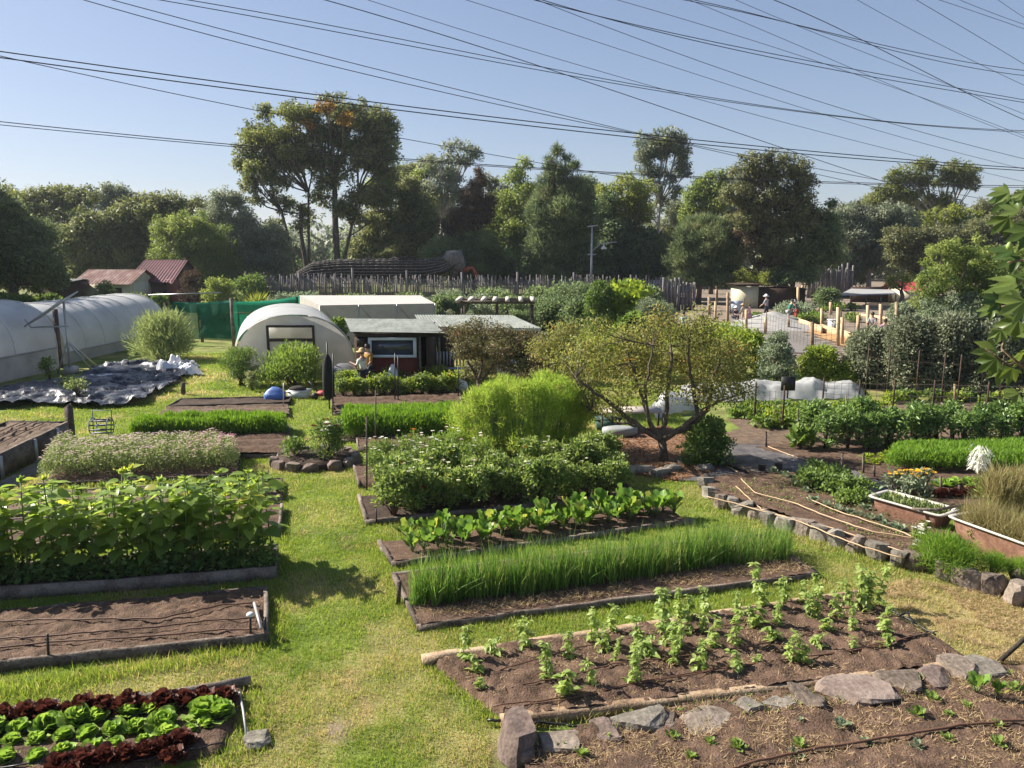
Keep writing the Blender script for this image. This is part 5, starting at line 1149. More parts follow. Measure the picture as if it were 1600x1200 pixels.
# flat shade house
zt = 2.3; q = [g(500, 477, zt), g(680, 474, zt), g(657, 461.5, zt), g(467, 461.5, zt)]
t = thing('flat_shade_house', 'low flat roofed shade house of pale mesh behind the hoop greenhouse', 'shade house', sum(q, Vector()) / 4 * 1.0)
t.location.z = 0; WP[t.name].z = 0
def quadgrid(a, b, c, d, n=20, m=10, sag=.0, amp=.02):
    u, v = np.meshgrid(np.linspace(0, 1, n), np.linspace(0, 1, m), indexing='ij'); q = [np.array(p, float) for p in (a, b, c, d)]
    P = ((1 - u) * (1 - v))[..., None] * q[0] + (u * (1 - v))[..., None] * q[1] + (u * v)[..., None] * q[2] + ((1 - u) * v)[..., None] * q[3]
    k = np.sin(u * PI) * np.sin(v * PI); P[..., 2] += -sag * k + (fbm(P[..., 0] * 1.5 + P[..., 2], P[..., 1] * 1.5, 3, 5) - .5) * amp * (k > .01)
    return grid(P)
V, F = quadgrid(*q, sag=.08); mk('roof', V, F, shade_top, smooth=True, parent=t)
dn = lambda p: Vector((p.x, p.y, 0))
for a, b in ((q[0], q[1]), (q[3], q[0]), (q[1], q[2]), (q[2], q[3])):
    V, F = quadgrid(dn(a), dn(b), b, a, amp=0); mk('side_screen', V, F, shade_w, smooth=True, parent=t)
for f_ in (0, .33, .66, 1):
    p = lerp(q[0], q[1], f_); mb = MB(); mb.tube([dn(p) - Vector((0, .05, 0)), p - Vector((0, .05, 0))], .03, 6); mb.build('post', galv, t)
for f_ in (0, .33, .66):
    p, p2 = lerp(q[0], q[1], f_), lerp(q[0], q[1], f_ + .22); mb = MB(); mb.tube([p - Vector((0, .06, 0)), dn(p2) + Vector((0, -.06, .6))], .015, 5); mb.build('brace', wire_m, t)
# green shade cloth enclosure
t = thing('green_shade_screen', 'green shade cloth screen on posts left of the hoop greenhouse', 'screen', (at(363, 500, 44).x, 44, 0))
Yg = 44; a0, a1 = at(268, 474, Yg), at(466, 464, Yg + 3); zc = at(300, 473, Yg).z
for (pa, pb, y0, y1) in ((268, 363, Yg, Yg - 1.5), (363, 466, Yg - 1.5, Yg + 2)):
    A, B = at(pa, 472, y0), at(pb, 466 if pb > 400 else 472, y1)
    V, F = quadgrid(Vector((A.x, A.y, .35)), Vector((B.x, B.y, .35)), B, A, 24, 12, 0, .0); V[:, 1] += (fbm(V[:, 0] * 1.3, V[:, 2] * .8, 3, 3) - .5) * .25; V[:, 2] -= .12 * np.sin((V[:, 0] - A.x) / (B.x - A.x) * PI) * (V[:, 2] > 1.0)
    mk('cloth', V, F, shade_g, smooth=True, parent=t)
    V, F = quadgrid(Vector((A.x, A.y + .3, A.z - .55)), Vector((B.x, B.y + .3, B.z - .55)), B + Vector((0, .3, .12)), A + Vector((0, .3, .0)), 24, 6, 0, .0); V[:, 1] += (fbm(V[:, 0] * 2, V[:, 2] * 2, 3, 3) - .5) * .25; V[:, 2] -= .1 * np.sin((V[:, 0] - A.x) / (B.x - A.x) * PI)
    mk('upper_cloth', V, F, shade_g2, smooth=True, parent=t)
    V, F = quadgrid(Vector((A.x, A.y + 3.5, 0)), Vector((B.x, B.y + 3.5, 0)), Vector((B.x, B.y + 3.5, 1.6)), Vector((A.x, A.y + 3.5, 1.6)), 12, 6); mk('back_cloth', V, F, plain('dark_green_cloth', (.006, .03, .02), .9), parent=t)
for px, y_, zz, m_ in ((363, Yg - 1.7, 2.75, timber), (260, Yg - .1, 2.4, timber_dark), (465, Yg + 2, 2.6, timber_dark), (314, 45, 1.3, timber_tan)):
    p = at(px, 500, y_); mb = MB(); mb.box((p.x, p.y, zz / 2), (.14, .14, zz)); mb.build('post', m_, t)
mb = MB(); mb.tube([at(232, 461, 45), at(345, 457, 45)], .035, 6); mb.build('top_rail', galv, t)
# ------------------------------------------------------------------ polytunnels at left
def polytunnel(label, A, B, W, hgt, skirt, bays, endwall=True, skirt2=None):
    A = Vector(A); B = Vector(B); t = thing('polytunnel', label, 'polytunnel', A); d = (B - A).normalized(); s = Vector((d.y, -d.x, 0))
    P = []; n = 30; m = bays * 6
    for i in range(m + 1):
        c = lerp(A, B, i / m); row = []; ph = (i % 6) / 6
        for j in range(n + 1):
            th = PI * j / n; x = -math.copysign(abs(math.cos(th)) ** .8, math.cos(th)) * W / 2; z = skirt + math.sin(th) ** .8 * (hgt - skirt); sg = .05 * math.sin(PI * ph)
            row.append(tuple(c + s * (x * (1 - sg * .12)) + Vector((0, 0, z - sg))))
        P.append(row)
    V, F = grid(np.array(P)); mk('cover', V, F, film, smooth=True, parent=t)
    for sd in (-1, 1):
        a, b = A + s * sd * W / 2, B + s * sd * W / 2
        V, F = quadgrid(a, b, b + Vector((0, 0, skirt)), a + Vector((0, 0, skirt)), 30, 5, 0, .0); V[:, :2] += ((fbm(V[:, 0] * 2, V[:, 1] * 2, 2, 2) - .5) * .06)[:, None]; mk('skirt', V, F, film_grey, smooth=True, parent=t)
        mb = MB(); mb.tube([a + Vector((0, 0, skirt)) + s * sd * .03, b + Vector((0, 0, skirt)) + s * sd * .03], .035, 6); mb.build('side_rail', galv, t)
    for i in range(bays + 1):
        c = lerp(A, B, i / bays); pts = []
        for j in range(0, n + 1, 2):
            th = PI * j / n; x = -math.copysign(abs(math.cos(th)) ** .8, math.cos(th)) * (W / 2 + .03); pts.append(c + s * x + Vector((0, 0, skirt + .03 + math.sin(th) ** .8 * (hgt - skirt))))
        mb = MB(); mb.tube(pts, .022, 5); mb.build('hoop', plain('pale_hoop_pipe', (.66, .66, .65)) if i == 0 and 'pale_hoop_pipe' not in MATS else MATS['pale_hoop_pipe'], t, smooth=True)
    for c, e in ((A, -1), (B, 1)):
        V = [tuple(c + s * (-W / 2)), tuple(c + s * (W / 2))]; k = 20; ring = []
        for j in range(k + 1):
            th = PI * j / k; x = -math.copysign(abs(math.cos(th)) ** .8, math.cos(th)) * W / 2 * .995; ring.append(c + s * x + Vector((0, 0, skirt + math.sin(th) ** .8 * (hgt - skirt) * .99)))
        pts = [c - s * W / 2] + ring + [c + s * W / 2]
        mb = MB(); mb.add([tuple(p) for p in pts], [tuple(range(len(pts)))]); mb.build('end_wall', film_cream, t)
    return t
A = g(130, 585); B = g(252, 520)
# second tunnel: right long side runs from (130,580) to (262,520)
W2 = 5.0
near = g(104, 569); far = g(262, 531); d = (far - near).normalized(); s = Vector((d.y, -d.x, 0))
polytunnel('long white polytunnel behind the solar panel', near - s * W2 / 2, far - s * W2 / 2, W2, 2.75, .55, 6)
near = g(92, 610); d1 = Vector((.12, 1, 0)).normalized(); d1 = (g(92, 577) - g(0, 598)).normalized(); s1 = Vector((d1.y, -d1.x, 0)); W1 = 5.2
e1 = g(92, 577); polytunnel('white polytunnel cut by the left edge of the photo', e1 - s1 * W1 / 2 - d1 * 13, e1 - s1 * W1 / 2, W1, 3.1, 1.0, 5)
# solar panel on a tripod
b = g(116, 585); t = thing('solar_panel_stand', 'solar panel on a galvanised pole with three legs before the polytunnels', 'solar panel', b)
mt = 3.15; pole = Vector((b.x - .15, b.y, 0))
mb = MB(); mb.tube([pole + Vector((0, 0, 0)), pole + Vector((0, 0, mt))], .05, 8); mb.build('pole', galv, t)
for q in (g(90, 584), g(155, 574), pole + Vector((.2, 1.3, 0))):
    mb = MB(); mb.tube([Vector((q.x, q.y, .0)), pole + Vector((0, 0, 1.45))], .035, 6); mb.build('leg', galv, t)
mb = MB(); ctr = pole + Vector((-.55, 0, mt - .3)); M = Matrix.Rotation(math.radians(-33), 3, 'Y') @ Matrix.Rotation(math.radians(12), 3, 'X'); mb.box(ctr, (2.1, 1.5, .05), M=M); mb.build('panel_frame', galv, t)
mb = MB(); mb.box(ctr + M @ Vector((0, 0, .03)), (2.0, 1.4, .012), M=M); mb.build('solar_cells', panel_m, t)
mb = MB(); mb.tube([pole + Vector((.1, 0, 2.1)), pole + Vector((-1.5, 0, 2.05))], .035, 6); mb.tube([pole + Vector((-1.5, 0, 2.05)), pole + Vector((-1.75, 0, 2.4))], .035, 6); mb.build('bracket', galv, t)
b = g(95, 575); mb = MB(); mb.box(b + Vector((0, 0, 1.35)), (.16, .16, 2.7)); tag(mb.build('timber_post', timber, org=b), 'thick grey post between the two polytunnels', 'post')
b = g(116, 583); mb = MB(); mb.box(b + Vector((0, -.2, .16)), (.45, .4, .32)); mb.box(b + Vector((0, -.2, .33)), (.36, .3, .03)); tag(mb.build('pale_block', plain('pale_concrete', (.4, .37, .33)), org=b), 'pale concrete block at the foot of the solar panel', 'block')
# rumpled plastic
pts = [(-160, 668), (-40, 640), (60, 638), (150, 640), (228, 634), (262, 606), (308, 580), (300, 572), (250, 572), (205, 570), (150, 578), (120, 602), (60, 606), (-20, 618), (-140, 640)]
pts = [g(*p) for p in pts]
xs_ = [p.x for p in pts]; ys_ = [p.y for p in pts]
X, Y = np.meshgrid(np.arange(min(xs_), max(xs_), .07), np.arange(min(ys_), max(ys_), .07), indexing='ij')
wx = X + (fbm(X * .9, Y * .9, 3, 1) - .5) * 2.4; wy = Y + (fbm(X * .9, Y * .9, 3, 2) - .5) * 2.4
rid = 1 - np.abs(2 * fbm(wx * .55 + wy * .2, wy * 1.1, 3, 33) - 1) * 2.2; rid2 = 1 - np.abs(2 * fbm(wx * 2.2, wy * 2.6, 3, 44) - 1) * 2
Z = .05 + np.clip(rid, 0, 1) ** 1.3 * .17 + np.clip(rid2, 0, 1) ** 1.3 * .07 + fbm(X * .4, Y * .4, 2, 3) * .12
V, F = grid(np.stack([X, Y, Z], -1)); c = V[F].mean(1); k = inpoly(c[:, 0] + (fbm(c[:, 0], c[:, 1], 3) - .5) * .8, c[:, 1] + (fbm(c[:, 0], c[:, 1], 3, 8) - .5) * .8, pts)
tag(mk('plastic_sheet', V, F[k][:, ::-1], tarp, smooth=True, org=(np.mean(xs_), np.mean(ys_), 0)), 'large rumpled black plastic sheet with painted silvery sheen spread on the ground', 'plastic sheet')
BEDS.append(pts)
def heap(name, label, p, w, d, h, m, seed):
    n = 46; u, v = np.meshgrid(np.linspace(-1, 1, n), np.linspace(-1, 1, n), indexing='ij'); r_ = np.sqrt(u * u + v * v)
    z = np.clip(1 - r_ ** 2, 0, 1) ** .6 * (.7 + .5 * (fbm(u * 2.5 + seed, v * 2.5, 3, seed) - .5) * 2) * h
    V, F = grid(np.stack([p[0] + u * w / 2, p[1] + v * d / 2, z + .01], -1)); c = r_[:-1, :-1].ravel() < .97
    return tag(mk(name, V, F[c][:, ::-1], m, smooth=True, org=p), label, 'plastic sheet')
wp_ = plain('white_plastic', (.62, .62, .64), .35)
heap('folded_plastic', 'crumpled white plastic heap at the far corner of the black sheet, left and taller', g(268, 585), 1.3, 1.1, 1.0, wp_, 3)
heap('folded_plastic', 'white plastic roll with dark print at the far corner of the black sheet', g(293, 586), 1.3, .9, .62, wp_, 5)
heap('folded_plastic', 'white corner of plastic folded over the back of the black sheet', g(160, 596), 1.8, 1.0, .4, wp_, 7)
b = g(158, 632); tag(rock(.13, .13, .13, 77, timber_dark, 'weight_stone', at_=b + Vector((0, 0, .1)), lev=2), 'small dark stone weighing down the near edge of the black plastic', 'stone')
wd = bush('weed_clump', 'weed', 'herb', .8, .55, 260, .1, .05, 'fold', 18, .14, z0=.1)
setout([wd], [g(122, 626), g(110, 618)], ['weed growing through the middle of the black plastic', 'smaller weed behind it in the black plastic'], None, (.9, 1.2), .2)
setout([bush('weed_clump', 'weed', 'fresh', .7, .9, 260, .13, .07, 'fold', 16, .16, z0=.1)], [g(78, 592)], 'leafy green weed beside the left polytunnel', None, (1, 1), 0)
# blue wire basket cart
b = g(160, 682); t = thing('hose_reel', 'blue-grey wire hose reel cart standing on the grass at left', 'hose reel', b); bm_ = plain('blue_grey_steel', (.14, .19, .25))
for x in (-.25, .25):
    mb = MB(); pts = [b + Vector((x, .22 * math.cos(a), .3 + .26 * math.sin(a))) for a in np.arange(0, 6.6, .5)]; mb.tube(pts, .016, 5); mb.build('reel_ring', bm_, t)
mb = MB()
for a in np.arange(0, 6.2, .7): mb.tube([b + Vector((-.25, .2 * math.cos(a), .3 + .2 * math.sin(a))), b + Vector((.25, .2 * math.cos(a), .3 + .2 * math.sin(a)))], .02, 5)
mb.build('coiled_hose', plain('dark_blue_hose', (.05, .075, .11)), t); mb = MB(); mb.tube([b + Vector((-.25, 0, .0)), b + Vector((-.28, .1, .75)), b + Vector((.28, .1, .75)), b + Vector((.25, 0, .0))], .016, 5); mb.build('handle', bm_, t)
# ------------------------------------------------------------------ pergola
zp = 2.55; Yp = 45.5
t = thing('pergola', 'plain timber pergola with seven pale beam ends before the paling fence', 'pergola', (at(772, 480, Yp).x, Yp, 0))
px_ = [716, 735, 755, 773, 793, 814, 833]; zz = at(770, 469, Yp).z
for a in px_:
    p = at(a, 467, Yp); mb = MB(); mb.beam(Vector((p.x, Yp - .5, zz)), Vector((p.x, Yp + 2.6, zz)), .26, .13); mb.build('rafter', plain('pale_timber', (.46, .42, .37), .8) if 'pale_timber' not in MATS else MATS['pale_timber'], t)
mb = MB(); mb.beam(at(712, 472, Yp) , at(836, 472, Yp), .1, .2); mb.build('beam', timber, t)
mb = MB(); p, q = at(712, 472, Yp), at(836, 472, Yp); mb.beam(Vector((p.x, Yp + 2.2, p.z)), Vector((q.x, Yp + 2.2, q.z)), .1, .2); mb.build('beam', timber, t)
for a, y_ in ((722, 0), (776, 0), (832, 0), (722, 2.2), (776, 2.2), (832, 2.2)):
    p = at(a, 472, Yp); mb = MB(); mb.box((p.x, Yp + y_, zz / 2 - .12), (.15, .15, zz - .26)); mb.build('post', timber, t)
# ------------------------------------------------------------------ paling fence and timber creature
Yf2 = 80
def paling(label, x0, x1, Y0, Y1, hgt, name='paling_fence'):
    a, b = at(x0, 450, Y0), at(x1, 450, Y1); a.z = b.z = 0; L = (b - a).length; n = int(L / .125); mb = MB()
    for i in range(n):
        p = lerp(a, b, (i + .5) / n); h = hgt * (.86 + .22 * R.random() ** 1.5 + .1 * (vnoise(np.array([i * .11]), np.array([3.]))[0] - .5)); w = R.uniform(.08, .16)
        p = p + Vector((0, R.uniform(-.06, .06), 0)); mb.beam(p, p + Vector((R.uniform(-.05, .05), 0, h)), w, w * .7)
    t = thing(name, label, 'fence', a); mb.build('palings', timber_grey, t)
    mb = MB()
    for z in (.6, hgt * .7): mb.beam(a + Vector((0, .2, z)), b + Vector((0, .2, z)), .08, .12)
    mb.build('rail', timber, t)
    for i in range(9):
        p = lerp(a, b, i / 8); mb = MB(); mb.tube([p + Vector((0, -.12, 0)), p + Vector((0, -.12, hgt * R.uniform(1.05, 1.3)))], .11, 7); mb.build('post', timber_grey, t)
    return t
paling('long grey fence of uneven upright palings across the back of the garden', 386, 1075, 82, 78, 2.75)
# creature sculpture
Yd = 84
def dp(px, py): return at(px, py, Yd)
t = thing('timber_creature_sculpture', 'long grey timber creature sculpture with a shingled back behind the paling fence', 'sculpture', Vector((dp(600, 440).x, Yd, 0)))
path = [(462, 440, .5), (470, 431, .6), (490, 424, .85), (530, 421, .95), (580, 421, 1.0), (630, 421, 1.0), (665, 421, 1.0), (690, 416, .85), (708, 408, .75)]
mb = MB(); nn = 12
pp = [(dp(a, b) , r) for a, b, r in path]
fine = []
for i in range(len(pp) - 1):
    for k in range(5): fine.append((lerp(pp[i][0], pp[i + 1][0], k / 5), pp[i][1] + (pp[i + 1][1] - pp[i][1]) * k / 5))
fine.append(pp[-1])
for i in range(len(fine) - 1):     # overlapping rings of shingles
    (p, r), (q, r2) = fine[i], fine[i + 1]; d = (q - p).normalized(); mb.tube([p - d * .25, lerp(p, q, .2), q + d * .12], [r * 1.02, r * 1.0, r2 * .94], 16, False)
mb.tube([p for p, r in fine], [r * .9 for p, r in fine], 12)
mb.build('inner_body', timber_dark, t)
mb = MB()
for row in range(11):
    a = -.5 + row * .3
    for i in range(len(fine) - 1):
        (p, r), (q, r2) = fine[i], fine[i + 1]; o_ = lambda rr: Vector((0, -math.cos(a), math.sin(a))) * rr * R.uniform(1.06, 1.16)
        mb.beam(p + o_(r) - Vector((.1, 0, 0)), q + o_(r2) + Vector((.15, 0, R.uniform(-.05, .05))), R.uniform(.12, .2), .06, up=(0, -math.sin(a), -math.cos(a)) if row > 20 else (0, 0, 1))
mb.build('plank_rows', timber_grey, t)
mb = MB(); c = dp(634, 406)
for i in range(16): mb.beam(c + Vector((R.uniform(-1.6, 1.4), R.uniform(-.6, .6), R.uniform(-.2, .5))), c + Vector((R.uniform(-1.2, 2.2), R.uniform(-.6, .6), R.uniform(-.3, .3))), .4, .3)
mb.build('back_crest', timber_dark, t)
mb = MB(); mb.tube([dp(700, 412), dp(706, 403), dp(714, 402), dp(720, 412), dp(722, 424)], [.8, 1.0, .95, .6, .3], 10); mb.build('head', timber_grey, t)
mb = MB(); mb.tube([dp(713, 412), dp(711, 426), dp(706, 440)], [.55, .4, .28], 8); mb.build('trunk', timber, t)
mb = MB(); mb.tube([dp(722, 421), dp(730, 421), dp(738, 418), dp(744, 428), dp(746, 440)], [.35, .28, .22, .2, .22], 7); mb.build('orange_jaw', plain('weathered_orange', (.3, .075, .035), .8), t)
# street lamp
b = at(923, 470, 81); b.z = 0; t = thing('street_lamp', 'grey street lamp with a curved arm rising above the paling fence', 'street lamp', b)
zt_ = at(923, 354, 81).z
mb = MB(); mb.tube([b, b + Vector((0, 0, zt_))], [.16, .09], 8); mb.build('pole', galv, t)
mb = MB(); z1_ = at(923, 393, 81).z; z2_ = at(923, 378, 81).z; mb.tube([b + Vector((0, 0, z1_)), b + Vector((.9, 0, z2_ - .2)), b + Vector((2.6, 0, z2_))], .06, 6); mb.build('arm', galv, t)
mb = MB(); mb.lathe(b + Vector((1.25, 0, z2_ - .75)), [(.3, 0), (.28, .15), (.08, .35), (.05, .55)], 10); mb.build('lantern', white_p, t)
mb = MB(); mb.beam(b + Vector((-.5, 0, zt_)), b + Vector((.6, 0, zt_ + .1)), .2, .12); mb.build('lamp_head', galv, t); mb = MB(); mb.beam(b + Vector((-.4, 0, z1_ - .3)), b + Vector((.5, 0, z1_ - .3)), .2, .12); mb.build('floodlight', galv, t)
# ------------------------------------------------------------------ houses and sheds in the distance
def gable(name, label, Y, x0, x1, pye, pyr, depth, wm, rm, cat='house', skew=0, rid=(0, 0), base=0, door=None):
    a, b = at(x0, pye, Y), at(x1, pye, Y); ze = a.z; zr = at((x0 + x1) / 2, pyr, Y + depth / 2).z
    t = thing(name, label, cat, ((a.x + b.x) / 2, Y, base))
    mb = MB(); c = (a + b) / 2; w = b.x - a.x; mb.box((c.x, Y + depth / 2, ze / 2 + .1), (w - .5, depth - .4, ze)); 
    yr = Y + depth / 2
    for x in (a.x + .35, b.x - .35): mb.add([(x, Y + .2, ze), (x, Y + depth - .2, ze), (x, yr, zr - .1)], [(0, 1, 2)])
    mb.build('wall', wm, t)
    mb = MB(); corr(mb, (a.x, Y - .3, ze), (b.x, Y - .3, ze), (b.x + rid[1], yr, zr), (a.x + rid[0], yr, zr), .3, .035); corr(mb, (b.x, Y + depth + .3, ze), (a.x, Y + depth + .3, ze), (a.x + rid[0], yr, zr), (b.x + rid[1], yr, zr), .3, .035); mb.build('roof', rm, t)
    if door:
        mb = MB(); p = at(door[0], pye, Y); mb.box((p.x, Y + .15, door[1] / 2), (door[2], .1, door[1])); mb.build('door', door[3], t)
    return t, ze, zr
gable('cottage', 'low cottage with a rusted pale red tin roof at left', 70, 112, 206, 444, 421, 6, wall_cream, tin_rust, door=(180, 2.0, .9, wall_dark))
gable('barn', 'dark timber barn with a steep maroon tin roof', 74, 196, 272, 441, 406, 7, wall_dark, tin_red, rid=(.4, 0), door=(268, 2.6, 1.1, plain('brick_red_door', (.22, .08, .05))))
t, _, _ = gable('open_shelter', 'dark open shelter at far left behind the polytunnel', 68, 54, 112, 440, 436, 4, wall_dark, tin)
# right distance
Yc = 72
t = thing('cream_shed', 'cream block shed with a dark sloping roof beyond the new garden', 'shed', (at(1180, 460, Yc).x, Yc, 0))
xa, xb, xc = at(1156, 460, Yc).x, at(1185, 460, Yc).x, at(1224, 460, Yc + 6).x
za, zb_ = at(1156, 447, Yc).z, at(1224, 452, Yc).z
mb = MB(); mb.box(((xa + xb) / 2, Yc + 1.5, za / 2), (xb - xa, 3, za)); mb.build('wall', wall_cream, t); mb = MB(); mb.box(((xb + xc) / 2 + .02, Yc + 1.6, za * .45), (xc - xb, 2.8, za * .9)); mb.build('dark_wing', wall_dark, t)
mb = MB(); mb.add([(xa - .5, Yc - .4, za + .15), (xb + .1, Yc - .4, za + .2), (xc + .6, Yc - .4, zb_), (xc + .6, Yc + 3.4, zb_), (xb, Yc + 3.4, za + .2), (xa - .5, Yc + 3.4, za + .15)], [(0, 1, 4, 5), (1, 2, 3, 4)]); mb.add([(xa - .5, Yc - .4, za + .05), (xb + .1, Yc - .4, za + .1), (xc + .6, Yc - .4, zb_ - .1), (xc + .6, Yc + 3.4, zb_ - .1), (xb, Yc + 3.4, za + .1), (xa - .5, Yc + 3.4, za + .05)], [(5, 4, 1, 0), (4, 3, 2, 1)]); mb.build('roof', wall_dark, t)
Yk = 74; t = thing('shade_canopy', 'white flat shade canopy on posts at the right distance', 'canopy', (at(1355, 455, Yk).x, Yk, 0))
q = [at(1308, 462, Yk), at(1400, 460, Yk), at(1394, 448, Yk + 7), at(1330, 448, Yk + 7)]; q[2].z = q[0].z + .25; q[3].z = q[0].z + .35
V, F = quadgrid(*q, sag=.1); mk('cloth', V, F, net_w, smooth=True, parent=t)
for f_ in (0, .25, .5, .75, 1): p = lerp(q[0], q[1], f_); mb = MB(); mb.tube([dn(p), p], .06, 6); mb.build('post', timber, t)
mb = MB(); wallbox(mb, (q[3].x, q[3].y), (q[2].x, q[2].y), 0, 1.6, .1); mb.build('back_wall', wall_dark, t)
gable('red_roof_shed', 'small shed with a bright red roof behind the canopy at right', 78, 1410, 1452, 454, 440, 5, wall_cream, plain('bright_red_roof', (.3, .035, .045), .5), 'shed')
gable('pale_shed', 'pale low shed behind the dark trees right of the street lamp', 84, 1022, 1062, 448, 438, 5, wall_dark, white_p, 'shed')
paling('dark timber fence beside the pale low shed', 1036, 1085, 70, 70, 2.3, 'board_fence')
paling('short dark board fence behind the big eucalypt at right', 1262, 1330, 88, 88, 3.4, 'board_fence')
t = thing('pale_screen', 'pale blue white screen panel behind the seated gardeners', 'screen', at(1150, 498, 66) * 1.0); t.location.z = 0; WP[t.name].z = 0
p, q_ = at(1141, 470, 66), at(1162, 468, 66); mb = MB(); mb.beam(Vector((p.x, 66, p.z / 2)), Vector((q_.x, 66, p.z / 2)), .06, p.z); mb.build('panel', plain('pale_blue_panel', (.5, .54, .6)), t)
for p_ in (p, q_): mb = MB(); mb.tube([Vector((p_.x, 65.9, 0)), Vector((p_.x, 65.9, p.z + .2))], .05, 6); mb.build('post', timber, t)
# ------------------------------------------------------------------ new garden at right: posts, boards, heaps
PST = [(1108, 464, 498), (1118, 471, 503), (1120, 445, 472), (1137, 457, 521), (1166, 484, 521), (1196, 496, 522), (1232, 499, 516), (1247, 449, 483), (1254, 443, 472), (1269, 503, 547), (1275, 452, 480), (1284, 482, 519), (1305, 453, 479), (1309.5, 480, 540), (1312, 486, 528), (1335, 450, 470), (1341, 493, 528), (1356, 477, 527), (1365, 450, 470), (1376, 475, 523), (1389, 449, 472), (1401, 472, 534), (1298, 472, 492), (1316, 496, 538)]
for i, (x, y0, y1) in enumerate(PST): stake(x, y0, y1, 'pale sawn timber post of the unfinished fence in the new garden', timber_new if i % 3 else timber_tan, .075 if y1 > 500 else .1, True, name='timber_post', group='timber posts in the new garden', cat='post')
def mesh_fence(label, pts, hh):
    wirefence(label, [g(*p) for p in pts], hh, wire_m, 5, .5, .02, .01)
mesh_fence('wire mesh strung between posts at the near side of the new garden', [(1137, 521), (1166, 521), (1196, 522), (1269, 545), (1310, 540)], 1.4)
mesh_fence('wire mesh strung round the right half of the new garden', [(1284, 519), (1312, 528), (1341, 528), (1376, 523), (1401, 534)], 1.5)
def longboard(label, a, b, h=.3, m=None):
    a, b = g(*a), g(*b); mb = MB(); board(mb, a, b, h, .08); tag(mb.build('garden_board', m or timber_new, org=a), label, 'board')
longboard('long new pine board edging the near bed of the new garden', (1282, 519), (1345, 539), .55)
longboard('long new pine board left of the mesh posts in the new garden', (1248, 508), (1284, 522), .5)
longboard('pale pine board at the far side of the new garden', (1248, 487), (1283, 488), .35)
longboard('thin pale board crossing the right of the new garden', (1328, 492), (1424, 506), .25)
longboard('pine board on the ground left of the green jacket person', (1258, 494), (1282, 500), .25)
longboard('tan board at the left end of the new garden', (1110, 512), (1142, 522), .3)
sheet('ochre_path', [g(1240, 508), g(1260, 505), g(1345, 538), g(1330, 546), g(1300, 535)], noisemat('ochre_sand', [(.3, (.28, .16, .07)), (.7, (.42, .27, .13))], 4), .01, 'ochre sand strip beside the new pine boards', .5, .02)
sheet('gravel_yard', [g(1140, 520), g(1240, 505), g(1300, 545), g(1260, 552), g(1130, 545)], noisemat('grey_gravel', [(.3, (.12, .11, .10)), (.7, (.21, .195, .18))], 5), .004, 'grey gravel yard in the new garden', .5, .02)
gh = noisemat('grey_sand_heap', [(.3, (.23, .225, .215)), (.7, (.34, .33, .315))], 4, bump=.3)
def moundo(label, p, w, d, h, m):
    n = 40; u, v = np.meshgrid(np.linspace(-1, 1, n), np.linspace(-1, 1, n), indexing='ij'); r_ = np.sqrt(u * u + v * v)
    z = np.clip(1 - r_, 0, 1) ** .85 * h * (1 + .25 * (fbm(u * 4, v * 4, 3, int(p.x * 7) & 63) - .5)); V, F = grid(np.stack([p.x + u * w / 2, p.y + v * d / 2, z], -1))
    tag(mk('gravel_heap', V, F[:, ::-1], m, smooth=True, org=p), label, 'gravel heap')
moundo('pointed grey sand heap behind the white net heap', g(1208, 503), 5.5, 5, .8, gh); moundo('low pale grey heap in front of the standing gardener', g(1218, 513), 7, 4.5, .5, gh); moundo('low grey heap left of the pointed one', g(1168, 511), 7, 5, .35, gh)
b_ = g(1302, 522); mb = MB(); mb.box(b_ + Vector((0, 0, .45)), (.6, .5, .9)); mb.box(b_ + Vector((0, 0, .92)), (.7, .6, .05)); tag(mb.build('white_water_box', white_p, org=b_), 'white upright box behind the mesh in the new garden', 'box')
nb = bush('vegetable_plant', 'vegetable plant', 'fresh', 1.3, .55, 160, .2, .12, 'fold', 16, .2, z0=.1)
setout([nb], [g(x, y) for x, y in ((1260, 505), (1270, 503), (1280, 506), (1252, 500), (1332, 503), (1338, 504), (1290, 488), (1310, 486), (1330, 485), (1180, 498), (1186, 500))], 'patch of low green vegetables in the new garden', 'low vegetables in the new garden', (.8, 1.4), 0)
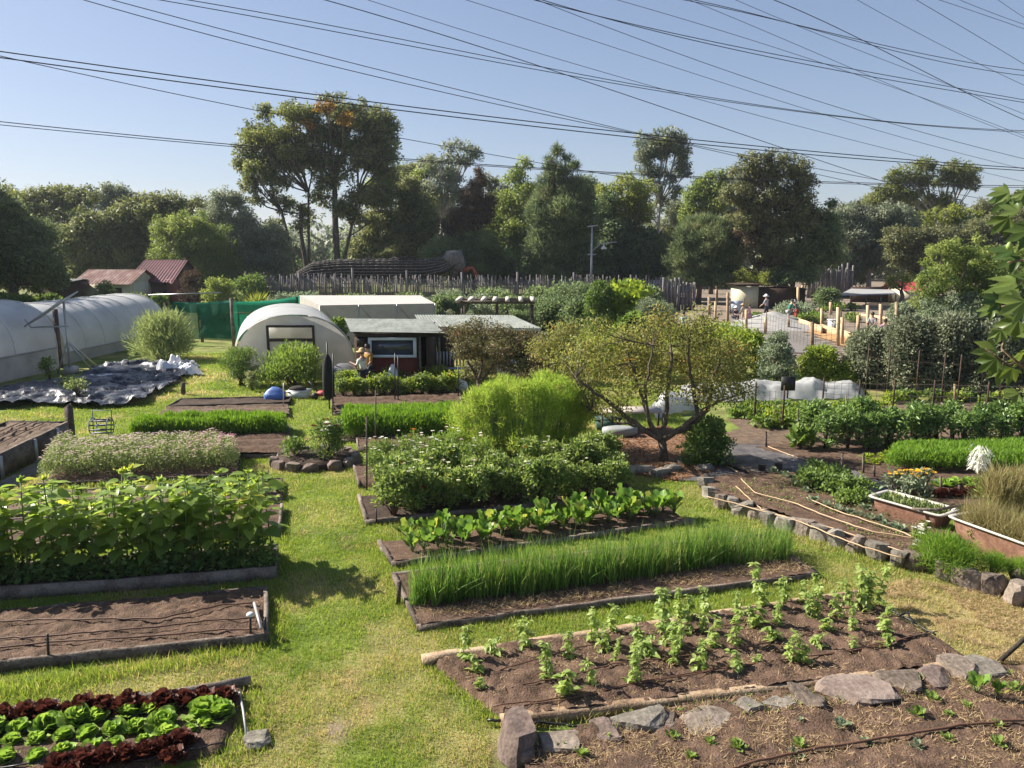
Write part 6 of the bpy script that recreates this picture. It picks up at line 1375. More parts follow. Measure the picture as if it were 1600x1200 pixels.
# ------------------------------------------------------------------ trees: crown clumps measured off the survey photograph, set at their distance
def crown(Y, blobs, L, W, cover, droop=.3, tpl='quad', cr=(.5, 1.0), fill=1.0, tall=1.0, dy=1.0):
    out = []; cl = []
    for b in blobs:
        px, py, rx, ry = b[:4]; yo = b[4] if len(b) > 4 else R.uniform(-1, 1) * dy
        C = at(px, py, Y + yo); s = mpp(C); rx *= s * 1.16; rz = ry * s * 1.16; ryy = (rx + rz) / 2 * .9
        k = max(5, int(rx * rz * 7.5 * fill / cr[1] ** 2)); d = runit(k) * (N.random(k) ** .38 * N.uniform(.78, 1.2, k))[:, None]
        r = N.uniform(cr[0] * .7, cr[1] * 1.1, k) * min(1.35, max(.62, min(rx, rz) / 1.9))
        P = np.array(C)[None] + d * np.stack([np.maximum(.2, rx - r * .8), np.maximum(.2, np.full(k, ryy) - r * .8), np.maximum(.2, rz - r * .7)], 1)
        a = .5 * L * W; n = (cover * PI * r * r * .78 / a).astype(int) + 3
        idx = np.repeat(np.arange(k), n); m = len(idx); dd = runit(m) * (N.random(m) ** .5)[:, None]
        Q = P[idx] + dd * r[idx][:, None] * A3(1, 1, .72)
        D = dd * .6 + runit(m) * .7 + A3(0, 0, -droop if tall == 1.0 else tall); Nn = dd * 2 + UP * .4 + runit(m) * .5
        clump_tone = N.normal(0, .2, k)[idx] + N.uniform(.05, .75, m)  # tone per clump, spread wide to stand in for sunlit and shaded clumps
        out.append(leaves(Q, D, Nn, L * N.uniform(.6, 1.3, m), W * N.uniform(.7, 1.2, m), tpl, np.clip(clump_tone, 0, 1)))
        cl.append((C, rx, rz, P, r))
    return joinG(out), cl
def tree(name, label, Y, base, blobs, lmn, L=.42, W=.17, cover=1.5, trunks=None, bk=None, tr=.3, fork=.45, group=None, extra=(), twigs=3, cat='tree', **kw):
    b0 = at(base[0], base[1], Y); b0.z = 0
    t = thing(name, label, cat, b0, group)
    (V, F, r), cl = crown(Y, blobs, L, W, cover, **kw)
    mk('crown', V, F, LM[lmn], r, parent=t)
    for l2, bl in extra:
        (V, F, r), c2 = crown(Y, bl, L, W, cover, **kw); mk('crown', V, F, LM[l2], r, parent=t); cl += c2
    mb = MB()
    stems = [(Vector((at(x, base[1], Y).x, Y + R.uniform(-.5, .5), 0)), at(fx_, fy_, Y), r_) for x, fx_, fy_, r_ in (trunks or [(base[0], base[0], base[1] - (base[1] - min(b[1] for b in blobs)) * fork, tr)])]
    for s0, f, r_ in stems: mb.tube([s0, lerp(s0, f, .35) + Vector((R.uniform(-.2, .2), 0, 0)), lerp(s0, f, .7) + Vector((R.uniform(-.2, .2), 0, 0)), f], [r_ * 1.25, r_, r_ * .85, r_ * .7], 8)
    for C, rx, rz, P, rr in cl:
        s0, f, r_ = min(stems, key=lambda q: (q[1] - C).length + (q[1].z > C.z) * 3)
        st = f if C.z > f.z else lerp(s0, f, max(.3, min(.95, C.z / max(.1, f.z) * .8)))
        mid = lerp(st, C, .5) + Vector((R.uniform(-.4, .4), R.uniform(-.4, .4), -.08 * (C - st).length)); rl = min(r_ * .5, .03 + .035 * rx)
        mb.tube([st, mid, C], [rl * 1.2, rl, rl * .6], 6)
        for q in range(min(len(P), twigs)):
            p = P[R.randrange(len(P))]; mb.tube([lerp(mid, C, R.random()), lerp(C, Vector(p), .5), tuple(p)], [rl * .6, rl * .42, rl * .25], 4, False)
    mb.build('trunk', bk or bark, t, smooth=True); return t
tree('tree', 'very dark green weeping tree at the left edge of the photo', 62, (20, 462), [(-60, 330, 60, 60), (-20, 320, 40, 45), (8, 350, 36, 40), (40, 378, 48, 40), (68, 412, 40, 34), (0, 405, 60, 45), (-50, 410, 60, 50), (40, 436, 50, 25), (84, 432, 24, 26)], 'casuarina', .34, .13, 1.8, tr=.35, fill=1.1)
tree('tree', 'flat-topped tree with a yellowish crown above the far left trees', 104, (95, 440), [(50, 312, 36, 16), (90, 304, 34, 16), (128, 308, 34, 18), (75, 328, 40, 18), (110, 335, 40, 22), (40, 335, 26, 18)], 'euc', tr=.35, extra=[('euc_yel', [(45, 303, 30, 9), (85, 296, 34, 9), (125, 301, 30, 9)])])
tree('tree', 'rounded grey-green tree poking up behind the flat-topped one', 122, (178, 440), [(178, 300, 28, 16), (160, 314, 22, 16), (200, 312, 22, 16), (180, 335, 30, 20)], 'euc_grey', .5, .2, tr=.3)
tree('tree', 'large dark green tree behind the tin roofed cottage', 92, (215, 452), [(225, 328, 40, 26), (262, 312, 26, 16), (282, 318, 16, 14), (200, 350, 44, 32), (258, 346, 44, 34), (150, 362, 44, 34), (175, 395, 50, 34), (240, 390, 50, 36), (120, 380, 34, 34), (140, 415, 40, 30), (215, 425, 60, 30)], 'euc', tr=.4, cover=1.6)
tree('tree', 'soft yellow-green tree between the barn and the grey-green trees', 86, (290, 450), [(268, 358, 34, 24), (300, 345, 26, 20), (322, 380, 42, 34), (275, 395, 40, 32), (310, 415, 46, 30), (345, 410, 30, 34)], 'lime', .34, .1, 1.4, tr=.25, tpl='tri')
tree('tree', 'pale grey-green airy tree left of the tallest eucalypt', 90, (385, 455), [(348, 308, 24, 18), (372, 318, 20, 20), (335, 335, 30, 24), (372, 348, 36, 26), (402, 372, 36, 28), (355, 382, 40, 30), (430, 368, 26, 24), (400, 405, 44, 30), (350, 425, 44, 26), (435, 405, 30, 34)], 'euc_grey', .34, .14, 1.15, tr=.25)
tree('eucalypt_tree', 'tallest eucalypt with gold patches and sunlit yellow painted into a broad rounded crown and several pale stems', 92, (525, 440),
     [(548, 172, 44, 20), (590, 196, 34, 28), (606, 232, 22, 38), (520, 200, 46, 20), (560, 228, 44, 24), (400, 205, 26, 20), (385, 245, 22, 26), (420, 225, 32, 26), (455, 215, 30, 22), (480, 240, 34, 20), (472, 178, 36, 20), (496, 212, 34, 20), (455, 248, 30, 22), (520, 278, 26, 14), (565, 190, 40, 20), (575, 250, 34, 22), (415, 260, 30, 24), (392, 285, 20, 20), (440, 282, 24, 18), (600, 268, 26, 20), (520, 250, 30, 16), (412, 172, 16, 16), (400, 310, 20, 14), (425, 305, 18, 14), (545, 262, 24, 14), (500, 308, 24, 16), (480, 330, 24, 14), (535, 325, 28, 20), (556, 336, 16, 18), (495, 252, 30, 22), (510, 285, 24, 16), (448, 318, 20, 16), (470, 350, 20, 14), (565, 305, 28, 20), (595, 300, 24, 26), (580, 345, 20, 16), (430, 345, 16, 12)], 'euc',
     trunks=[(525, 523, 290, .42), (478, 470, 320, .26), (470, 440, 330, .2), (486, 482, 300, .18), (528, 560, 300, .2)], bk=bark, cover=1.55, twigs=5,
     extra=[('euc_yel', [(455, 176, 36, 16, -2.5), (436, 208, 28, 16, -2.5), (398, 214, 26, 13, -2.5), (450, 236, 22, 14, -2.5), (392, 262, 15, 18, -2.5)]), ('euc_gold', [(508, 166, 22, 11, -2.8), (540, 184, 18, 10, -2.8), (482, 192, 12, 11, -2.8)]), ('euc', [(526, 152, 30, 8)])])  # upper-left yellow clumps put the crown's sunlit side into leaf colour
tree('eucalypt_tree', 'mid green bushy eucalypt leaning against the right side of the tallest one', 96, (575, 440), [(600, 300, 34, 24), (635, 290, 28, 22), (650, 322, 34, 30), (600, 345, 38, 24), (580, 375, 30, 22), (640, 370, 44, 34), (620, 410, 40, 28), (668, 350, 24, 30), (560, 400, 22, 26)], 'euc', tr=.3, bk=bark_pale, cover=1.3, trunks=[(575, 580, 330, .25), (572, 560, 350, .16)], extra=[('lime', [(585, 288, 18, 12), (655, 270, 16, 12)])])
tree('eucalypt_tree', 'thin pale eucalypt with small round tufts behind the brown conifer', 108, (690, 440), [(706, 228, 22, 12), (738, 238, 18, 16), (690, 246, 26, 12), (722, 250, 22, 14), (668, 256, 22, 14), (698, 275, 26, 20), (676, 300, 24, 22), (715, 300, 26, 20)], 'euc_grey', tr=.25, bk=bark_pale, cover=1.15, twigs=5)
tree('conifer_tree', 'rusty brown cone-shaped tree right of the tallest eucalypt', 88, (740, 450), [(748, 266, 10, 14), (746, 288, 20, 18), (738, 312, 30, 20), (730, 338, 38, 22), (760, 325, 22, 26), (715, 360, 30, 24)], 'brown', .3, .1, 1.8, tr=.3, tpl='tri', extra=[('dark', [(740, 380, 44, 28), (700, 395, 40, 32), (760, 405, 40, 30), (725, 420, 50, 24)])])
tree('tree', 'fresh light green tree between the brown conifer and the dark casuarina', 91, (806, 450), [(818, 256, 16, 14), (808, 282, 26, 20), (832, 300, 28, 22), (800, 318, 34, 24), (835, 332, 28, 24), (775, 350, 28, 22), (812, 360, 34, 26), (770, 380, 26, 22)], 'lime', .36, .17, 1.3, tr=.24, bk=bark_pale, extra=[('shrub', [(790, 400, 40, 30), (770, 420, 36, 24)])])
tree('casuarina_tree', 'tall feathery dark green casuarina with a spiky top', 84, (868, 452), [(870, 238, 12, 14), (884, 244, 12, 12), (858, 256, 12, 14), (874, 266, 26, 18), (898, 258, 10, 10), (866, 295, 32, 24), (895, 300, 26, 24), (918, 312, 24, 22), (850, 330, 30, 28), (885, 340, 38, 30), (925, 345, 18, 24), (862, 375, 42, 34), (900, 385, 36, 30), (870, 420, 52, 30)], 'casuarina', .5, .08, 2.2, tr=.3, tpl='tri', tall=.5, extra=[('olive', [(855, 315, 18, 20), (880, 350, 16, 18)])])
tree('tree', 'dark bushy tree behind the street lamp', 88, (960, 455), [(945, 315, 18, 20), (935, 345, 26, 28), (955, 375, 38, 34), (1000, 390, 40, 36), (935, 405, 40, 36), (985, 425, 48, 30), (1030, 415, 20, 40), (940, 435, 44, 22)], 'dark', .36, .15, 1.8, tr=.3)
tree('tree', 'yellow-green domed tree beside the tall slender eucalypt', 90, (985, 455), [(978, 278, 30, 12), (955, 298, 26, 18), (998, 298, 26, 22), (975, 318, 34, 22), (1000, 335, 26, 22), (962, 340, 22, 20)], 'golden', .34, .15, 1.5, tr=.25, extra=[('euc', [(985, 360, 34, 20), (1000, 375, 34, 22)])])
tree('eucalypt_tree', 'tall slender eucalypt with pale branches and a tufted crown', 100, (1030, 452), [(1012, 218, 22, 14), (1044, 210, 24, 14), (1062, 226, 18, 18), (1008, 242, 20, 20), (1036, 236, 28, 18), (1066, 256, 16, 18), (1018, 266, 24, 16), (1050, 272, 22, 14), (1074, 270, 12, 8), (1024, 292, 20, 14), (1056, 298, 14, 18), (1035, 318, 20, 16), (1052, 340, 12, 18), (1014, 330, 12, 16)], 'euc_grey', tr=.3, bk=bark_pale, cover=1.4, fork=.55, twigs=5, extra=[('euc', [(1040, 222, 30, 10), (1068, 240, 12, 14)])])
tree('tree', 'pale green tree left of the biggest brown-green eucalypt', 96, (1110, 455), [(1104, 282, 24, 16), (1130, 272, 20, 12), (1086, 305, 24, 22), (1118, 310, 32, 26), (1076, 335, 18, 18), (1100, 345, 30, 20)], 'lime', .36, .17, 1.4, tr=.25)
tree('eucalypt_tree', 'biggest brown-green eucalypt with twisting branches at right of centre', 76, (1226, 476), [(1180, 248, 26, 12), (1205, 245, 28, 13), (1240, 252, 26, 16), (1165, 272, 34, 22), (1205, 275, 36, 24), (1250, 280, 28, 24), (1150, 300, 28, 22), (1190, 308, 44, 26), (1240, 312, 36, 24), (1180, 340, 40, 24), (1225, 350, 46, 28), (1265, 345, 30, 24), (1200, 385, 40, 28)], 'olive', .34, .13, 1.7, tr=.4, trunks=[(1226, 1222, 405, .42), (1228, 1250, 400, .25)], twigs=5, extra=[('dark', [(1262, 335, 30, 22), (1292, 345, 28, 24), (1280, 375, 38, 32), (1250, 405, 44, 30), (1295, 395, 26, 28), (1300, 318, 10, 8), (1240, 435, 40, 22)]), ('brown', [(1170, 365, 26, 26), (1190, 405, 24, 20), (1165, 330, 20, 18)])])
tree('casuarina_tree', 'dark olive spiky casuarina left of the biggest eucalypt', 78, (1092, 462), [(1095, 345, 26, 16), (1120, 350, 24, 18), (1075, 372, 32, 24), (1115, 380, 36, 28), (1065, 405, 26, 30), (1100, 415, 46, 30), (1140, 400, 24, 28), (1070, 440, 34, 20), (1120, 440, 34, 20)], 'casuarina', .46, .07, 2.4, tr=.25, tpl='tri', tall=.6, extra=[('olive', [(1105, 362, 30, 14), (1130, 380, 18, 16)])])
tree('tree', 'yellowish scrubby tree behind the cream shed', 82, (1180, 462), [(1185, 435, 30, 16), (1165, 440, 24, 14), (1205, 440, 24, 14), (1150, 428, 18, 18)], 'golden', .3, .12, 1.2, tr=.15)
tree('eucalypt_tree', 'far eucalypt pair with rounded crowns, highest at right', 112, (1470, 430), [(1415, 268, 26, 12), (1445, 258, 22, 12), (1400, 284, 28, 14), (1432, 282, 30, 14), (1485, 262, 30, 14), (1515, 268, 20, 14), (1500, 284, 30, 14), (1470, 285, 16, 12), (1522, 290, 12, 10), (1385, 302, 30, 16), (1420, 305, 30, 16), (1460, 308, 20, 12), (1480, 320, 26, 14)], 'euc_yel', .45, .17, 1.4, tr=.3, bk=bark_pale, twigs=5, extra=[('euc', [(1500, 272, 26, 14), (1440, 275, 24, 12), (1370, 312, 20, 14)])])
tree('tree', 'grey-green rounded tree mass behind the white canopy', 94, (1355, 462), [(1335, 328, 24, 16), (1318, 345, 24, 20), (1355, 345, 30, 22), (1390, 335, 30, 20), (1330, 372, 32, 24), (1372, 372, 36, 26), (1415, 355, 32, 24), (1345, 402, 38, 26), (1395, 400, 36, 28), (1325, 420, 28, 26), (1430, 385, 28, 26)], 'euc_grey', .36, .15, 1.6, tr=.3, bk=bark_pale, twigs=5)
tree('tree', 'bright yellow-green flat domed tree in the right background', 98, (1478, 440), [(1460, 336, 34, 10), (1490, 328, 30, 11), (1512, 338, 26, 12), (1445, 348, 24, 10), (1485, 345, 34, 12)], 'golden', .4, .16, 1.8, tr=.25, bk=bark_pale, extra=[('dark', [(1520, 352, 24, 14), (1495, 362, 30, 12)])])
tree('tree', 'olive green tree mass right of the canopy, below the yellow-green dome', 88, (1440, 462), [(1405, 372, 26, 22), (1440, 372, 30, 22), (1480, 372, 30, 22), (1420, 398, 34, 22), (1465, 400, 40, 24), (1525, 365, 30, 24), (1560, 350, 30, 24), (1600, 352, 30, 34), (1540, 395, 44, 28), (1590, 400, 40, 40), (1440, 425, 26, 22)], 'olive', .36, .15, 1.6, tr=.3, bk=bark_pale)
tree('tree', 'small flat-topped tree at the right of the white canopy', 72, (1408, 472), [(1395, 438, 18, 8), (1415, 434, 16, 8), (1405, 445, 22, 8)], 'golden', .3, .12, 1.4, tr=.22, bk=bark)
# dark understorey between the trunks and fence
tree('understorey_shrub', 'dark understorey behind the left part of the paling fence', 100, (560, 440), [(540, 405, 30, 24), (450, 420, 30, 22), (600, 425, 40, 22), (500, 425, 30, 18), (410, 430, 40, 20), (660, 420, 40, 26)], 'dark', .4, .17, 1.2, tr=.15, cat='shrub')
tree('understorey_shrub', 'dark understorey behind the right part of the paling fence', 96, (820, 450), [(800, 425, 40, 24), (760, 430, 40, 20), (840, 435, 40, 20), (905, 430, 40, 24), (1010, 440, 40, 18)], 'dark', .4, .17, 1.6, tr=.15, cat='shrub')
BT = [(430, 116, 'euc_grey', [(425, 370, 30, 22), (455, 392, 30, 22), (400, 395, 34, 24), (440, 420, 44, 20)], 'pale grey tree low behind the left stems of the tallest eucalypt'),
 (655, 118, 'euc', [(640, 275, 34, 22), (668, 262, 26, 18), (660, 310, 40, 28), (640, 350, 40, 30), (690, 340, 34, 30), (665, 395, 44, 34)], 'mid green tree right behind the tallest eucalypt'),
 (770, 114, 'olive', [(765, 285, 22, 16), (785, 310, 30, 24), (755, 340, 34, 28), (790, 360, 34, 28), (770, 400, 44, 30)], 'olive tree between the brown conifer and the light green tree'),
 (915, 116, 'casuarina', [(920, 290, 24, 18), (935, 320, 28, 26), (905, 350, 34, 30), (945, 380, 34, 34), (910, 410, 44, 30)], 'dark olive tree right behind the tall casuarina'),
 (1055, 116, 'euc', [(1060, 330, 26, 20), (1075, 360, 30, 26), (1040, 370, 30, 30), (1060, 410, 44, 34)], 'mid green tree low behind the tall slender eucalypt'),
 (1135, 112, 'euc_grey', [(1140, 290, 28, 20), (1125, 325, 34, 26), (1150, 360, 34, 30), (1130, 405, 44, 34)], 'grey-green tree behind the left side of the biggest eucalypt'),
 (1310, 112, 'olive', [(1310, 335, 26, 18), (1325, 360, 30, 26), (1300, 390, 34, 30), (1320, 425, 40, 24)], 'olive tree filling the gap right of the biggest eucalypt'),
 (1420, 118, 'euc', [(1360, 320, 34, 16), (1410, 318, 40, 18), (1460, 325, 36, 18), (1390, 345, 44, 22), (1440, 350, 44, 24)], 'tree mass under the far eucalypt pair'),
 (1570, 104, 'olive', [(1545, 330, 30, 20), (1585, 325, 34, 22), (1620, 335, 40, 30), (1560, 360, 44, 26), (1600, 370, 44, 30)], 'olive tree behind the fig leaves at the right edge'),
 (30, 112, 'euc', [(10, 315, 34, 24), (45, 325, 30, 20), (20, 350, 44, 28), (-20, 330, 40, 34)], 'mid green tree behind the left edge tree'),
 (330, 112, 'euc', [(310, 325, 30, 20), (300, 345, 34, 24), (335, 360, 40, 26), (280, 370, 40, 28)], 'green tree behind the pale airy tree')]
for px_b, Yb_, lm_, bl_, lab_ in BT: tree('tree', lab_, Yb_, (px_b, 440), bl_, lm_, .42, .17, 1.4, tr=.25, twigs=1)
# far mass
def farwood():
    parts = []
    for i in range(230):
        a = R.uniform(-1.25, 1.25); d = R.uniform(150, 175); h = R.uniform(7, 12.5); c = A3(math.sin(a) * d, math.cos(a) * d, 0); n = 420
        dd = runit(n) * (N.random(n) ** .4)[:, None]; Q = c + A3(0, 0, h * .5) + dd * A3(5, 5, h * .5); parts.append(leaves(Q, dd + runit(n), dd + UP * .5, N.uniform(.9, 1.7, n), .7, 'quad', np.clip(N.uniform(0, .7, n) + R.gauss(0, .1), 0, 1)))
    V, F, r = joinG(parts); return tag(mk('distant_woodland', V, F, LM['euc_grey'], r), 'grey-green wood in the far distance behind all the trees', 'woodland', kind='stuff')
farwood()
# ------------------------------------------------------------------ garden shrubs
def shrub(label, base, w, h, lmn, n=1400, L=.11, W=.05, tpl='fold', name='shrub', clumps=34, cr=None, cat='shrub', z0=.12, rz=None, y=None, up=.3, flowers=None, fs=.05, dpt=None, stemm=None):
    p = g(*base) if y is None else Vector((at(base[0], 500, y).x, y, 0)); s = mpp(p)
    o = bush(name, cat, lmn, w * s, h * s, int(n * 1.9), L * 1.15, W * 1.25, tpl, int(clumps * 1.6), cr or (w * s * .16), flowers=flowers, top=.85, z0=z0, up=up, fsize=fs, dpt=dpt, stemm=stemm); o['used'] = 1
    o.location = p; tag(o, label, cat); return o
shrub('feathery grass-like shrub with pale plumes by the long polytunnel', (252, 562), 96, 74, 'herb', 4200, .3, .022, 'blade', cr=.7, up=.9, name='feathery_shrub')
shrub('dark green rosemary-like shrub left of the hoop greenhouse front', (378, 602), 74, 60, 'shrub', 3600, .1, .02, 'quad', up=.9)
shrub('bright yellow-green leafy shrub in front of the hoop greenhouse', (457, 602), 108, 66, 'fresh', 3800, .16, .035, 'quad', up=1.1, name='leafy_shrub')
shrub('pinkish flowering weed at the edge of the dark green shrub', (394, 612), 22, 34, 'herb', 240, .08, .03, flowers=[('pink', 10), ('pale', 6)], fs=.05, name='flowering_weed', cat='weed')
shrub('clipped round dark bush beside the grape vine', (938, 545), 58, 102, 'shrub', 5000, .12, .05, y=43, name='round_bush')
shrub('sprawling yellow-green grape vine over the bushes at centre right', (980, 540), 90, 100, 'vine', 2600, .24, .2, 'leaf', y=44, name='grape_vine', cat='vine')
shrub('grey-green bush in front of the grape vine', (1020, 540), 84, 82, 'greyshrub', 4600, .13, .05, y=41, name='grey_bush')
shrub('bright green climbing plant below the grape vine', (985, 545), 60, 70, 'fresh', 900, .26, .2, 'leaf', y=38, name='climbing_plant', cat='climber')
shrub('dark bush before the paling fence left of the clipped one', (890, 520), 110, 60, 'dark', 3600, .2, .1, y=60)
shrub('silvery bush beside the flat shade house', (695, 510), 46, 46, 'saltbush', 2000, .14, .06, y=46, name='silver_bush')
shrub('green bush under the pergola', (752, 512), 56, 48, 'greyshrub', 2200, .14, .07, y=48)
shrub('low dark bush under the right end of the pergola', (812, 512), 60, 40, 'dark', 2000, .14, .07, y=49)
shrub('light green bush sprouting between hoop greenhouse and shed', (528, 560), 34, 72, 'fresh', 900, .15, .05, y=36)
shrub('round bush with dark interior above the white net, left of two', (1218, 610), 62, 84, 'greyshrub', 3200, .1, .05, y=30.5, name='dark_bush')
shrub('yellow-green bush above the white net, right of two', (1284, 606), 66, 60, 'vine', 2600, .11, .06, y=30.5, name='yellow_bush')
shrub('pink flowered green bush left of the dark round bush', (1165, 600), 80, 72, 'vine', 3200, .11, .05, y=33, flowers=[('pink', 10)], fs=.06)
shrub('low yellow-green bushes right of the yellow bush', (1328, 612), 40, 40, 'vine', 900, .11, .06, y=30)
for i, (x, w, h, y_, l_) in enumerate([(1362, 76, 92, 30, 'leftmost part'), (1425, 92, 118, 29, 'second part from the left'), (1490, 92, 126, 28.5, 'middle part'), (1556, 96, 118, 28, 'second part from the right'), (1622, 90, 116, 28, 'rightmost part')]):
    shrub('silvery grey-green hedge shrub behind the tall mesh fence, ' + l_, (x, 620), w, h, 'saltbush', 12000, .11, .055, y=y_, name='hedge_shrub', clumps=90, cr=.4)
tree('tree', 'broad light green leafy tree above the grey hedge at right', 42, (1500, 560), [(1470, 405, 34, 28), (1510, 392, 32, 24), (1545, 405, 32, 30), (1460, 440, 34, 30), (1505, 435, 44, 34), (1555, 445, 40, 40), (1470, 480, 36, 30), (1520, 485, 44, 34), (1440, 465, 22, 24), (1580, 480, 40, 50), (1600, 420, 36, 46), (1620, 500, 40, 50)], 'lime', .17, .07, 1.5, tr=.14, cr=(.4, .8), fill=1.2, extra=[('greyshrub', [(1455, 505, 40, 30), (1505, 520, 46, 30), (1555, 520, 46, 30), (1420, 520, 30, 22), (1600, 530, 40, 36), (1490, 480, 46, 30, -1.6), (1530, 505, 50, 30, -1.8), (1460, 500, 40, 26, -1.6), (1580, 500, 50, 40, -1.6)])])
for i, (x, w, h, lm_, l_) in enumerate([(480, 70, 26, 'greyshrub', 'pale low bush'), (560, 80, 24, 'dark', 'long dark low bush'), (640, 70, 26, 'dark', 'dark low bush'), (700, 70, 30, 'greyshrub', 'grey low bush'), (770, 90, 34, 'dark', 'wide dark bush'), (850, 90, 36, 'dark', 'dark bush right of the pergola'), (930, 80, 40, 'shrub', 'green bush'), (1000, 80, 40, 'dark', 'dark bush near the board fence')]):
    shrub(l_ + ' at the foot of the paling fence', (x, 470), w, h, lm_, 1500, .26, .13, y=70)
for i, (x, w, h, lm_, y_) in enumerate([(700, 70, 52, 'dark', 54), (745, 80, 50, 'greyshrub', 55), (800, 80, 52, 'dark', 53), (860, 90, 56, 'dark', 52), (905, 70, 60, 'dark', 47)]):
    shrub('dense bush in the dark planting around the pergola, ' + ['at its left end', 'left of the middle', 'in the middle', 'right of the middle', 'at its right end'][i], (x, 510), w, h, lm_, 2200, .18, .09, y=y_)
for i, (x, w, h, lm_, y_, l_) in enumerate([(870, 90, 66, 'apple', 31, 'left end, beside the dark fruit tree'), (935, 100, 74, 'vine', 33, 'left of the middle'), (1005, 100, 70, 'apple', 32, 'in the middle'), (1070, 100, 74, 'vine', 33.5, 'right of the middle'), (1128, 90, 66, 'apple', 31.5, 'right end, before the gravel yard')]):
    shrub('rose and berry thicket behind the apple tree, ' + l_, (x, 600), w, h, lm_, 2200, .1, .055, y=y_, name='rose_thicket', z0=.08)
for i, (x, w, h, y_) in enumerate([(5, 70, 40, 60), (75, 50, 30, 66), (395, 60, 44, 80), (330, 70, 40, 78)]):
    shrub('dark bush filling the gap below the trees, ' + ['at the left edge', 'beside the open shelter', 'at the left end of the paling fence', 'right of the reddish tree'][i], (x, 470), w, h, 'shrub', 1600, .24, .12, y=y_)
# shrubs by the cottages
shrub('dark rounded bush left of the dark open shelter', (32, 470), 56, 44, 'shrub', 3000, .2, .08, y=58)
shrub('yellow flowering bush behind the long polytunnel', (102, 472), 54, 28, 'golden', 1500, .2, .1, y=56, flowers=[('yellow', 60)], fs=.12, name='yellow_bush')
shrub('dark bush in front of the rusted roof cottage', (128, 470), 44, 34, 'shrub', 1600, .2, .1, y=60)
shrub('thin pale bush in front of the cottage wall', (168, 470), 40, 56, 'herb', 900, .2, .07, y=62)
shrub('yellowish bush before the barn gable', (212, 472), 50, 38, 'herb', 1500, .2, .09, y=62)
shrub('round green bush beside the barn door', (252, 470), 28, 30, 'fresh', 1000, .2, .09, y=66)
shrub('leafless reddish small tree right of the barn', (302, 462), 40, 62, 'brown', 1300, .2, .04, y=72, name='reddish_tree', cat='tree')
shrub('tall pale green shrub left of the paling fence', (345, 470), 56, 50, 'lime', 2000, .22, .07, y=70)
shrub('spiky yellow agave in front of the paling fence', (404, 465), 26, 22, 'golden', 160, .9, .1, 'blade', y=66, name='agave_plant', cat='agave')
shrub('small tree sapling before the paling fence behind the shade house', (537, 465), 32, 30, 'fresh', 900, .22, .1, y=64)
shrub('grey bush at the left foot of the paling fence', (450, 470), 70, 32, 'greyshrub', 1600, .2, .1, y=66)
shrub('low bushes at the foot of the tall eucalypt in the new garden', (1240, 490), 70, 18, 'greyshrub', 1500, .2, .1, y=66)
shrub('dark bush behind the new garden posts', (1290, 470), 44, 34, 'dark', 1600, .22, .1, y=70)
shrub('green bush right of the canopy', (1410, 490), 50, 30, 'greyshrub', 1500, .2, .1, y=58)
# ------------------------------------------------------------------ fruit trees near
def fruittree(label, base, stems, blobs, lmn, L, W, cover, r0, extra=(), depth=1.0, tw=240, bk=None, name='fruit_tree', split=None):
    b = g(*base); Yb = b.y; t = thing(name, label, 'fruit tree', b); mb = MB(); tips = []
    split = split or (base[1] - 34)
    f = at(base[0] - 4, split, Yb); mb.tube([b - Vector((0, 0, .05)), lerp(b, f, .5) + Vector((.02, 0, 0)), f], [r0 * 1.35, r0, r0 * 1.05], 9)
    for pts, dy, rr in stems:
        P = [f] + [at(x, y, Yb + dy * (i + 1) / len(pts)) for i, (x, y) in enumerate(pts)]; q = []
        for i in range(len(P) - 1):
            for k in range(4): q.append(lerp(P[i], P[i + 1], k / 4) + Vector((R.uniform(-.03, .03), R.uniform(-.03, .03), R.uniform(-.03, .03))))
        q.append(P[-1]); n = len(q); mb.tube(q, [rr * (1 - .72 * i / n) for i in range(n)], 7); tips += q[3:]
    parts = []
    for lm_, bl in [(lmn, blobs)] + list(extra):
        (V, F, r), cl = crown(Yb, bl, L, W, cover, droop=.2, tpl='fold', cr=(.7, 1.0), dy=depth, fill=2.2); mk('crown', V, F, LM[lm_], r, parent=t)
        for C, rx, rz, P, rr in cl:
            for p in P[:int(tw / len(bl)) + 1]:
                p = Vector(p); s = min(tips, key=lambda q: (q - p).length); mid = lerp(s, p, .55) + Vector((R.uniform(-.08, .08), R.uniform(-.08, .08), R.uniform(-.1, .04)))
                mb.tube([s, mid, p, p + Vector((R.uniform(-.12, .12), R.uniform(-.12, .12), R.uniform(.0, .25)))], [.011, .008, .005, .002], 4, False)
    mb.build('trunk', bk or bark_apple, t, smooth=True); return t
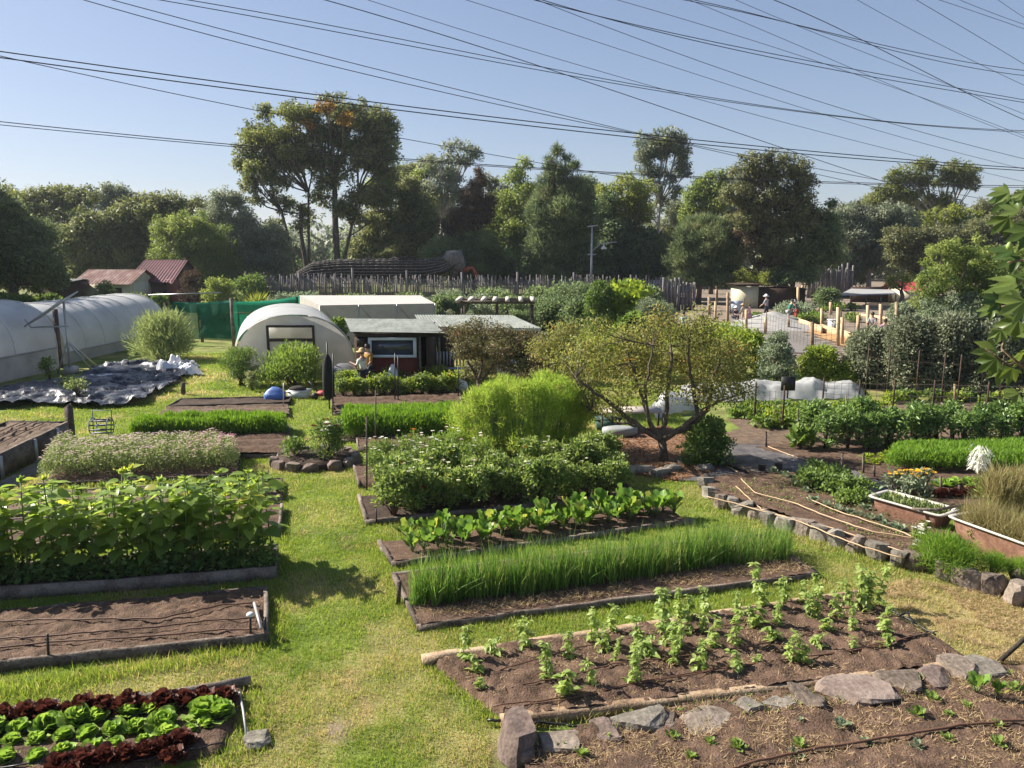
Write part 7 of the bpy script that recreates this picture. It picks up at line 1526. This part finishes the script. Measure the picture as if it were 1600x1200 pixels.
fruittree('spreading autumn apple tree with twisted grey limbs and yellowing leaves', (1038, 722),
   [([(1000, 668), (965, 640), (930, 615), (900, 590)], -.4, .08), ([(1015, 660), (1000, 610), (985, 565), (970, 520)], .5, .065), ([(1080, 665), (1105, 640), (1112, 600), (1125, 560)], -.3, .085), ([(1075, 662), (1100, 640), (1130, 625), (1165, 612)], .5, .06), ([(1040, 650), (1045, 600), (1050, 550), (1045, 510)], .8, .07), ([(1090, 650), (1085, 610), (1075, 560), (1080, 520)], -.9, .07), ([(1000, 665), (960, 660), (925, 640)], .5, .06), ([(1012, 655), (1010, 600), (1020, 540)], -.9, .06)],
   [(880, 560, 34, 32, 1.2), (920, 545, 40, 34), (965, 533, 42, 30), (1010, 526, 44, 30), (1060, 524, 44, 30), (1105, 533, 40, 30), (1145, 550, 36, 34), (900, 590, 34, 24, 1.3), (950, 575, 44, 34), (1005, 560, 44, 34), (1060, 560, 44, 34), (1115, 575, 40, 30), (1150, 590, 28, 24), (985, 600, 40, 20), (1040, 605, 40, 20), (925, 615, 28, 20, 1.3), (1090, 605, 34, 18), (930, 510, 26, 20), (1030, 498, 36, 14), (1090, 502, 30, 16), (878, 612, 30, 26, 1.6), (915, 640, 28, 18, 1.4), (1155, 612, 28, 20), (960, 635, 24, 14), (1118, 606, 30, 18), (1000, 540, 40, 30), (1085, 545, 40, 30)], 'apple', .08, .045, .30, .1, depth=1.3, tw=2300)
fruittree('dark purplish fruit tree standing in front of the lean-to', (752, 628), [([(745, 590), (730, 560), (715, 530)], -.3, .07), ([(758, 590), (775, 560), (800, 540)], .3, .07), ([(752, 580), (752, 545), (760, 515)], .5, .06)],
   [(715, 520, 30, 16), (745, 515, 34, 18), (780, 522, 34, 18), (815, 528, 28, 18), (735, 545, 34, 22), (775, 548, 36, 22), (745, 575, 30, 22), (790, 570, 30, 20)], 'plum', .085, .05, .6, .09, depth=1.0, tw=160, split=598, name='fruit_tree')
fruittree('sprawling dark fruit tree between the lean-to and the apple tree', (852, 640), [([(840, 600), (815, 585), (790, 575)], -.3, .06), ([(860, 590), (870, 560), (865, 530)], .3, .06), ([(855, 590), (835, 560), (840, 540)], .5, .05)],
   [(815, 580, 34, 22), (850, 560, 34, 30), (845, 590, 40, 24), (880, 590, 30, 26), (800, 600, 34, 20), (860, 530, 26, 22), (885, 545, 28, 24)], 'plum', .085, .05, .6, .08, extra=[('apple', [(850, 545, 34, 26), (880, 520, 26, 20)])], depth=1.0, tw=120, split=606)
shrub('dark green leafy bush right of the apple trunk', (1105, 724), 84, 74, 'shrub', 2400, .085, .045, name='leafy_bush', z0=.05)
shrub('leafy roses and berry canes behind the apple tree', (1130, 560), 120, 62, 'vine', 3400, .12, .06, y=37, flowers=[('pink', 6)], name='rose_bush')
# ------------------------------------------------------------------ fig branches at the right edge
def figleaf(p, d, nrm_, L):
    "five-lobed leaf"
    lob = [(-1.25, .62), (-.62, .86), (0, 1.0), (.62, .86), (1.25, .62)]
    d = Vector(d).normalized(); n = Vector(nrm_); n = (n - d * n.dot(d)).normalized(); s = n.cross(d)
    o = []
    for i, (a, l) in enumerate(lob):
        for da, ll in ((-.22, .72), (0, 1.0), (.22, .72)): o.append((a + da, l * ll))
        if i < 4: o.append((a + .31, .6))
    V = [p]; 
    for a, l in o:
        q = p + (d * math.cos(a) + s * math.sin(a)) * l * L - n * (.28 * l * l * L * (1 + .5 * math.cos(a))) + n * (.1 * L * math.cos(a * 5)); V.append(q)
    return np.array([tuple(v) for v in V]), [np.array([(0, i + 1, i + 2) for i in range(len(o) - 1)])]
YF = 5.2
t = thing('fig_tree', 'fig tree branches with big lobed leaves reaching in at the right edge', 'fig tree', Vector((at(1700, 600, YF).x, YF, 0)))
mb = MB(); bx = at(1760, 600, YF).x
mb.tube([(bx + .25, YF + .3, 0), (bx + .12, YF + .2, .8), (bx + .18, YF + .05, 1.7), (bx + .02, YF - .05, 2.6), (bx - .02, YF, 3.6), (bx + .1, YF + .1, 4.6), (bx + .02, YF, 5.5)], [.12, .1, .095, .08, .065, .05, .03], 9); mb.build('trunk', bark, t, smooth=True)
mb = MB(); fl = []; rr_ = []
br = [[(1740, 420), (1640, 330), (1585, 300)], [(1740, 520), (1640, 470), (1560, 480)], [(1740, 620), (1600, 575), (1565, 545), (1572, 515)], [(1740, 640), (1620, 560), (1575, 570), (1540, 545)], [(1740, 480), (1650, 400), (1575, 410)]]
for b in br:
    pts = [at(x, y, YF + R.uniform(-.15, .15)) for x, y in b]; mb.tube(pts, [.02, .012, .007, .005][:len(pts)], 6)
mb.build('branches', timber_tan, t, smooth=True)
lv = [(1586, 300, 1545, 300, .2), (1588, 305, 1548, 340, .2), (1585, 340, 1540, 380, .2), (1600, 330, 1560, 310, .16), (1590, 392, 1535, 378, .17), (1600, 400, 1548, 425, .18), (1600, 450, 1535, 445, .27), (1595, 440, 1540, 420, .2), (1610, 470, 1548, 500, .24), (1570, 470, 1535, 470, .16), (1600, 500, 1560, 540, .22), (1572, 515, 1565, 545, .14), (1565, 547, 1495, 552, .2), (1565, 560, 1530, 590, .22), (1575, 570, 1570, 612, .2), (1590, 575, 1588, 610, .18), (1600, 615, 1570, 612, .16), (1600, 570, 1595, 550, .16), (1620, 360, 1575, 375, .22), (1640, 440, 1585, 415, .26), (1640, 520, 1590, 520, .24), (1610, 545, 1600, 590, .2), (1640, 300, 1602, 285, .2), (1650, 600, 1606, 600, .24), (1610, 300, 1590, 320, .14), (1560, 480, 1525, 500, .14)]
for x0, y0, x1, y1, L in lv:
    yy = YF + R.uniform(-.2, .2); p = at(x0 - 8, y0, yy); q = at(x1 - 10, y1, yy + R.uniform(-.1, .1))
    d = q - p; L2 = min(max(d.length, L * .55), L) * .8; v, f = figleaf(p, d, (R.uniform(-.5, .5), R.uniform(-1, -.3), R.uniform(.2, 1)), L2); fl.append((v, f, np.full(len(v), R.uniform(.1, .75))))
V, F, r = joinG(fl); mk('leaves', V, F, LM['fig'], r, parent=t)
mb = MB(); p = at(1577, 384, YF - .1); mb.lathe(p, [(.004, -.03), (.018, -.015), (.02, .0), (.012, .018), (.004, .026)], 9); mb.build('fig_fruit', plain('green_fig', (.25, .33, .08)), t, smooth=True)
# ------------------------------------------------------------------ people
def skinmesh(name, J, E, Rd, m, parent, sub=1, root=0):
    me = bpy.data.meshes.new(name); o0 = WP[parent.name]
    me.from_pydata([tuple(j) for j in J], E, []); me.materials.append(m)
    o = bpy.data.objects.new(name, me); COL.objects.link(o); o.parent = parent; WP[o.name] = o0
    md = o.modifiers.new('skin', 'SKIN'); md.use_smooth_shade = True
    for i, v in enumerate(me.skin_vertices[0].data): v.radius = Rd[i] if hasattr(Rd[i], '__len__') else (Rd[i], Rd[i]); v.use_root = (i == root)
    s = o.modifiers.new('sub', 'SUBSURF'); s.levels = sub; s.render_levels = sub
    return o
def person(label, base, ht, face, top, bottom, hat=None, bend=0.0, arms=((.3, -.2), (.3, -.2)), sit=False, step=.1, dress=False, shorts=False, hairm=None, hold=None):
    "base: ground point; ht: height; face: heading angle of the front; arms: (forward swing, elbow bend) each"
    k = ht / 1.72; t = thing('person', label, 'person', base); cf, sf = math.cos(face), math.sin(face)
    def W(x, y, z): return (k * (x * -sf + y * cf), k * (x * cf + y * sf), k * z)   # x: to the right hand, y: front
    hz = .9 if not sit else .32
    hip = (0, 0, hz); cb = math.sin(bend); cc = math.cos(bend)
    def T(x, y, z): return (x, y * cc + z * cb, hz + z * cc - y * cb)
    J = []; E = []; Rd = []
    def add(p, r, par=None):
        J.append(W(*p)); Rd.append((r * k, r * k) if not hasattr(r, '__len__') else (r[0] * k, r[1] * k)); 
        if par is not None: E.append((par, len(J) - 1))
        return len(J) - 1
    pel = add(hip, (.15, .11)); wa = add(T(0, 0, .16), (.13, .10), pel); ch = add(T(0, .0, .36), (.155, .11), wa); sh = add(T(0, 0, .5), (.1, .075), ch); nk = add(T(0, .01, .58), .052, sh)
    hd = add(T(0, .03, .67), (.075, .085), nk); ht_ = add(T(0, .02, .77), (.078, .092), hd); add(T(0, .125, .68), .014, hd)
    for s in (-1, 1): add(T(s * .09, .02, .68), .016, hd)
    legs = []; sl = []
    for s in (-1, 1):
        h0 = add((s * .09, 0, hz - .05), .088, pel)
        if sit: kn, an, to = (s * .14, .38, .38), (s * .12, .36, .07), (s * .13, .52, .04)
        else: kn, an, to = (s * .1, .03 + s * step * .6, .48), (s * .1, -.02 + s * step, .08), (s * .11, .15 + s * step, .035)
        a = add(kn, .058, h0); b = add(an, .042, a); add(to, .036, b); legs.append((h0, a, b))
    for i, s in enumerate((-1, 1)):
        fw, eb = arms[i]; s0 = add(T(s * .17, 0, .47), .055, sh); L1, L2 = .28, .25
        e = (s * .22, math.sin(fw) * L1, .47 - math.cos(fw) * L1); q = fw - eb; w = (s * .2, e[1] + math.sin(q) * L2, e[2] - math.cos(q) * L2)
        e0 = add(T(*e), .041, s0); w0 = add(T(*w), .029, e0); hn = (w[0], w[1] + math.sin(q) * .08, w[2] - math.cos(q) * .08); h0 = add(T(*hn), (.036, .024), w0)
        for f in range(4):
            fx_ = (f - 1.5) * .018; f1 = (hn[0] + fx_ * .4, hn[1] + math.sin(q) * .04 + fx_, hn[2] - math.cos(q) * .045); fe = (f1[0] - s * .015, f1[1] + math.sin(q + .4) * .035, f1[2] - math.cos(q + .4) * (.03 + .006 * (f % 2)))
            a_ = add(T(*f1), .0095, h0); add(T(*fe), .008, a_)
        add(T(w[0] - s * .02, w[1] + .045, w[2] - .05), .0105, w0); sl.append((s0, e0, w0))
    skinmesh('body', J, E, Rd, skin_m, t, 1, pel)
    def sub(idx, grow, name, m, edges, root=0, extra=()):
        JJ = [J[i] for i in idx]; mp = {i: n for n, i in enumerate(idx)}; skinmesh(name, JJ, [(mp[a], mp[b]) for a, b in edges], [(Rd[i][0] + grow * k, Rd[i][1] + grow * k) for i in idx], m, t, 1, root)
    ids = [pel, wa, ch, sh]; ed = [(pel, wa), (wa, ch), (ch, sh)]
    for s0, e0, w0 in sl: ids += [s0, e0]; ed += [(sh, s0), (s0, e0)]
    sub(ids, .02, 'shirt', top, ed)
    if dress:
        mb = MB(); c = Vector(base); mb.lathe(c, [(.16 * k, hz * k), (.24 * k, .45 * k), (.22 * k, .42 * k), (.1 * k, hz * k * .98)], 12); mb.build('skirt', bottom, t, smooth=True)
    ids = [pel]; ed = []
    for h0, a, b in legs:
        ids += [h0, a] + ([] if shorts else [b]); ed += [(pel, h0), (h0, a)] + ([] if shorts else [(a, b)])
    if not dress: sub(ids, .022, 'trousers', bottom, ed)
    c = Vector(base) + Vector(W(*T(0, .01, .74)))
    mb = MB(); mb.lathe(c, [(.098 * k, -.06 * k), (.108 * k, .02 * k), (.085 * k, .1 * k), (.03 * k, .135 * k)], 12); mb.build('hair', hairm or hair_m, t, smooth=True)
    if hat:
        mb = MB(); c = c + Vector((0, 0, .05 * k)); mb.lathe(c, [(.115 * k, -.02 * k), (.23 * k, -.04 * k), (.235 * k, -.025 * k), (.12 * k, .01 * k), (.11 * k, .09 * k), (.06 * k, .125 * k), (.01 * k, .13 * k)], 16); mb.build('hat', hat, t, smooth=True)
    for s in (-1, 1):
        mb = MB(); e = Vector(base) + Vector(W(*T(s * .032, .107, .705))); mb.lathe(e, [(.004, -.009 * k), (.011 * k, 0), (.004, .009 * k)], 6); mb.build('eye', hair_m, t)
    for (h0, a, b), s in zip(legs, (-1, 1)):
        p = Vector(J[b]); mb = MB(); q = Vector(base) + p; d = Vector((cf, sf, 0)); q.z = base[2] + .04 * k; mb.tube([q - d * .06 * k, q + d * .05 * k, q + d * .17 * k], [.045 * k, .05 * k, .035 * k], 8); mb.build('shoe', timber_dark, t, smooth=True)
    return t
straw_hat = noisemat('straw_hat', [(.3, (.42, .28, .12)), (.7, (.62, .45, .24))], 9)
white_cl = cloth('white', (.66, .66, .63)); must = cloth('mustard', (.34, .19, .035)); navy = cloth('navy', (.025, .03, .045)); grey_cl = cloth('grey', (.3, .29, .31)); pink_cl = cloth('pink', (.55, .28, .32)); beige_cl = cloth('beige', (.42, .34, .27)); green_cl = cloth('green', (.03, .13, .1)); red_cl = cloth('red', (.32, .05, .04)); mauve = cloth('mauve', (.3, .17, .27)); teal = cloth('pale_teal', (.3, .42, .4)); orange_cl = cloth('orange', (.42, .17, .08)); white_hat = cloth('white_hat', (.75, .75, .73))
YP = 28.7
person('person in a straw sun hat and white shirt in front of the shed window', Vector((at(567, 560, YP).x, YP, 0)), 1.62, 2.6, white_cl, navy, straw_hat, .05, ((.6, -1.3), (.5, -1.4)))
person('person with short dark hair and a mustard shirt behind the straw hat', Vector((at(576, 560, YP + .6).x, YP + .55, 0)), 1.76, -2.2, must, navy, None, .03, ((.2, -.2), (.3, -.6)))
person('person in a pale grey top standing by the pergola post', g(792, 530) * 1.0 if False else Vector((at(792, 490, 46.5).x, 46.5, 0)), 1.7, -1.0, grey_cl, cloth('pale_trousers', (.45, .44, .47)), None, 0, ((.3, -.5), (.1, -.1)))
def pg(px, py): return g(px, py)
person('person in a white hat and grey shirt standing on the sand heap', pg(1197, 498), 1.85, 2.4, grey_cl, navy, white_hat, .1, ((.7, -.5), (.5, -.5)))
person('seated person in dark clothes and a white hat before the pale screen', pg(1147, 500), 1.6, -1.2, navy, navy, white_hat, .25, ((.8, -.8), (.8, -.8)), sit=True)
person('child in beige clothes with a sun hat next to a pink dressed child', pg(1161, 503), 1.35, 2.2, beige_cl, beige_cl, straw_hat, .15, ((.4, -.5), (.4, -.5)))
person('child in a pink dress in the new garden', pg(1171, 503), 1.3, 2.5, pink_cl, pink_cl, None, .1, ((.3, -.4), (.3, -.4)), dress=True)
person('person in a green jacket and shorts bending over the new bed', pg(1231, 505), 1.8, .2, green_cl, grey_cl, None, .35, ((.5, -.6), (.5, -.4)), shorts=True)
person('person in a white hat and dark top beside the green jacket', pg(1243, 502), 1.65, -2.6, navy, red_cl, white_hat, .45, ((.8, -.5), (.8, -.5)))
person('person in a grey top working near the mesh fence', pg(1362, 532), 1.7, -2.4, grey_cl, navy, None, .2, ((.6, -.9), (.5, -.8)))
person('person in a mauve top half hidden by the grey hedge', pg(1379, 545), 1.65, -1.8, mauve, navy, None, .2, ((.6, -.9), (.5, -.8)))
person('person in a pale teal shirt behind the apple tree', Vector((at(1067, 500, 47).x, 47, 0)), 1.65, 1.2, teal, navy, None, .3, ((.6, -.5), (.5, -.5)))
person('person in an orange shirt beside the dark open shelter', Vector((at(68, 470, 60).x, 60, 0)), 1.7, -1.4, orange_cl, beige_cl, None, 0, ((.1, -.2), (.1, -.2)))
# ------------------------------------------------------------------ power lines
def wire(label, pts, h, r):
    xs_ = [p[0] for p in pts]; ys_ = [p[1] for p in pts]
    co = np.polyfit(xs_, ys_, min(3, len(pts) - 1)); x0, x1 = xs_[0], xs_[-1]
    A, B = g(x0, np.polyval(co, x0), h), g(x1, np.polyval(co, x1), h); out = []
    n = 36; iA, iB = 1 / A.y, 1 / B.y
    for i in range(n + 1):
        f = i / n; x = x0 + (x1 - x0) * f; y = np.polyval(co, x); out.append(at(x, y, 1 / (iA + (iB - iA) * f)))
    d0 = (out[0] - out[1]).normalized(); d1 = (out[-1] - out[-2]).normalized(); out = [out[0] + d0 * 12] + out + [out[-1] + d1 * 30]
    mb = MB(); rs = [max(.006, r * 1.45 * (.35 + .65 * p.y / 60)) for p in out]; mb.tube(out, rs, 4, False)
    tag(mb.build('power_line', cable_m, org=out[len(out) // 2]), label, 'power line', 'overhead power lines')
WL = [
 ('thick cable crossing the whole sky just above its twin over the tallest eucalypt', [(0, 81), (250, 113), (500, 150), (800, 187), (1200, 229), (1600, 263)], 11.3, .02),
 ('thick cable crossing the whole sky just below its twin over the tallest eucalypt', [(0, 91), (250, 121), (500, 158), (800, 195), (1200, 234), (1600, 267)], 11.0, .02),
 ('thin wire leaving the twin cables at left and dropping through the tallest eucalypt', [(0, 88), (200, 130), (400, 172), (620, 215), (800, 249), (1000, 280), (1280, 325), (1600, 372)], 10.5, .013),
 ('lowest pair of wires across the tree tops, upper wire', [(0, 190), (200, 210), (400, 230), (800, 259), (1000, 272), (1280, 284), (1600, 290)], 9.8, .016),
 ('lowest pair of wires across the tree tops, lower wire', [(0, 195), (200, 214), (400, 233), (800, 261), (1000, 274), (1280, 286), (1600, 293)], 9.6, .014),
 ('first wire entering at the top left corner', [(130, 0), (300, 46), (470, 92), (800, 169), (1000, 208), (1200, 250), (1600, 322)], 14, .016),
 ('second wire entering at the top left corner', [(175, 0), (320, 38), (470, 78), (800, 161), (1100, 232), (1600, 342)], 14.5, .016),
 ('upper of two flat wires that start left of the top centre', [(292, 0), (540, 43), (800, 96), (1100, 152), (1400, 189), (1600, 205)], 13, .014),
 ('lower of two flat wires that start left of the top centre', [(252, 0), (500, 46), (800, 100), (1100, 155), (1400, 191), (1600, 207)], 12.8, .014),
 ('steep thick wire starting at the top centre-left and reaching the right edge low', [(510, 0), (650, 42), (800, 90), (1000, 155), (1200, 222), (1400, 292), (1600, 352)], 16, .019),
 ('steep thin wire starting just right of the steep thick one', [(575, 0), (800, 70), (1000, 130), (1200, 184), (1440, 246), (1600, 284)], 16, .012),
 ('steep thin wire from the top centre', [(730, 0), (800, 23), (1000, 87), (1200, 152), (1400, 212), (1600, 264)], 17, .012),
 ('steep wire starting from the crossing at the top centre right', [(840, 0), (1000, 62), (1150, 115), (1300, 165), (1600, 248)], 17, .014),
 ('upper of two flat wires from the top centre right', [(835, 0), (1000, 40), (1200, 83), (1400, 120), (1600, 156)], 14, .015),
 ('lower of two flat wires from the top centre right', [(848, 0), (1000, 43), (1200, 88), (1400, 127), (1600, 160)], 13.7, .015),
 ('thin wire left of the flat pair at the upper right', [(965, 0), (1150, 55), (1400, 138), (1600, 212)], 18, .012),
 ('upper of the flat pair nearest the top right', [(1070, 0), (1250, 40), (1400, 75), (1600, 110)], 15, .014),
 ('lower of the flat pair nearest the top right', [(1085, 0), (1300, 54), (1400, 80), (1600, 118)], 14.8, .014),
 ('steep wire starting beside the upper right flat pair', [(1078, 0), (1250, 72), (1400, 136), (1600, 216)], 18, .012),
 ('long thin steep wire in the upper right', [(1150, 0), (1300, 62), (1450, 120), (1600, 178)], 19, .012),
 ('thickest steep wire in the upper right', [(1210, 0), (1350, 64), (1480, 130), (1600, 187)], 19, .02),
 ('steep wire right of the thickest one', [(1340, 0), (1470, 70), (1600, 133)], 20, .013),
 ('steep wire near the top right corner', [(1432, 0), (1520, 52), (1600, 100)], 20, .015),
 ('first short wire in the top right corner', [(1468, 0), (1540, 24), (1600, 45)], 20, .012),
 ('second short wire in the top right corner', [(1500, 0), (1550, 20), (1600, 38)], 20, .012),
 ('outermost wire in the top right corner', [(1560, 0), (1580, 14), (1600, 27)], 20, .012)]
for a in WL: wire(*a)
# trees out of frame at left that shade the polytunnels in the photograph
tree('tree', 'dark trees beyond the left edge of the photo', 58, (-260, 480), [(-330, 330, 90, 90), (-230, 360, 90, 80), (-150, 390, 60, 60), (-400, 380, 90, 80), (-120, 330, 50, 50)], 'dark', .5, .2, 1.3, tr=.4)
tree('tree', 'broad dark tree beside the polytunnels beyond the left edge', 44, (-230, 520), [(-260, 250, 90, 90), (-180, 290, 90, 80), (-150, 350, 60, 60), (-320, 300, 90, 90), (-240, 360, 90, 60)], 'dark', .5, .2, 1.3, tr=.4)
tree('tree', 'second dark tree beside the polytunnels beyond the left edge', 36, (-300, 560), [(-330, 180, 110, 110), (-250, 250, 90, 90), (-300, 330, 90, 60)], 'dark', .5, .2, 1.3, tr=.4)
tree('tree', 'tall dark tree farther left beyond the edge of the photo', 48, (-420, 500), [(-460, 320, 90, 80), (-380, 380, 80, 60), (-520, 380, 90, 70)], 'dark', .5, .2, 1.3, tr=.4)
# ------------------------------------------------------------------ sky, sun, camera
AZ = (-.94, .34); EL = math.radians(36)
sv = Vector((AZ[0], AZ[1], 0)).normalized() * math.cos(EL) + Vector((0, 0, math.sin(EL)))
w = bpy.data.worlds.new('World'); SC.world = w; w.use_nodes = True; t = w.node_tree
sky = t.nodes.new('ShaderNodeTexSky'); sky.sky_type = 'NISHITA'; sky.sun_disc = False; sky.sun_elevation = EL; sky.sun_rotation = math.atan2(sv.x, sv.y); sky.air_density = 1.0; sky.dust_density = .75; sky.ozone_density = 2.5; sky.altitude = 50
bg = t.nodes['Background']; bg.inputs[1].default_value = .114
vm = t.nodes.new('ShaderNodeVectorMath'); vm.operation = 'MULTIPLY'; vm.inputs[1].default_value = (.56, .565, .665); t.links.new(sky.outputs[0], vm.inputs[0])
gm = t.nodes.new('ShaderNodeGamma'); gm.inputs[1].default_value = .68; t.links.new(vm.outputs[0], gm.inputs[0]); t.links.new(gm.outputs[0], bg.inputs[0])
ld = bpy.data.lights.new('sun', 'SUN'); ld.energy = 5.0; ld.angle = math.radians(.55); ld.color = (1, .93, .82)
lo = bpy.data.objects.new('sun', ld); COL.objects.link(lo); lo.rotation_euler = (-sv).to_track_quat('-Z', 'Y').to_euler(); lo.location = sv * 60
cd = bpy.data.cameras.new('camera'); cd.sensor_fit = 'HORIZONTAL'; cd.sensor_width = 36; cd.lens = 36 * FPX / 1600; cd.clip_end = 3000; cd.clip_start = .1
co = bpy.data.objects.new('camera', cd); COL.objects.link(co); co.location = (0, 0, H); co.rotation_euler = (PI / 2 - TH, 0, 0); SC.camera = co
SC.view_settings.view_transform = 'Standard'; SC.view_settings.look = 'None'; SC.view_settings.gamma = 1; SC.view_settings.exposure = 1.35
SC.cycles.max_bounces = 8; SC.cycles.transparent_max_bounces = 12; SC.cycles.use_denoising = True
mb = MB(); mb.box((0, 620, 24), (1500, 1300, 50)); hz = mb.build('haze', None); tag(hz, 'thin pale haze in the air', kind='stuff')
m = bpy.data.materials.new('haze_air'); m.use_nodes = True; tt = m.node_tree; tt.nodes.clear(); oo = tt.nodes.new('ShaderNodeOutputMaterial'); vv = tt.nodes.new('ShaderNodeVolumePrincipled')
vv.inputs['Color'].default_value = (.78, .87, 1, 1); vv.inputs['Density'].default_value = .0002; vv.inputs['Anisotropy'].default_value = .2; tt.links.new(vv.outputs[0], oo.inputs['Volume']); hz.data.materials.append(m)
